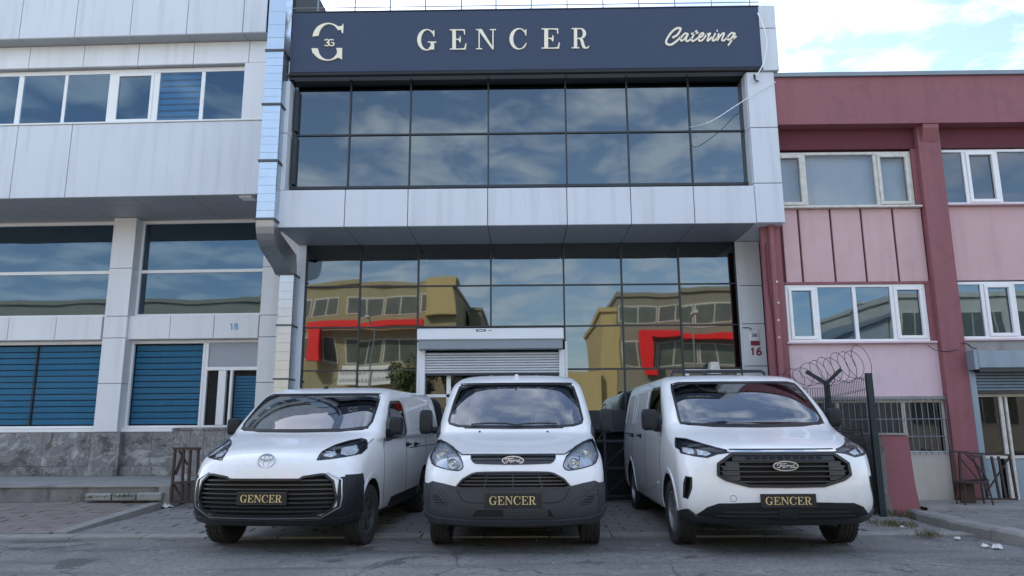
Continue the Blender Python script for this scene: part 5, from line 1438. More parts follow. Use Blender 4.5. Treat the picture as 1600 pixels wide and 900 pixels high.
    def handle(s, px, py, side='r', w=.16):
        y, z = s.S2([(px, py)])[0]
        p, n_, _ = s.proj(y, z, side); sx = 1 if side == 'r' else -1
        o = MB().box((p.x - .004, y - w / 2, z - .03), (p.x + sx * .006, y + w / 2, z + .03)).build('door_handle', 'gap_black', s.body)
        MB().tube([(p.x + sx * .006, y - w / 2, z), (p.x + sx * .045, y - w * .35, z + .004), (p.x + sx * .045, y + w * .35, z + .004), (p.x + sx * .006, y + w / 2, z)], .014, 8).build('handle_grip', 'van_cladding', o, smooth=True)
    def lamp(s, outline, side_name='headlight', bowls=(), depth=.095, inner='lamp_inner', rimm=.010, modules=()):
        """cover, housing and reflector bowls of one headlight; outline in front view"""
        s_ = 1
        o = s.patch(side_name, inner, outline, off=-depth + .012, thick=.01, along=True)
        for (bx, bz, r, mt) in bowls:
            h, n_, d = s.proj(bx, bz, 'f'); c = h + Vector((0, depth * .55, 0))
            MB().lathe([(r, -depth * .35), (r * .9, -depth * .28), (r * .62, depth * .1), (r * .28, depth * .25), (.0, depth * .28)], c, 'y', 20).build('reflector', mt, o, smooth=True)
            MB().lathe([(.0, -.02), (r * .26, -.008), (r * .28, .02), (.0, .022)], c, 'y', 12).build('bulb', 'chrome', o, smooth=True)
        xs = [p[0] for p in outline]; zs = [p[1] for p in outline]; rr = random.Random(3); mb = MB()
        for _ in range(0):
            x, z = rr.uniform(min(xs), max(xs)), rr.uniform(min(zs), max(zs)); c = False; m = len(outline)
            for i in range(m):
                x1, y1 = outline[i]; x2, y2 = outline[i - 1]
                if (y1 > z) != (y2 > z) and x < (x2 - x1) * (z - y1) / (y2 - y1) + x1: c = not c
            if not c: continue
            h, n_, d = s.proj(x, z, 'f'); h = h + Vector((0, depth * rr.uniform(.25, .6), 0)); a, b_ = rr.uniform(.008, .022), rr.uniform(.006, .014)
            mb.add([h + Vector((-a, .004, -b_)), h + Vector((a, .006, -b_)), h + Vector((a, .006, b_)), h + Vector((-a, .004, b_)), h + Vector((rr.uniform(-.006, .006), -.012, rr.uniform(-.004, .004)))],
                   [(0, 1, 4), (1, 2, 4), (2, 3, 4), (3, 0, 4), (3, 2, 1, 0)])
        if mb.v: mb.mi = [0 if (i // 5) % 2 else 1 for i in range(len(mb.f))]; mb.build('lens_facets', ['chrome', 'lens_white'], o, kind='stuff')
        for md in modules:
            q = s.patch('lens_module', 'lens_speckle', md, off=-.010, thick=.008, parent=o); s.rib('module_rim', 'lamp_dark', md, w=.006, off=-.007, thick=.01, closed=True, parent=q)
        s.patch('lamp_cover', 'lamp_cover', outline, off=.003, thick=.006, parent=o)
        s.rib('lamp_rim', 'lamp_dark', outline, w=rimm, off=.0045, thick=.008, closed=True, parent=o)
        return o
    def bars(s, name, m, zs, xf, w=.018, off=-.02, thick=.02, clip=None, parent=None):
        """horizontal grille bars that follow the skin; xf(z) gives the half width there"""
        for z in zs:
            x = xf(z)
            if x > .03: s.rib(name, m, [(-x, z), (x, z)], w=w, off=off, thick=thick, parent=parent, dens=.07)
def halfwidth(outline, pad=.0):
    def f(z):
        xs = []
        n = len(outline)
        for i in range(n):
            (x1, z1), (x2, z2) = outline[i], outline[(i + 1) % n]
            if (z1 > z) != (z2 > z): xs.append(abs(x1 + (x2 - x1) * (z - z1) / (z2 - z1)))
        return max(0, (max(xs) if xs else 0) - pad)
    return f
def mir(o): return [(-p[0], p[1]) for p in o]
def sym(left):
    """left half outline, first and last point on the centre line -> closed symmetric outline"""
    L_ = [(-abs(p[0]), p[1]) for p in left]
    Rr = [(-p[0], p[1]) for p in reversed(L_)]
    out = []
    for p in L_ + Rr:
        if not out or math.dist(out[-1], p) > .006: out.append(p)
    if math.dist(out[0], out[-1]) < .006: out.pop()
    return out
DEBUG = False
def wx(px, Y): return (px - 818) / F * Y
# ------------------------------------------------ middle van
keys2 = [(.265, .22, .86, .50, 2.6, 4.80), (.29, .10, .92, .50, 2.6, 4.9), (.36, .03, .955, .50, 2.8, 4.95), (.45, .0, .98, .52, 2.9, 4.97), (.62, .0, .99, .54, 2.9, 4.97),
         (.80, .02, .993, .56, 2.8, 4.97), (.93, .06, .99, .62, 2.6, 4.97), (.995, .10, .985, .70, 2.5, 4.97), (1.03, .17, .98, .80, 2.5, 4.97), (1.08, .36, .972, .84, 2.6, 4.96),
         (1.14, .62, .966, .76, 2.9, 4.96), (1.20, .88, .962, .60, 3.1, 4.95), (1.245, 1.03, .958, .42, 3.1, 4.95), (1.30, 1.10, .952, .36, 3.0, 4.95), (1.45, 1.27, .932, .33, 3.0, 4.93),
         (1.60, 1.45, .908, .32, 3.0, 4.90), (1.75, 1.64, .878, .32, 3.0, 4.87), (1.84, 1.76, .850, .32, 3.0, 4.85), (1.90, 1.86, .812, .34, 2.9, 4.82), (1.955, 2.00, .75, .38, 2.8, 4.76),
         (1.995, 2.22, .64, .42, 2.7, 4.65), (2.012, 2.55, .45, .5, 2.5, 4.35)]
v2 = Van(keys2, Vector((atY(801.3, 719, 7.95).x, 7.92, 0)), R(.8), R(.5), 4.97, 'delivery_van', 'middle white van with large upright clear headlights and a plain dark grey bumper', .93, 3.86)
v = v2
ws = sym(v.F2([(803.6, 593.5), (758.9, 594.8), (723, 597.8), (712.2, 600.2), (709, 606), (704.4, 626.7), (696.7, 648.4), (697.4, 656.2), (702.9, 661.6), (715.3, 665.5), (746.4, 667.2), (803.6, 668)]))
ws = [(p[0], min(p[1], 1.862)) for p in ws]
ws = v.inset(ws, .115); v.prism(ws, .55, 2.75, 'y', 1)
hl = v.F2([(685, 687.3), (676.5, 696), (672.5, 712), (675, 724), (680, 728), (694.4, 732.2), (709, 735), (715.8, 735.6), (721, 733.5), (723.8, 729.3), (722.5, 722), (719.3, 714.2), (709.1, 699.7), (696.7, 691.2)])
v.recess(hl, depth=.10); v.recess(mir(hl), depth=.10)
ug_ = sym(v.F2([(802, 711.3), (770, 711.3), (736.2, 712.1), (736, 716), (738.5, 721), (743, 724), (770, 725), (802, 725.5)]))
v.recess(ug_, depth=.05)
mg = sym(v.F2([(802, 738), (760.2, 738.4), (745, 739), (737.1, 741), (722.9, 749), (713.1, 760.5), (730, 765.4), (802, 766)]))
v.recess(mg, depth=.07)
li = sym(v.F2([(802, 795), (743.5, 795), (736.5, 808), (802, 808.5)]))
fg = v.F2([(674.9, 771), (685.6, 771), (698, 784.5), (697, 791.5), (683, 790), (677, 782)]); v.recess(fg, depth=.04); v.recess(mir(fg), depth=.04)
sw2 = [(1.52, 1.25), (1.47, 1.29), (1.66, 1.48), (1.88, 1.68), (1.96, 1.73), (2.46, 1.74), (2.52, 1.69), (2.52, 1.25)]
v.prism(sw2, .5, 1.3, 'x', 2); v.prism(sw2, -1.3, -.5, 'x', 2)
for yy in (v.axf, v.axr):
    for sd in (-1, 1): v.well(yy, .36, .395, sd * .66, sd * 1.2)
v.make_body()
v.patch('windscreen', 'screen_glass', ws, off=-.002, thick=.006)
v.rib('screen_seal', 'screen_frit', ws, w=.032, off=.001, thick=.004, closed=True)
v.interior(1.04, 1.27, 1.8)
for md in ('r', 'l'):
    g_ = v.patch('side_window', 'side_glass', sw2, md, off=-.004, thick=.006, step=.08); v.rib('window_seal', 'screen_frit', sw2, md, w=.03, off=.002, thick=.006, closed=True, parent=g_)
bx = lambda px, py: v.F2([(px, py)])[0]
for sgn in (1, -1):
    q = [(sgn * -1 * abs(p[0]), p[1]) for p in [bx(690, 711), bx(707, 723)]]
    v.lamp(hl if sgn == 1 else mir(hl), bowls=[(q[0][0], q[0][1], .062, 'chrome'), (q[1][0], q[1][1] - .01, .058, 'chrome')])
    v.rib('lamp_divider', 'lamp_dark', [(q[0][0] * .93, q[0][1] + .09), (q[0][0] * .90, q[0][1] - .10)], w=.012, off=-.03, thick=.03)
def around(name, m, ol, w, off, thick): return v.rib(name, m, ol, w=w, off=off, thick=thick, closed=True)
gr = v.patch('upper_grille', 'grille_black', ug_, off=-.04, thick=.006, along=True)
hz = [p[1] for p in ug_]; v.bars('grille_bar', 'grille_satin', [min(hz) + (max(hz) - min(hz)) * k for k in (.30, .68)], halfwidth(ug_, .01), w=.026, off=-.012, thick=.02, parent=gr)
around('grille_surround', 'grille_satin', ug_, .012, .006, .02)
gr = v.patch('main_grille', 'gap_black', mg, off=-.06, thick=.006, along=True)
hz = [p[1] for p in mg]; v.bars('grille_bar', 'grille_satin', [min(hz) + (max(hz) - min(hz)) * k for k in (.12, .32, .52, .72, .90)], halfwidth(mg, .02), w=.014, off=-.02, thick=.03, parent=gr)
for xx in (-.30, 0, .30): v.rib('grille_strut', 'grille_satin', [(xx * .9, max(hz) - .01), (xx * 1.03, min(hz) + .01)], w=.012, off=-.03, thick=.02, parent=gr)
around('grille_surround', 'bumper_grey', mg, .018, .008, .02)
# dark grey bumper
top_ = v.F2([(663.5, 753), (669.6, 755), (676.7, 751.6), (694, 755.5), (713, 760.5)]) + [mg[-1 - 0]]
tl = v.F2([(664, 753), (669.6, 755), (676.7, 751.6), (694, 755.5), (712, 760)])
zmin = .20
bl = [(-.99, .36), (-.97, .30), (-.90, .25), (-.72, .235), (0, .225)]
mgb = [p for p in v.F2([(713.5, 761.2), (730, 766.4), (802, 767)])]
liy = [p for p in li]
bump_top = sym(list(reversed([(-.985, .47)] + tl + mgb)) + [(-.992, .5), (-.99, .42), (-.97, .345), (-.90, .335), (0, .325)]) if False else None
z_li = (min(p[1] for p in li), max(p[1] for p in li)); xli = max(p[0] for p in li)
upper = sym([mgb[-1]] + list(reversed(mgb[:-1])) + list(reversed(tl)) + [(-.985, tl[0][1] - .03), (-.985, .42), (-.965, .365), (-.90, .325), (-.72, .308), (0, .302)])
holes = []
bu = v.patch('bumper', 'bumper_grey', upper, off=.007, thick=.02, step=.05)
def fogcover(sgn):
    o = [(sgn * -abs(p[0]), p[1]) for p in fg]
    k = v.patch('fog_vent', 'gap_black', o, off=.0085, thick=.004)
    zz = [p[1] for p in o]; xx_ = [p[0] for p in o]
    for t in (.2, .4, .6, .8):
        z = min(zz) + (max(zz) - min(zz)) * t; hw = []
        n = len(o)
        for i in range(n):
            (x1, z1), (x2, z2) = o[i], o[(i + 1) % n]
            if (z1 > z) != (z2 > z): hw.append(x1 + (x2 - x1) * (z - z1) / (z2 - z1))
        if len(hw) > 1: v.rib('vent_louvre', 'bumper_grey', [(min(hw), z), (max(hw), z)], w=.010, off=.014, thick=.01, parent=k)
    v.rib('vent_surround', 'bumper_grey', o, w=.02, off=.014, thick=.02, closed=True, parent=k)
    c = [(sgn * -abs(p[0]), p[1]) for p in v.F2([(670, 763), (688, 765), (702, 780), (712, 791), (738, 795)])]
    v.rib('bumper_crease', 'bumper_grey', c, w=.022, off=.015, thick=.02, parent=bu)
fogcover(1); fogcover(-1)
around('intake_surround', 'bumper_grey', li, .018, .016, .02)
for md in ('r', 'l'): v.patch('bumper_side', 'bumper_grey', [(.22, .30), (.50, .30), (.48, .60), (.40, tl[0][1] - .01), (.20, tl[0][1] - .01)], md, off=.011, thick=.02, step=.05)
cb_ = [(sgn_, zz_) for sgn_, zz_ in ((-.975, .47), (-.93, .395), (-.80, .36), (-.5, .347), (0, .342))]
lipo = cb_ + [(-p[0], p[1]) for p in reversed(cb_[:-1])]
v.rib('bumper_lip', 'bumper_grey', lipo, w=.05, off=.028, thick=.03)
k = v.patch('lower_intake', 'gap_black', li, off=.0095, thick=.01)
zz = [z_li[0] + (z_li[1] - z_li[0]) * t for t in (.12, .24, .36, .48, .60, .72, .84, .94)]
for z in zz: v.rib('radiator_fin', 'rim_dark', [(-.10, z), (.36, z)], w=.005, off=.013, thick=.005, parent=k)
c = v.F2([(712, 762), (722, 782), (735, 786), (802, 786.5)]); c = sym([c[-1]] + list(reversed(c[:-1])))
v.rib('bumper_groove', 'gap_black', [(-abs(p[0]), p[1]) for p in v.F2([(714, 764), (722, 781), (734, 785.5), (757, 786)])], w=.008, off=.009, thick=.006, parent=bu)
v.rib('bumper_groove', 'gap_black', [(abs(p[0]), p[1]) for p in v.F2([(714, 764), (722, 781), (734, 785.5), (757, 786)])], w=.008, off=.009, thick=.006, parent=bu)
# bonnet shut line
hood = [(-abs(p[0]), p[1]) for p in v.F2([(697, 666), (690, 680), (688, 687), (698, 692), (711, 702), (722, 710.3), (760, 710), (802, 710)])]
hood = hood + [(-p[0], p[1]) for p in reversed(hood[:-1])]
v.rib('bonnet_gap', 'gap_black', hood[2:-2], w=.011, off=.0015, thick=.004)
for px in (749.5, 855.5):
    p, n_, _ = v.proj(*v.F2([(px, 675)])[0], 'f'); MB().lathe([(.0, -.012), (.012, -.008), (.016, .006)], p, 'y', 10).build('washer_jet', 'grille_black', v.body)
# wipers
def wiper(pts, r=.011):
    P = []
    for p in pts:
        h, n_, _ = v.proj(p[0], p[1], 'f'); P.append(h + n_ * .03)
    o = MB().tube(P, r, 6).build('wiper', 'grille_black', v.body, smooth=True); return o
wiper(v.F2([(806, 667), (790, 664.5), (765, 664), (737, 666)])); wiper(v.F2([(870, 665), (845, 664), (820, 665), (806, 667)]))
v.rib('scuttle_panel', 'grille_black', [(p[0], p[1]) for p in v.F2([(726, 667.5), (760, 667.8), (803, 668.3), (846, 667.8), (880, 667)])], w=.030, off=.012, thick=.02)
v.mirror(-1.125, 1.42, 1.375, .165, .30, .15, (-.93, 1.52, 1.27), -1); v.mirror(1.125, 1.42, 1.375, .165, .30, .15, (.93, 1.52, 1.27), 1)
for sd in (-1, 1):
    MB().add([(sd * .955, 1.30, 1.05), (sd * .95, 1.62, 1.24), (sd * .935, 1.18, 1.24), (sd * .915, 1.52, 1.42), (sd * .975, 1.30, 1.05), (sd * .972, 1.62, 1.24), (sd * .957, 1.18, 1.24), (sd * .935, 1.52, 1.42)],
             [(0, 1, 3, 2), (4, 6, 7, 5), (0, 4, 5, 1), (1, 5, 7, 3), (3, 7, 6, 2), (2, 6, 4, 0)]).build('mirror_base', 'bumper_grey', v.root)
v.plate(757, 770, 844.5, 793.5); v.emblem_oval(801.3, 719.5, 34, 14)
v.wheels(.845, steer=0.0, rim='rim_dark')
o = MB().tube([(-.0, 1.98, 1.955), (0, 2.02, 1.975)], .03, 8).build('roof_aerial', 'plastic_white', v.body)
for x in (-.75, .75): MB().box((x - .02, 2.6, 1.90), (x + .02, 2.75, 1.955)).build('rack_foot', 'van_paint', v.root)

# ------------------------------------------------ left van
keys1 = [(.275, .22, 0.816, .5, 2.6, 4.75), (.30, .12, 0.875, .5, 2.7, 4.88), (.37, .04, 0.909, .5, 2.8, 4.93), (.5, .0, 0.923, .5, 3, 4.95), (.7, .0, 0.930, .5, 3, 4.95), (.85, .02, 0.933, .55, 2.8, 4.95),
         (.95, .05, 0.931, .62, 2.7, 4.95), (1.02, .11, 0.926, .70, 2.6, 4.95), (1.08, .22, 0.921, .78, 2.6, 4.95), (1.14, .42, 0.918, .78, 2.7, 4.94), (1.20, .66, 0.940, .66, 2.8, 4.94), (1.255, .90, 0.935, .46, 3, 4.93),
         (1.31, 1.0, 0.928, .38, 3, 4.92), (1.45, 1.20, 0.905, .35, 3, 4.90), (1.6, 1.42, 0.875, .34, 3, 4.88), (1.71, 1.60, 0.845, .34, 3, 4.86), (1.775, 1.74, 0.810, .36, 2.9, 4.83), (1.82, 1.92, 0.750, .4, 2.8, 4.78),
         (1.85, 2.18, 0.640, .45, 2.7, 4.65), (1.865, 2.55, 0.450, .5, 2.5, 4.35)]
v1 = Van(keys1, Vector((atY(413.5, 720, 8.0).x, 8.0, 0)), R(4.6), R(.5), 4.95, 'delivery_van', 'left white van with a wide black grille and a round silver emblem on its bonnet', .90, 3.78, .33)
v = v1
wr_ = [(abs(p[0]), min(p[1], 1.735)) for p in v.F2([(467, 613.6), (540, 613), (585, 613.5), (593.3, 616), (592, 625), (588.6, 636), (580.8, 659.3), (575, 666), (566.8, 670.2), (540, 671.5), (467, 672.5)])]
ws = sym([(0, wr_[0][1])] + [(-a, b_) for a, b_ in wr_[1:-1]] + [(0, wr_[-1][1])])
ws = v.inset(ws, .09); v.prism(ws, .55, 2.65, 'y', 1)
hr = v.F2([(495, 719), (499, 711), (504, 705.5), (525, 695), (545, 689), (564, 685.4), (571, 687), (573, 691), (572.4, 701), (564, 709), (540, 713.6), (515, 717)])
v.recess(hr, depth=.10); v.recess(mir(hr), depth=.10)
g1 = [(abs(p[0]), p[1]) for p in v.F2([(413, 749.5), (467, 749.5), (473.5, 745.5), (500, 741.5), (507.7, 741.5), (520.5, 752), (525.5, 779), (517, 796.5), (487, 805.5), (413, 807)])]
g1 = sym([(0, g1[0][1])] + [(-a, b_) for a, b_ in g1[1:-1]] + [(0, g1[-1][1])])
v.recess(g1, depth=.08)
sw1 = v.S2([(598, 672), (595.5, 659), (598, 645), (601.5, 632), (607, 622), (612, 618.5), (622.5, 618.5), (626, 627), (630, 644), (633.6, 672), (620, 677), (606, 680)])
print('van1 side window', [(round(a, 2), round(b_, 2)) for a, b_ in sw1]); print('ws', [(round(a, 2), round(b_, 2)) for a, b_ in ws])
sw1 = [(1.50, 1.17), (1.40, 1.22), (1.50, 1.36), (1.72, 1.56), (1.84, 1.63), (2.36, 1.65), (2.45, 1.60), (2.50, 1.25), (2.44, 1.20)]
v.prism(sw1, .5, 1.3, 'x', 2); v.prism(sw1, -1.3, -.5, 'x', 2)
for yy in (v.axf, v.axr):
    for sd in (-1, 1): v.well(yy, .35, .385, sd * .62, sd * 1.2)
v.make_body()
v.patch('windscreen', 'screen_glass', ws, off=-.002, thick=.006)
v.rib('screen_seal', 'screen_frit', ws, w=.030, off=.001, thick=.004, closed=True)
v.interior(.96, 1.25, 1.7, .72)
for md in ('r', 'l'):
    g_ = v.patch('side_window', 'side_glass', sw1, md, off=-.004, thick=.006, step=.08); v.rib('window_seal', 'screen_frit', sw1, md, w=.04, off=.002, thick=.006, closed=True, parent=g_)
    v.rib('quarter_bar', 'screen_frit', [(1.70, 1.20), (1.74, 1.57)], md, w=.03, off=.002, thick=.01, parent=g_)
c1_, c2_, c3_ = v.F2([(515, 710), (536, 704), (553, 697)])
for sg in (1, -1):
    ol = hr if sg == 1 else mir(hr)
    mds = [[(sg * abs(p[0]), p[1]) for p in v.F2(q)] for q in ([(505, 712), (508, 703), (524, 699.5), (527, 709.5), (518, 714)], [(532, 709), (534, 698), (558, 693), (563, 702), (555, 709), (542, 711.5)], [(504, 716), (530, 713.5), (531, 715.5), (506, 717.5)])]
    o = v.lamp(ol, bowls=[], inner='lamp_dark', modules=mds)
    b0, b1 = v.F2([(500, 712), (564, 691)]); v.rib('light_strip', 'lamp_dark', [(sg * b0[0], b0[1] + .03), (sg * b1[0], b1[1] + .03)], w=.035, off=-.01, thick=.01, parent=o)
gr = v.patch('grille', 'gap_black', g1, off=-.07, thick=.006, along=True)
hz = [p[1] for p in g1]; v.bars('grille_bar', 'grille_satin', [min(hz) + (max(hz) - min(hz)) * k for k in (.10, .21, .32, .43, .54, .65, .76, .87)], halfwidth(g1, .015), w=.014, off=-.015, thick=.035, parent=gr)
v.rib('grille_surround', 'grille_black', g1, w=.022, off=.010, thick=.03, closed=True)
# silver frame following sides and bottom of the grille
fr = [p for p in g1]
cx_n = len(g1)
left = [p for p in g1 if p[0] < -.02]; left.sort(key=lambda p: -p[1])
# black bumper
tb = [(abs(p[0]), p[1]) for p in v.F2([(510, 739.5), (526.4, 746.4), (545, 743), (560, 741)])]
zt = tb[-1][1] + .005
gx = max(p[0] for p in g1); gz0 = min(hz)
side = [(gx * .86, max(hz) + .02), (gx + .035, max(hz) - .06), (gx + .045, (max(hz) + gz0) / 2 - .02), (gx + .03, gz0 + .09), (gx * .80, gz0 - .012), (0, gz0 - .018)]
frame = [(-a, b_) for a, b_ in side] + [(a, b_) for a, b_ in side[-2::-1]]
v.rib('silver_frame', 'satin_silver', frame, w=.011, off=.014, thick=.02)
bl_ = [(gx + .012, max(hz) - .05), (tb[1][0] + .02, tb[1][1]), (min(.925, tb[-1][0]), zt), (.925, zt), (.922, .44), (.91, .38), (.87, .335), (.72, .317), (0, .312), (0, gz0 - .005), (gx * .80, gz0 + .005), (gx + .006, gz0 + .10)]
for sg in (1, -1): v.patch('bumper', 'van_cladding', [(sg * a, b_) for a, b_ in bl_], off=.009, thick=.02, step=.05)
v.rib('bumper_lip', 'grille_black', [(-.92, .41), (-.84, .365), (-.5, .350), (0, .345), (.5, .350), (.84, .365), (.92, .41)], w=.05, off=.03, thick=.03)
# fender side of the bumper and the black sill strip
for md in ('r', 'l'):
    v.patch('bumper_side', 'van_cladding', [(.50, .30), (.50, zt), (.40, zt + .003), (.40, .3)][::-1] if False else [(.20, .29), (.56, .29), (.54, zt - .10), (.48, zt), (.20, zt)], md, off=.010, thick=.02, step=.05)
    v.patch('sill_strip', 'van_cladding', [(1.62, .29), (3.36, .29), (3.36, .46), (1.80, .44)], md, off=.006, thick=.02, step=.1)
    v.rib('door_gap', 'gap_black', [(1.36, 1.18), (1.40, .95), (1.42, .30)], md, w=.012, off=.0015, thick=.004, dens=.1)
    v.rib('door_gap', 'gap_black', [(2.50, 1.70), (2.56, 1.25), (2.56, .30)], md, w=.014, off=.0015, thick=.004, dens=.1)
    v.rib('door_gap', 'gap_black', [(3.85, 1.70), (3.87, 1.25), (3.85, .75)], md, w=.012, off=.0015, thick=.004, dens=.1)
    v.rib('arch_crease', 'van_paint', [(.90 + .43 * math.cos(R(a)), .35 + .43 * math.sin(R(a))) for a in range(0, 178, 8)], md, w=.03, off=.006, thick=.012, dens=.05)
    v.rib('slide_rail', 'gap_black', [(2.75, 1.02), (4.7, 1.02)], md, w=.012, off=.001, thick=.004, dens=.2)
    pan = [(2.72, 1.28), (2.70, 1.58), (2.76, 1.63), (3.70, 1.63), (3.74, 1.28)]
    v.rib('panel_crease', 'van_paint', pan, md, w=.02, off=.004, thick=.008, closed=True, dens=.1)
hood = [(-abs(p[0]), p[1]) for p in v.F2([(572, 672), (574, 684)])] + [(-abs(p[0]), p[1]) for p in v.F2([(490, 722), (480, 741)])]
v.rib('bonnet_gap', 'gap_black', [(-.90, 1.18), (-.86, 1.06)], w=.006, off=.001, thick=.004); v.rib('bonnet_gap', 'gap_black', [(.90, 1.18), (.86, 1.06)], w=.006, off=.001, thick=.004)
ne = v.F2([(413, 731)])[0][1]
v.handle(636.6, 694.4); v.handle(649, 694)
v.mirror(1.06, 1.44, 1.33, .17, .22, .15, (.92, 1.48, 1.23), 1); v.mirror(-1.05, 1.44, 1.33, .17, .21, .15, (-.92, 1.48, 1.23), -1)
for sd in (-1, 1):
    MB().add([(sd * .955, 1.38, 1.14), (sd * .95, 1.60, 1.15), (sd * .93, 1.42, 1.26), (sd * .93, 1.60, 1.30), (sd * .968, 1.38, 1.14), (sd * .965, 1.60, 1.15), (sd * .95, 1.42, 1.26), (sd * .945, 1.60, 1.30)],
             [(0, 1, 3, 2), (4, 6, 7, 5), (0, 4, 5, 1), (1, 5, 7, 3), (3, 7, 6, 2), (2, 6, 4, 0)]).build('mirror_base', 'van_cladding', v.root)
v.plate(366, 768.5, 443.5, 789.5)
# ring emblem of three ovals
c = v.hit(414, 720.5); y = c.y - .006; W_, H_ = .105, .072; n_ = v.proj(0, c.z, 'f')[1]
o = None
def oval(w, h, cz, r, name='emblem_ring', par=None):
    tz = .35
    pts = [(w * math.cos(R(a)), y - .004 + (cz + h * math.sin(R(a)) - c.z) * tz * .5, cz + h * math.sin(R(a))) for a in range(0, 361, 12)]
    return MB().tube(pts, r, 8, cap=False).build(name, 'satin_silver', par or v.body, smooth=True)
o = oval(W_ * .88, H_, c.z, .0085); oval(W_ * .30, H_ * .92, c.z - .002, .007, par=o); oval(W_ * .68, H_ * .36, c.z + H_ * .52, .007, par=o)
for px in (413, 488):
    p, nn, _ = v.proj(*v.F2([(px, 674.5)])[0], 'f'); MB().lathe([(.0, -.012), (.012, -.008), (.016, .006)], p, 'y', 10).build('washer_jet', 'grille_black', v.body)
v.rib('scuttle_panel', 'grille_black', [(-.80, wr_[-1][1] + .03), (-.5, wr_[-1][1] - .005), (0, wr_[-1][1] - .012), (.5, wr_[-1][1] - .005), (.80, wr_[-1][1] + .03)], w=.03, off=.006, thick=.015)
MB().tube([(-.05, 1.95, 1.83), (.04, 2.15, 1.98)], .006, 6, r2=.003).tube([(-.05, 1.93, 1.82), (-.045, 1.97, 1.845)], .022, 8).build('roof_aerial', 'grille_black', v.body)
v.wheels(.80, steer=R(-4), rim='rim_dark')

# ------------------------------------------------ right van
keys3 = [(.285, .25, .90, .5, 2.6, 4.85), (.31, .13, .95, .5, 2.7, 4.95), (.38, .05, .99, .5, 2.8, 5.0), (.5, .0, 1.01, .5, 3, 5.03), (.75, .0, 1.018, .5, 3, 5.03), (.95, .02, 1.018, .54, 3, 5.03),
         (1.04, .05, 1.015, .58, 2.9, 5.03), (1.09, .10, 1.01, .66, 2.8, 5.02), (1.13, .20, 1.006, .76, 2.8, 5.02), (1.19, .42, 1.0, .76, 2.9, 5.02), (1.26, .70, .992, .64, 3, 5.01), (1.33, .92, .984, .46, 3.1, 5.0),
         (1.38, 1.0, .976, .38, 3.1, 5.0), (1.5, 1.15, .955, .34, 3.1, 4.98), (1.65, 1.36, .928, .33, 3.1, 4.95), (1.78, 1.56, .90, .33, 3.1, 4.92), (1.86, 1.69, .87, .33, 3, 4.89), (1.91, 1.80, .835, .34, 2.9, 4.86),
         (1.95, 1.97, .77, .38, 2.8, 4.80), (1.975, 2.22, .65, .43, 2.7, 4.68), (1.988, 2.55, .46, .5, 2.5, 4.4)]
v3 = Van(keys3, Vector((atY(1227, 728, 7.78).x, 7.78, 0)), R(.2), R(.5), 5.03, 'delivery_van', 'right white van with slim headlights joined to a broad black mesh grille', 1.02, 4.12, .345)
v = v3
wl_ = [(abs(p[0]), min(p[1], 1.845)) for p in v.F2([(1200, 596.5), (1120, 597), (1060, 598), (1049.5, 601), (1051, 612), (1056.6, 634.4), (1060.5, 652), (1063, 660), (1075, 662.5), (1200, 665)])]
ws = sym([(0, wl_[0][1])] + [(-a, b_) for a, b_ in wl_[1:-1]] + [(0, wl_[-1][1])])
ws = v.inset(ws, .10); v.prism(ws, .65, 2.75, 'y', 1)
h3 = v.F2([(1056, 684.3), (1055.8, 691), (1056.6, 698.8), (1064.7, 708), (1085, 712.5), (1104.9, 715), (1121, 709.5), (1140, 707), (1140, 704.5), (1120, 700), (1098.5, 694), (1072.7, 686)])
h3 = [(min(p[0], -.02), p[1]) for p in h3]
v.recess(h3, depth=.10); v.recess(mir(h3), depth=.10)
g3 = [(abs(p[0]), p[1]) for p in v.F2([(1226, 709.5), (1143.6, 709.8), (1122.4, 725), (1122.4, 742.5), (1136, 750), (1171, 759.4), (1226, 760)])]
g3 = sym([(0, g3[0][1])] + [(-a, b_) for a, b_ in g3[1:-1]] + [(0, g3[-1][1])])
v.recess(g3, depth=.07)
s3 = v.F2([(1072, 744.5), (1080.8, 746), (1080.3, 763), (1074, 779), (1069, 777), (1069.5, 755)])
v.recess(s3, depth=.09); v.recess(mir(s3), depth=.09)
l3 = [(abs(p[0]), p[1]) for p in v.F2([(1226, 792.5), (1150, 792.5), (1118, 800), (1108, 809), (1226, 809.5)])]
l3 = sym([(0, l3[0][1])] + [(-a, b_) for a, b_ in l3[1:-1]] + [(0, l3[-1][1])])

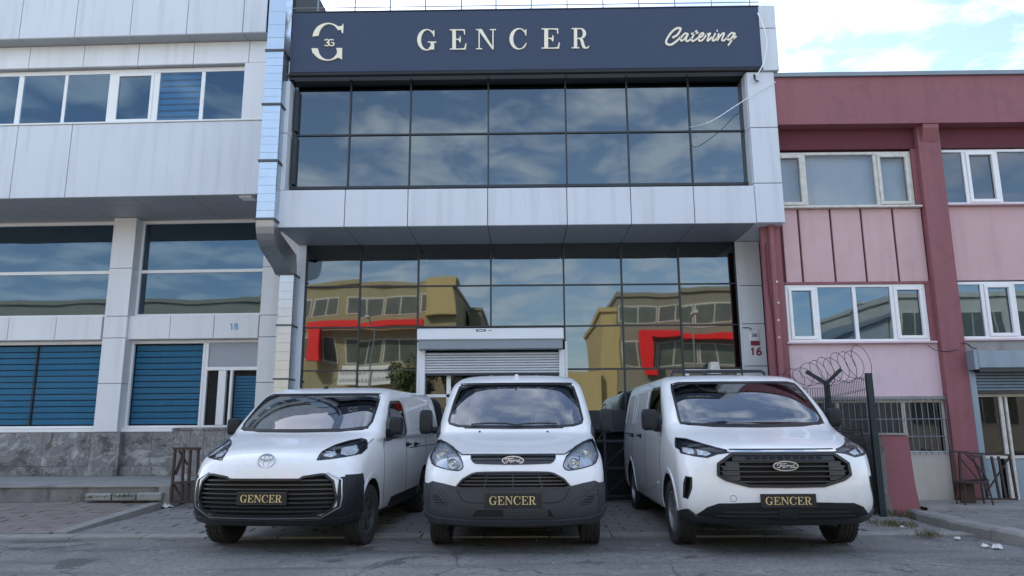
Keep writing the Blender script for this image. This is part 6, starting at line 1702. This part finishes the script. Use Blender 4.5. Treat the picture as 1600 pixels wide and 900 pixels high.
sw_3 = [(1.56, 1.30), (1.46, 1.34), (1.62, 1.52), (1.86, 1.74), (1.94, 1.79), (2.50, 1.80), (2.56, 1.75), (2.56, 1.33), (2.50, 1.30)]
v.prism(sw_3, .5, 1.3, 'x', 2); v.prism(sw_3, -1.3, -.5, 'x', 2)
for yy in (v.axf, v.axr):
    for sd in (-1, 1): v.well(yy, .37, .405, sd * .68, sd * 1.25)
v.make_body()
v.patch('windscreen', 'screen_glass', ws, off=-.002, thick=.006)
v.rib('screen_seal', 'screen_frit', ws, w=.032, off=.001, thick=.004, closed=True)
v.interior(1.0, 1.33, 1.8, .78)
for md in ('r', 'l'):
    g_ = v.patch('side_window', 'side_glass', sw_3, md, off=-.004, thick=.006, step=.08); v.rib('window_seal', 'screen_frit', sw_3, md, w=.035, off=.002, thick=.006, closed=True, parent=g_)
    v.rib('quarter_bar', 'screen_frit', [(1.78, 1.31), (1.80, 1.67)], md, w=.03, off=.002, thick=.01, parent=g_)
    v.rib('door_gap', 'gap_black', [(1.42, 1.30), (1.50, .95), (1.50, .30)], md, w=.012, off=.0015, thick=.004, dens=.1)
    v.rib('door_gap', 'gap_black', [(2.60, 1.84), (2.66, 1.35), (2.66, .32)], md, w=.014, off=.0015, thick=.004, dens=.1)
    v.rib('door_gap', 'gap_black', [(3.86, 1.84), (3.88, 1.35), (3.86, .32)], md, w=.012, off=.0015, thick=.004, dens=.1)
    v.rib('slide_rail', 'gap_black', [(3.90, 1.19), (4.75, 1.19)], md, w=.03, off=.001, thick=.006, dens=.2)
    v.rib('belt_crease', 'van_paint', [(1.5, 1.16), (2.6, 1.20), (4.9, 1.20)], md, w=.02, off=.005, thick=.01, dens=.2)
    v.rib('door_crease', 'van_paint', [(1.7, .62), (2.3, .50), (3.6, .44)], md, w=.03, off=.007, thick=.012, dens=.2)
    v.rib('arch_crease', 'van_paint', [(1.02 + .445 * math.cos(R(a)), .37 + .445 * math.sin(R(a))) for a in range(-8, 180, 8)], md, w=.04, off=.008, thick=.014, dens=.05)
    v.rib('arch_crease', 'van_paint', [(4.12 + .445 * math.cos(R(a)), .37 + .445 * math.sin(R(a))) for a in range(-8, 188, 8)], md, w=.04, off=.008, thick=.014, dens=.05)
    for pan in ([(2.78, 1.34), (2.76, 1.72), (2.82, 1.77), (3.72, 1.77), (3.76, 1.34)], [(3.96, 1.34), (3.96, 1.77), (4.62, 1.77), (4.74, 1.60), (4.76, 1.34)]):
        v.rib('panel_crease', 'van_paint', pan, md, w=.02, off=.004, thick=.008, closed=True, dens=.1)
v.handle(1001, 681, 'l'); v.handle(989, 680.5, 'l')
q1_, q2_, q3_ = v.F2([(1072, 700), (1088, 704), (1104, 707)])
for sg in (1, -1):
    ol = h3 if sg == 1 else mir(h3)
    mds = [[(sg * abs(p[0]), p[1]) for p in v.F2(q)] for q in ([(1065, 705), (1064, 697), (1082, 699), (1085, 709), (1074, 708.5)], [(1089, 710), (1087, 700), (1104, 704), (1112, 708), (1104, 712)])]
    o = v.lamp(ol, bowls=[], inner='lamp_dark', modules=mds)
    b0, b1 = v.F2([(1060, 690), (1132, 705)]); v.rib('light_strip', 'lamp_dark', [(sg * b0[0], b0[1]), (sg * b1[0], b1[1])], w=.04, off=-.01, thick=.01, parent=o)
gz = [p[1] for p in g3]; cz = max(gz)
hx = abs(h3[7][0])
v.rib('chrome_strip', 'chrome', [(-hx - .02, cz + .028), (0, cz + .028), (hx + .02, cz + .028)], w=.014, off=.010, thick=.02)
v.rib('bonnet_gap', 'gap_black', [(-hx, cz + .045), (0, cz + .045), (hx, cz + .045)], w=.016, off=.003, thick=.006)
gr = v.patch('grille', 'gap_black', g3, off=-.06, thick=.006, along=True)
v.rib('grille_surround', 'grille_black', g3, w=.03, off=.012, thick=.04, closed=True)
hw3 = halfwidth(g3, .02)
H3 = max(gz) - min(gz)
for k in (.14, .30, .46, .62, .76): v.bars('grille_bar', 'grille_satin', [min(gz) + H3 * k], lambda z: hw3(z), w=.012, off=-.012, thick=.03, parent=gr)
for k in (.14, .30, .46, .62, .76):
    z = min(gz) + H3 * k; x = hw3(z)
    for sg in (1, -1):
        if x > .45: v.rib('grille_fin', 'grille_satin', [(sg * (x - .02), z - .02), (sg * .46, z - .02)], w=.036, off=-.018, thick=.02, parent=gr)
v.rib('grille_top', 'grille_black', [(-hw3(cz - .03) + .02, cz - .035), (0, cz - .035), (hw3(cz - .03) - .02, cz - .035)], w=.065, off=-.002, thick=.02, parent=gr)
for i in range(10):
    x = -.36 + i * .08; v.rib('grille_slot', 'gap_black', [(x - .028, cz - .038), (x + .028, cz - .038)], w=.030, off=.0, thick=.004, parent=gr)
for sg in (1, -1):
    ol = s3 if sg == 1 else mir(s3)
    k = v.patch('side_vent', 'gap_black', ol, off=-.08, thick=.006, along=True); v.rib('vent_rim', 'grille_black', ol, w=.014, off=.004, thick=.02, closed=True, parent=k)
# black lower bumper
t3 = [(abs(p[0]), p[1]) for p in v.F2([(1060, 807), (1080, 807.5), (1092, 801.5), (1105, 792.5), (1123, 786.5), (1189, 785)])]
t3[0] = (1.0, t3[0][1])
up3 = [(0, t3[-1][1])] + [(-a, b_) for a, b_ in reversed(t3)]
zl3 = (min(p[1] for p in l3), max(p[1] for p in l3)); xl3 = max(p[0] for p in l3)
ring_l = [(0, zl3[1] + .003)] + [(-abs(p[0]), p[1] + (.003 if p[1] > .3 else 0)) for p in l3 if p[0] < -.02]
ring_l.sort(key=lambda p: (-p[0]))
lowc = [(-1.0, t3[0][1] - .04), (-.98, .39), (-.92, .345), (-.75, .328), (0, .322)]
L1 = sym([(0, t3[-1][1])] + [(-a, b_) for a, b_ in reversed(t3)] + lowc)
bu3 = v.patch('bumper', 'van_cladding', L1, off=.008, thick=.02, step=.05)
for md in ('r', 'l'): v.patch('bumper_side', 'van_cladding', [(.26, .31), (.60, .31), (.60, .40), (.26, .46)], md, off=.011, thick=.02, step=.05)
k = v.patch('lower_intake', 'gap_black', l3, off=.0105, thick=.01, parent=bu3)
v.bars('intake_bar', 'grille_satin', [zl3[0] + (zl3[1] - zl3[0]) * t for t in (.30, .62)], halfwidth(l3, .03), w=.012, off=.018, thick=.01, parent=k)
v.rib('intake_surround', 'van_cladding', l3, w=.02, off=.016, thick=.02, closed=True, parent=k)
v.patch('sensor_block', 'grille_black', [(-.10, zl3[0] + .01), (.10, zl3[0] + .01), (.10, zl3[1] - .01), (-.10, zl3[1] - .01)], off=.022, thick=.02, parent=k)
for x in (-.35, .35): MB().lathe([(.0, -.01), (.014, -.006), (.018, .01)], v.proj(x, zl3[1] - .03, 'f')[0], 'y', 12).build('sensor', 'grille_satin', k)
v.rib('bumper_lip', 'grille_black', [(-.97, .44), (-.90, .38), (-.6, .358), (0, .352), (.6, .358), (.90, .38), (.97, .44)], w=.05, off=.026, thick=.03)
cc = [(.38 - .32 + .03 * math.cos(R(a)), 0) for a in (0,)]
p_ = v.F2([(1146, 779)])[0]; v.rib('tow_cover', 'gap_black', [(p_[0] + .032 * math.cos(R(a)), p_[1] + .032 * math.sin(R(a))) for a in range(0, 360, 30)], w=.004, off=.001, thick=.003, closed=True)
v.mirror(-1.135, 1.45, 1.385, .19, .26, .15, (-.97, 1.52, 1.28), -1); v.mirror(1.12, 1.45, 1.40, .17, .23, .15, (.97, 1.52, 1.30), 1)
for sd in (-1, 1):
    MB().add([(sd * 1.005, 1.42, 1.24), (sd * 1.0, 1.66, 1.25), (sd * .985, 1.48, 1.36), (sd * .975, 1.66, 1.52), (sd * 1.02, 1.42, 1.24), (sd * 1.018, 1.66, 1.25), (sd * 1.002, 1.48, 1.36), (sd * .99, 1.66, 1.52)],
             [(0, 1, 3, 2), (4, 6, 7, 5), (0, 4, 5, 1), (1, 5, 7, 3), (3, 7, 6, 2), (2, 6, 4, 0)]).build('mirror_base', 'van_cladding', v.root)
v.plate(1189, 771.5, 1275.5, 793); v.emblem_oval(1227, 728, 37, 14.5)
v.rib('scuttle_panel', 'grille_black', [(-.84, wl_[-1][1] + .035), (-.5, wl_[-1][1] + .0), (0, wl_[-1][1] - .008), (.5, wl_[-1][1] + .0), (.84, wl_[-1][1] + .035)], w=.028, off=.004, thick=.012)
v.wheels(.885, steer=R(2), rim='rim_silver', spokes=5)
# roof bars
ba = MB(); z = 2.045
P3 = [(-.62, 2.55, 1.98), (-.60, 2.55, z), (.62, 2.55, z), (.66, 2.55, z - .02), (.68, 2.55, 1.95)]
ba.tube(P3, .022, 8).build('roof_bar', 'grille_black', v.root, smooth=True)
# ================================================================== FENCE, RAZOR WIRE, SMALL THINGS
fn = empty('mesh_fence', (4.9, 11.3, 0), label='dark green wire mesh fence with a forked post beside the right van', cat='fence')
yb2 = 10.85; b2 = atY(1379, 800, yb2); b2 = Vector((b2.x, yb2, 0))
t2 = atY(1355.5, 583, yb2)
MB(fn.location).bar((b2.x, yb2, 0), (t2.x + .01, yb2, t2.z), .085, .06).build('post', 'steel_green', fn)
Y1 = 11.75
p1 = atY(1291.5, 599, Y1)
MB(fn.location).bar((p1.x + .0, Y1, 0), (p1.x, Y1, p1.z + .02), .07, .07).build('post', 'steel_green', fn)
for q in ((1259, 581), (1312.5, 577.5)):
    e = atY(q[0], q[1], Y1); MB(fn.location).bar((p1.x, Y1, p1.z), (e.x, Y1 - .02, e.z), .05, .05).build('post_arm', 'steel_green', fn)
def mesh_panel(a, b_, za, zb):
    a = Vector(a); b_ = Vector(b_); n = int((b_ - a).length / .038); mb = MB(fn.location)
    for i in range(n + 1):
        t = i / n; p = a.lerp(b_, t); z = za + (zb - za) * t
        mb.bar((p.x, p.y, .1), (p.x, p.y, z), .006, .006)
    for k in range(11):
        for d in ((0, .02) if k % 3 == 0 else (0,)):
            f = .06 + k * .094
            mb.bar((a.x, a.y - .005, za * f + d), (b_.x, b_.y - .005, zb * f + d), .005, .005)
    return mb.build('wire_mesh', 'wire', fn)
zA = fz(1294, 604, Y1); zB = fz(1352, 588, yb2)
mesh_panel((p1.x, Y1, 0), (b2.x - .04, yb2, 0), zA, zB)
mesh_panel((p1.x - 1.3, Y1 + .02, 0), (p1.x - .03, Y1 + .02, 0), zA - .05, zA - .02)
rz = empty('razor_wire', (4.6, 11.5, 2.2), label='loose coil of rusty razor wire on top of the mesh fence', cat='razor wire')
A_ = atY(1350, 566, 11.45); B_ = atY(1272, 584, Y1); C_ = atY(1205, 604, Y1 + .05)
def coil(A_, B_, turns, r0, r1, seed):
    rr = random.Random(seed); pts = []; ax = (B_ - A_).normalized(); u = Vector((0, 0, 1)); v_ = ax.cross(u).normalized(); n = turns * 20
    for i in range(n + 1):
        t = i / n; a = t * turns * 2 * math.pi; r = (r0 + (r1 - r0) * t) * (1 + .12 * math.sin(a * .37 + seed)); lean = .16 * math.sin(a + 1)
        pts.append(A_.lerp(B_, t) + u * r * math.sin(a) + v_ * r * .9 * math.cos(a) + ax * lean)
    mb = MB(rz.location); mb.tube(pts, .0045, 5)
    for i in range(0, n, 2):
        p = pts[i]; d = (pts[i + 1] - p).normalized(); s_ = d.orthogonal().normalized() * .022
        mb.add([p - s_ + d * .008, p + s_ + d * .012, p + d * .0, p - s_ - d * .012, p + s_ - d * .012], [(0, 1, 2), (2, 3, 4)])
    return mb
coil(A_, B_, 7, .26, .20, 1.0).build('coil', 'rusty_steel', rz); coil(B_, C_, 5, .20, .13, 2.2).build('coil', 'rusty_steel', rz)
# heap of black crates behind the fence
hp = empty('crate_heap', (5.0, 11.5, 0), label='heap of black plastic crates behind the mesh fence', cat='crates')
def crate(x0, x1, y0, y1, z0, z1, tilt):
    mb = MB(hp.location); n = 4
    q = lambda x, y, z: (x, y, z + tilt * (x - x0))
    def bx_(a, b_):
        v = [q(*p) for p in ((a[0], a[1], a[2]), (b_[0], a[1], a[2]), (b_[0], b_[1], a[2]), (a[0], b_[1], a[2]), (a[0], a[1], b_[2]), (b_[0], a[1], b_[2]), (b_[0], b_[1], b_[2]), (a[0], b_[1], b_[2]))]
        mb.add(v, [(0, 3, 2, 1), (4, 5, 6, 7), (0, 1, 5, 4), (1, 2, 6, 5), (2, 3, 7, 6), (3, 0, 4, 7)])
    h = (z1 - z0) / 5
    bx_((x0 + .01, y0 + .02, z0), (x1 - .01, y1 - .02, z0 + .02))
    for k in range(5): bx_((x0, y0, z0 + k * h), (x1, y0 + .02, z0 + k * h + h * .55)); bx_((x0, y1 - .02, z0 + k * h), (x1, y1, z0 + k * h + h * .55)); bx_((x0 + .0, y0 + .021, z0 + k * h), (x0 + .02, y1 - .021, z0 + k * h + h * .55))
    for i in range(7):
        x = x0 + (x1 - x0 - .02) * i / 6; bx_((x, y0 + .004, z0 - .001), (x + .02, y0 + .018, z1))
    mb.build('crate', 'black_plastic', hp)
g1_ = atY(1357, 680, 10.98).x; g0 = g1_ - .8
for k, (z0, z1, tl_) in enumerate(((.02, .30, 0), (.32, .60, .02), (.62, .88, -.03), (.90, 1.12, -.05), (1.14, 1.36, -.10))):
    crate(g0 - .15 + .04 * k, g1_ - .02 * k, 10.98, 11.34, z0, z1, tl_)
MB(hp.location).box((g0 - .1, 11.36, 0), (g1_ + .05, 11.40, 1.15)).build('black_sheet', 'tarp_black', hp)

# black frame rack between the middle and right van
rk = empty('steel_rack', (1.6, 12.75, 0), label='black steel frame with diagonal braces holding a dark panel between the middle and right van', cat='steel rack')
Yk = 12.7
kx0, kx1 = atY(905, 720, Yk).x, atY(990, 720, Yk).x
zz0 = fz(950, 641, Yk); zz1 = fz(950, 671, Yk)
MB(rk.location).panel(kx0, kx1, zz1, zz0, Yk, .28, .01).build('top_box', 'black_plastic', rk)
MB(rk.location).box((kx0 + .02, Yk + .25, .1), (kx1 - .02, Yk + .28, zz1)).build('dark_panel', 'tarp_black', rk)
for a in ((905, 690), (945, 690), (989, 690)):
    x = atY(a[0], 700, Yk).x; MB(rk.location).box((x - .022, Yk - .02, .06), (x + .022, Yk + .03, zz1)).build('upright', 'dark_steel', rk)
for py in (672.5, 689, 731, 775):
    z = fz(950, py, Yk); MB(rk.location).box((kx0, Yk - .028, z - .02), (kx1, Yk + .02, z + .02)).build('cross_bar', 'dark_steel', rk)
for a, b_ in (((948, 726), (978, 696)), ((948, 772), (978, 745)), ((932, 690), (944, 674))):
    MB(rk.location).bar(atY(a[0], a[1], Yk - .01), atY(b_[0], b_[1], Yk - .01), .03, .02).build('brace', 'dark_steel', rk)

# scrap gate and stool on the right
sg = empty('scrap_gate', (7.8, 11.9, .1), label='black welded steel gate leaf leaning beside the workshop door', cat='gate')
Ys_ = 11.85
def gb(a, b_, w=.03, h=.03, n='bar', dy=0.0): MB(sg.location).bar(atY(a[0], a[1], Ys_ + dy), atY(b_[0], b_[1], Ys_ - dy), w, h).build(n, 'rusty_steel', sg)
for a, b_ in (((1485, 706), (1494, 781)), ((1499, 706), (1502, 781)), ((1533, 711), (1543, 779)), ((1549, 713), (1562, 778)), ((1560, 713), (1572, 778)), ((1577, 711), (1589, 779))): gb(a, b_, n='upright')
for a, b_ in (((1484, 705), (1512, 707)), ((1512, 708), (1579, 711)), ((1494, 779), (1590, 780)), ((1515, 712), (1532, 714))): gb(a, b_, .035, n='cross_bar', dy=.004)
for a, b_ in (((1500, 716), (1527, 748)), ((1578, 713), (1541, 770)), ((1520, 715), (1545, 775))): gb(a, b_, .028, .015, 'brace', dy=.02)
sl_ = empty('stool', (7.4, 11.7, .1), label='old round wire stool with a brown seat in front of the scrap gate', cat='stool')
c = atY(1519, 752, 11.62)
ringp = [(c.x + .22 * math.cos(R(a)), 11.62 + .20 * math.sin(R(a)), c.z + .02 * math.cos(R(a))) for a in range(0, 361, 20)]
MB(sl_.location).tube(ringp, .014, 6).build('seat_ring', 'rusty_steel', sl_)
MB(sl_.location).lathe([(0, .0), (.20, .0), (.205, -.02), (.0, -.03)], c, 'z', 18).build('seat', 'dark_steel', sl_)
for a in (30, 150, 210, 330):
    MB(sl_.location).tube([(c.x + .2 * math.cos(R(a)), 11.62 + .18 * math.sin(R(a)), c.z), (c.x + .24 * math.cos(R(a)), 11.62 + .22 * math.sin(R(a)), .14)], .012, 6).build('leg', 'rusty_steel', sl_)
bp_ = [atY(*q, 11.8) for q in ((1507, 708), (1522, 722), (1537, 740), (1545, 757))]
MB(sl_.location).tube([tuple(q) for q in catmull([tuple(k) for k in bp_], 5)], .012, 6).build('back_hoop', 'rusty_steel', sl_)
MB(sl_.location).box((c.x - .12, 11.75, .15), (c.x + .10, 11.79, c.z - .05)).build('brown_board', 'rusty_steel', sl_)

# weeds and litter
def tuft(mb, c, n, r, h, rr):
    for _ in range(n):
        a = rr.uniform(0, 6.28); d = rr.uniform(0, r); b0 = Vector((c[0] + d * math.cos(a), c[1] + d * math.sin(a), c[2])); l = rr.uniform(.4, 1) * h
        ln = Vector((rr.gauss(0, .5), rr.gauss(0, .5), 1)).normalized() * l; w_ = ln.cross(Vector((rr.gauss(0, 1), rr.gauss(0, 1), 0))).normalized() * .004
        m0 = b0 + ln * .6; t0 = b0 + ln + Vector((rr.gauss(0, .3), rr.gauss(0, .3), -.15)) * l * .5
        mb.add([b0 - w_, b0 + w_, m0 + w_ * .7, m0 - w_ * .7, t0], [(0, 1, 2, 3), (3, 2, 4)])
rr = random.Random(5)
for nm, mt, spots_, lb in (('weeds', 'dry_grass', [(1385, 806, 420, .30, .16), (1410, 800, 420, .30, .15), (1440, 793, 260, .25, .12), (1395, 822, 200, .2, .10), (1452, 838, 60, .1, .1)], 'dry yellow weeds growing at the foot of the stub wall'),
                           ('weeds', 'green_grass', [(1400, 796, 150, .3, .10), (195, 776, 60, .2, .06), (140, 778, 40, .2, .05), (1430, 812, 60, .3, .06)], 'green weeds between the kerb stones')):
    mb = MB()
    for px, py, n, r, h in spots_:
        n = int(n * 1.8); h *= 1.2; r *= 1.5
        c = atZ(px, py, .02 if px > 1000 else .28); tuft(mb, c, n, r, h, rr)
    tag(mb.build(nm, mt), lb, 'weeds', kind='stuff')
def litter(px, py, z, s_, label, m='litter_white', seed=1):
    rr = random.Random(seed); c = atZ(px, py, z); mb = MB(c); n = 9
    ring = [c + Vector((math.cos(k * 6.28 / n) * s_ * rr.uniform(.6, 1.3), math.sin(k * 6.28 / n) * s_ * rr.uniform(.5, 1.1), rr.uniform(.0, .4) * s_)) for k in range(n)]
    mid = [c + (p - c) * .5 + Vector((0, 0, rr.uniform(.1, .8) * s_)) for p in ring]; top_ = c + Vector((0, 0, s_ * .5))
    mb.add(ring + mid + [top_], [(k, (k + 1) % n, n + (k + 1) % n, n + k) for k in range(n)] + [(n + k, n + (k + 1) % n, 2 * n) for k in range(n)])
    o = mb.build('crumpled_paper', m); o.location = c; tag(o, label, 'litter')
litter(1410, 826, .01, .055, 'crumpled white paper lying on the road below the stub wall', seed=2)
litter(1497, 843, .01, .04, 'small white paper scrap lying by the right kerb', seed=3)
litter(1540, 855, .01, .05, 'torn white tissue at the foot of the right kerb, left piece', seed=4)
litter(1558, 857, .01, .06, 'torn white tissue at the foot of the right kerb, right piece', seed=5)
litter(262, 794, .08, .10, 'flat pale paper scrap on the paving beside the steel frame gate', seed=6)
mb = MB()
rr = random.Random(11)
for _ in range(420):
    x, y = rr.uniform(-9, 9), rr.uniform(5.6, 9.2)
    if rr.random() < .4: x, y = rr.uniform(3.5, 5.4), rr.uniform(8.4, 10.4)
    s_ = rr.uniform(.004, .016); c = Vector((x, y, s_ * .3)); a = rr.uniform(0, 6)
    q = [c + Vector((math.cos(a + k * 2.09) * s_, math.sin(a + k * 2.09) * s_, -s_ * .3)) for k in range(3)] + [c + Vector((0, 0, s_ * .6))]
    mb.add(q, [(0, 1, 3), (1, 2, 3), (2, 0, 3)])
tag(mb.build('gravel', 'concrete'), 'small loose stones scattered on the road', 'gravel', kind='stuff')
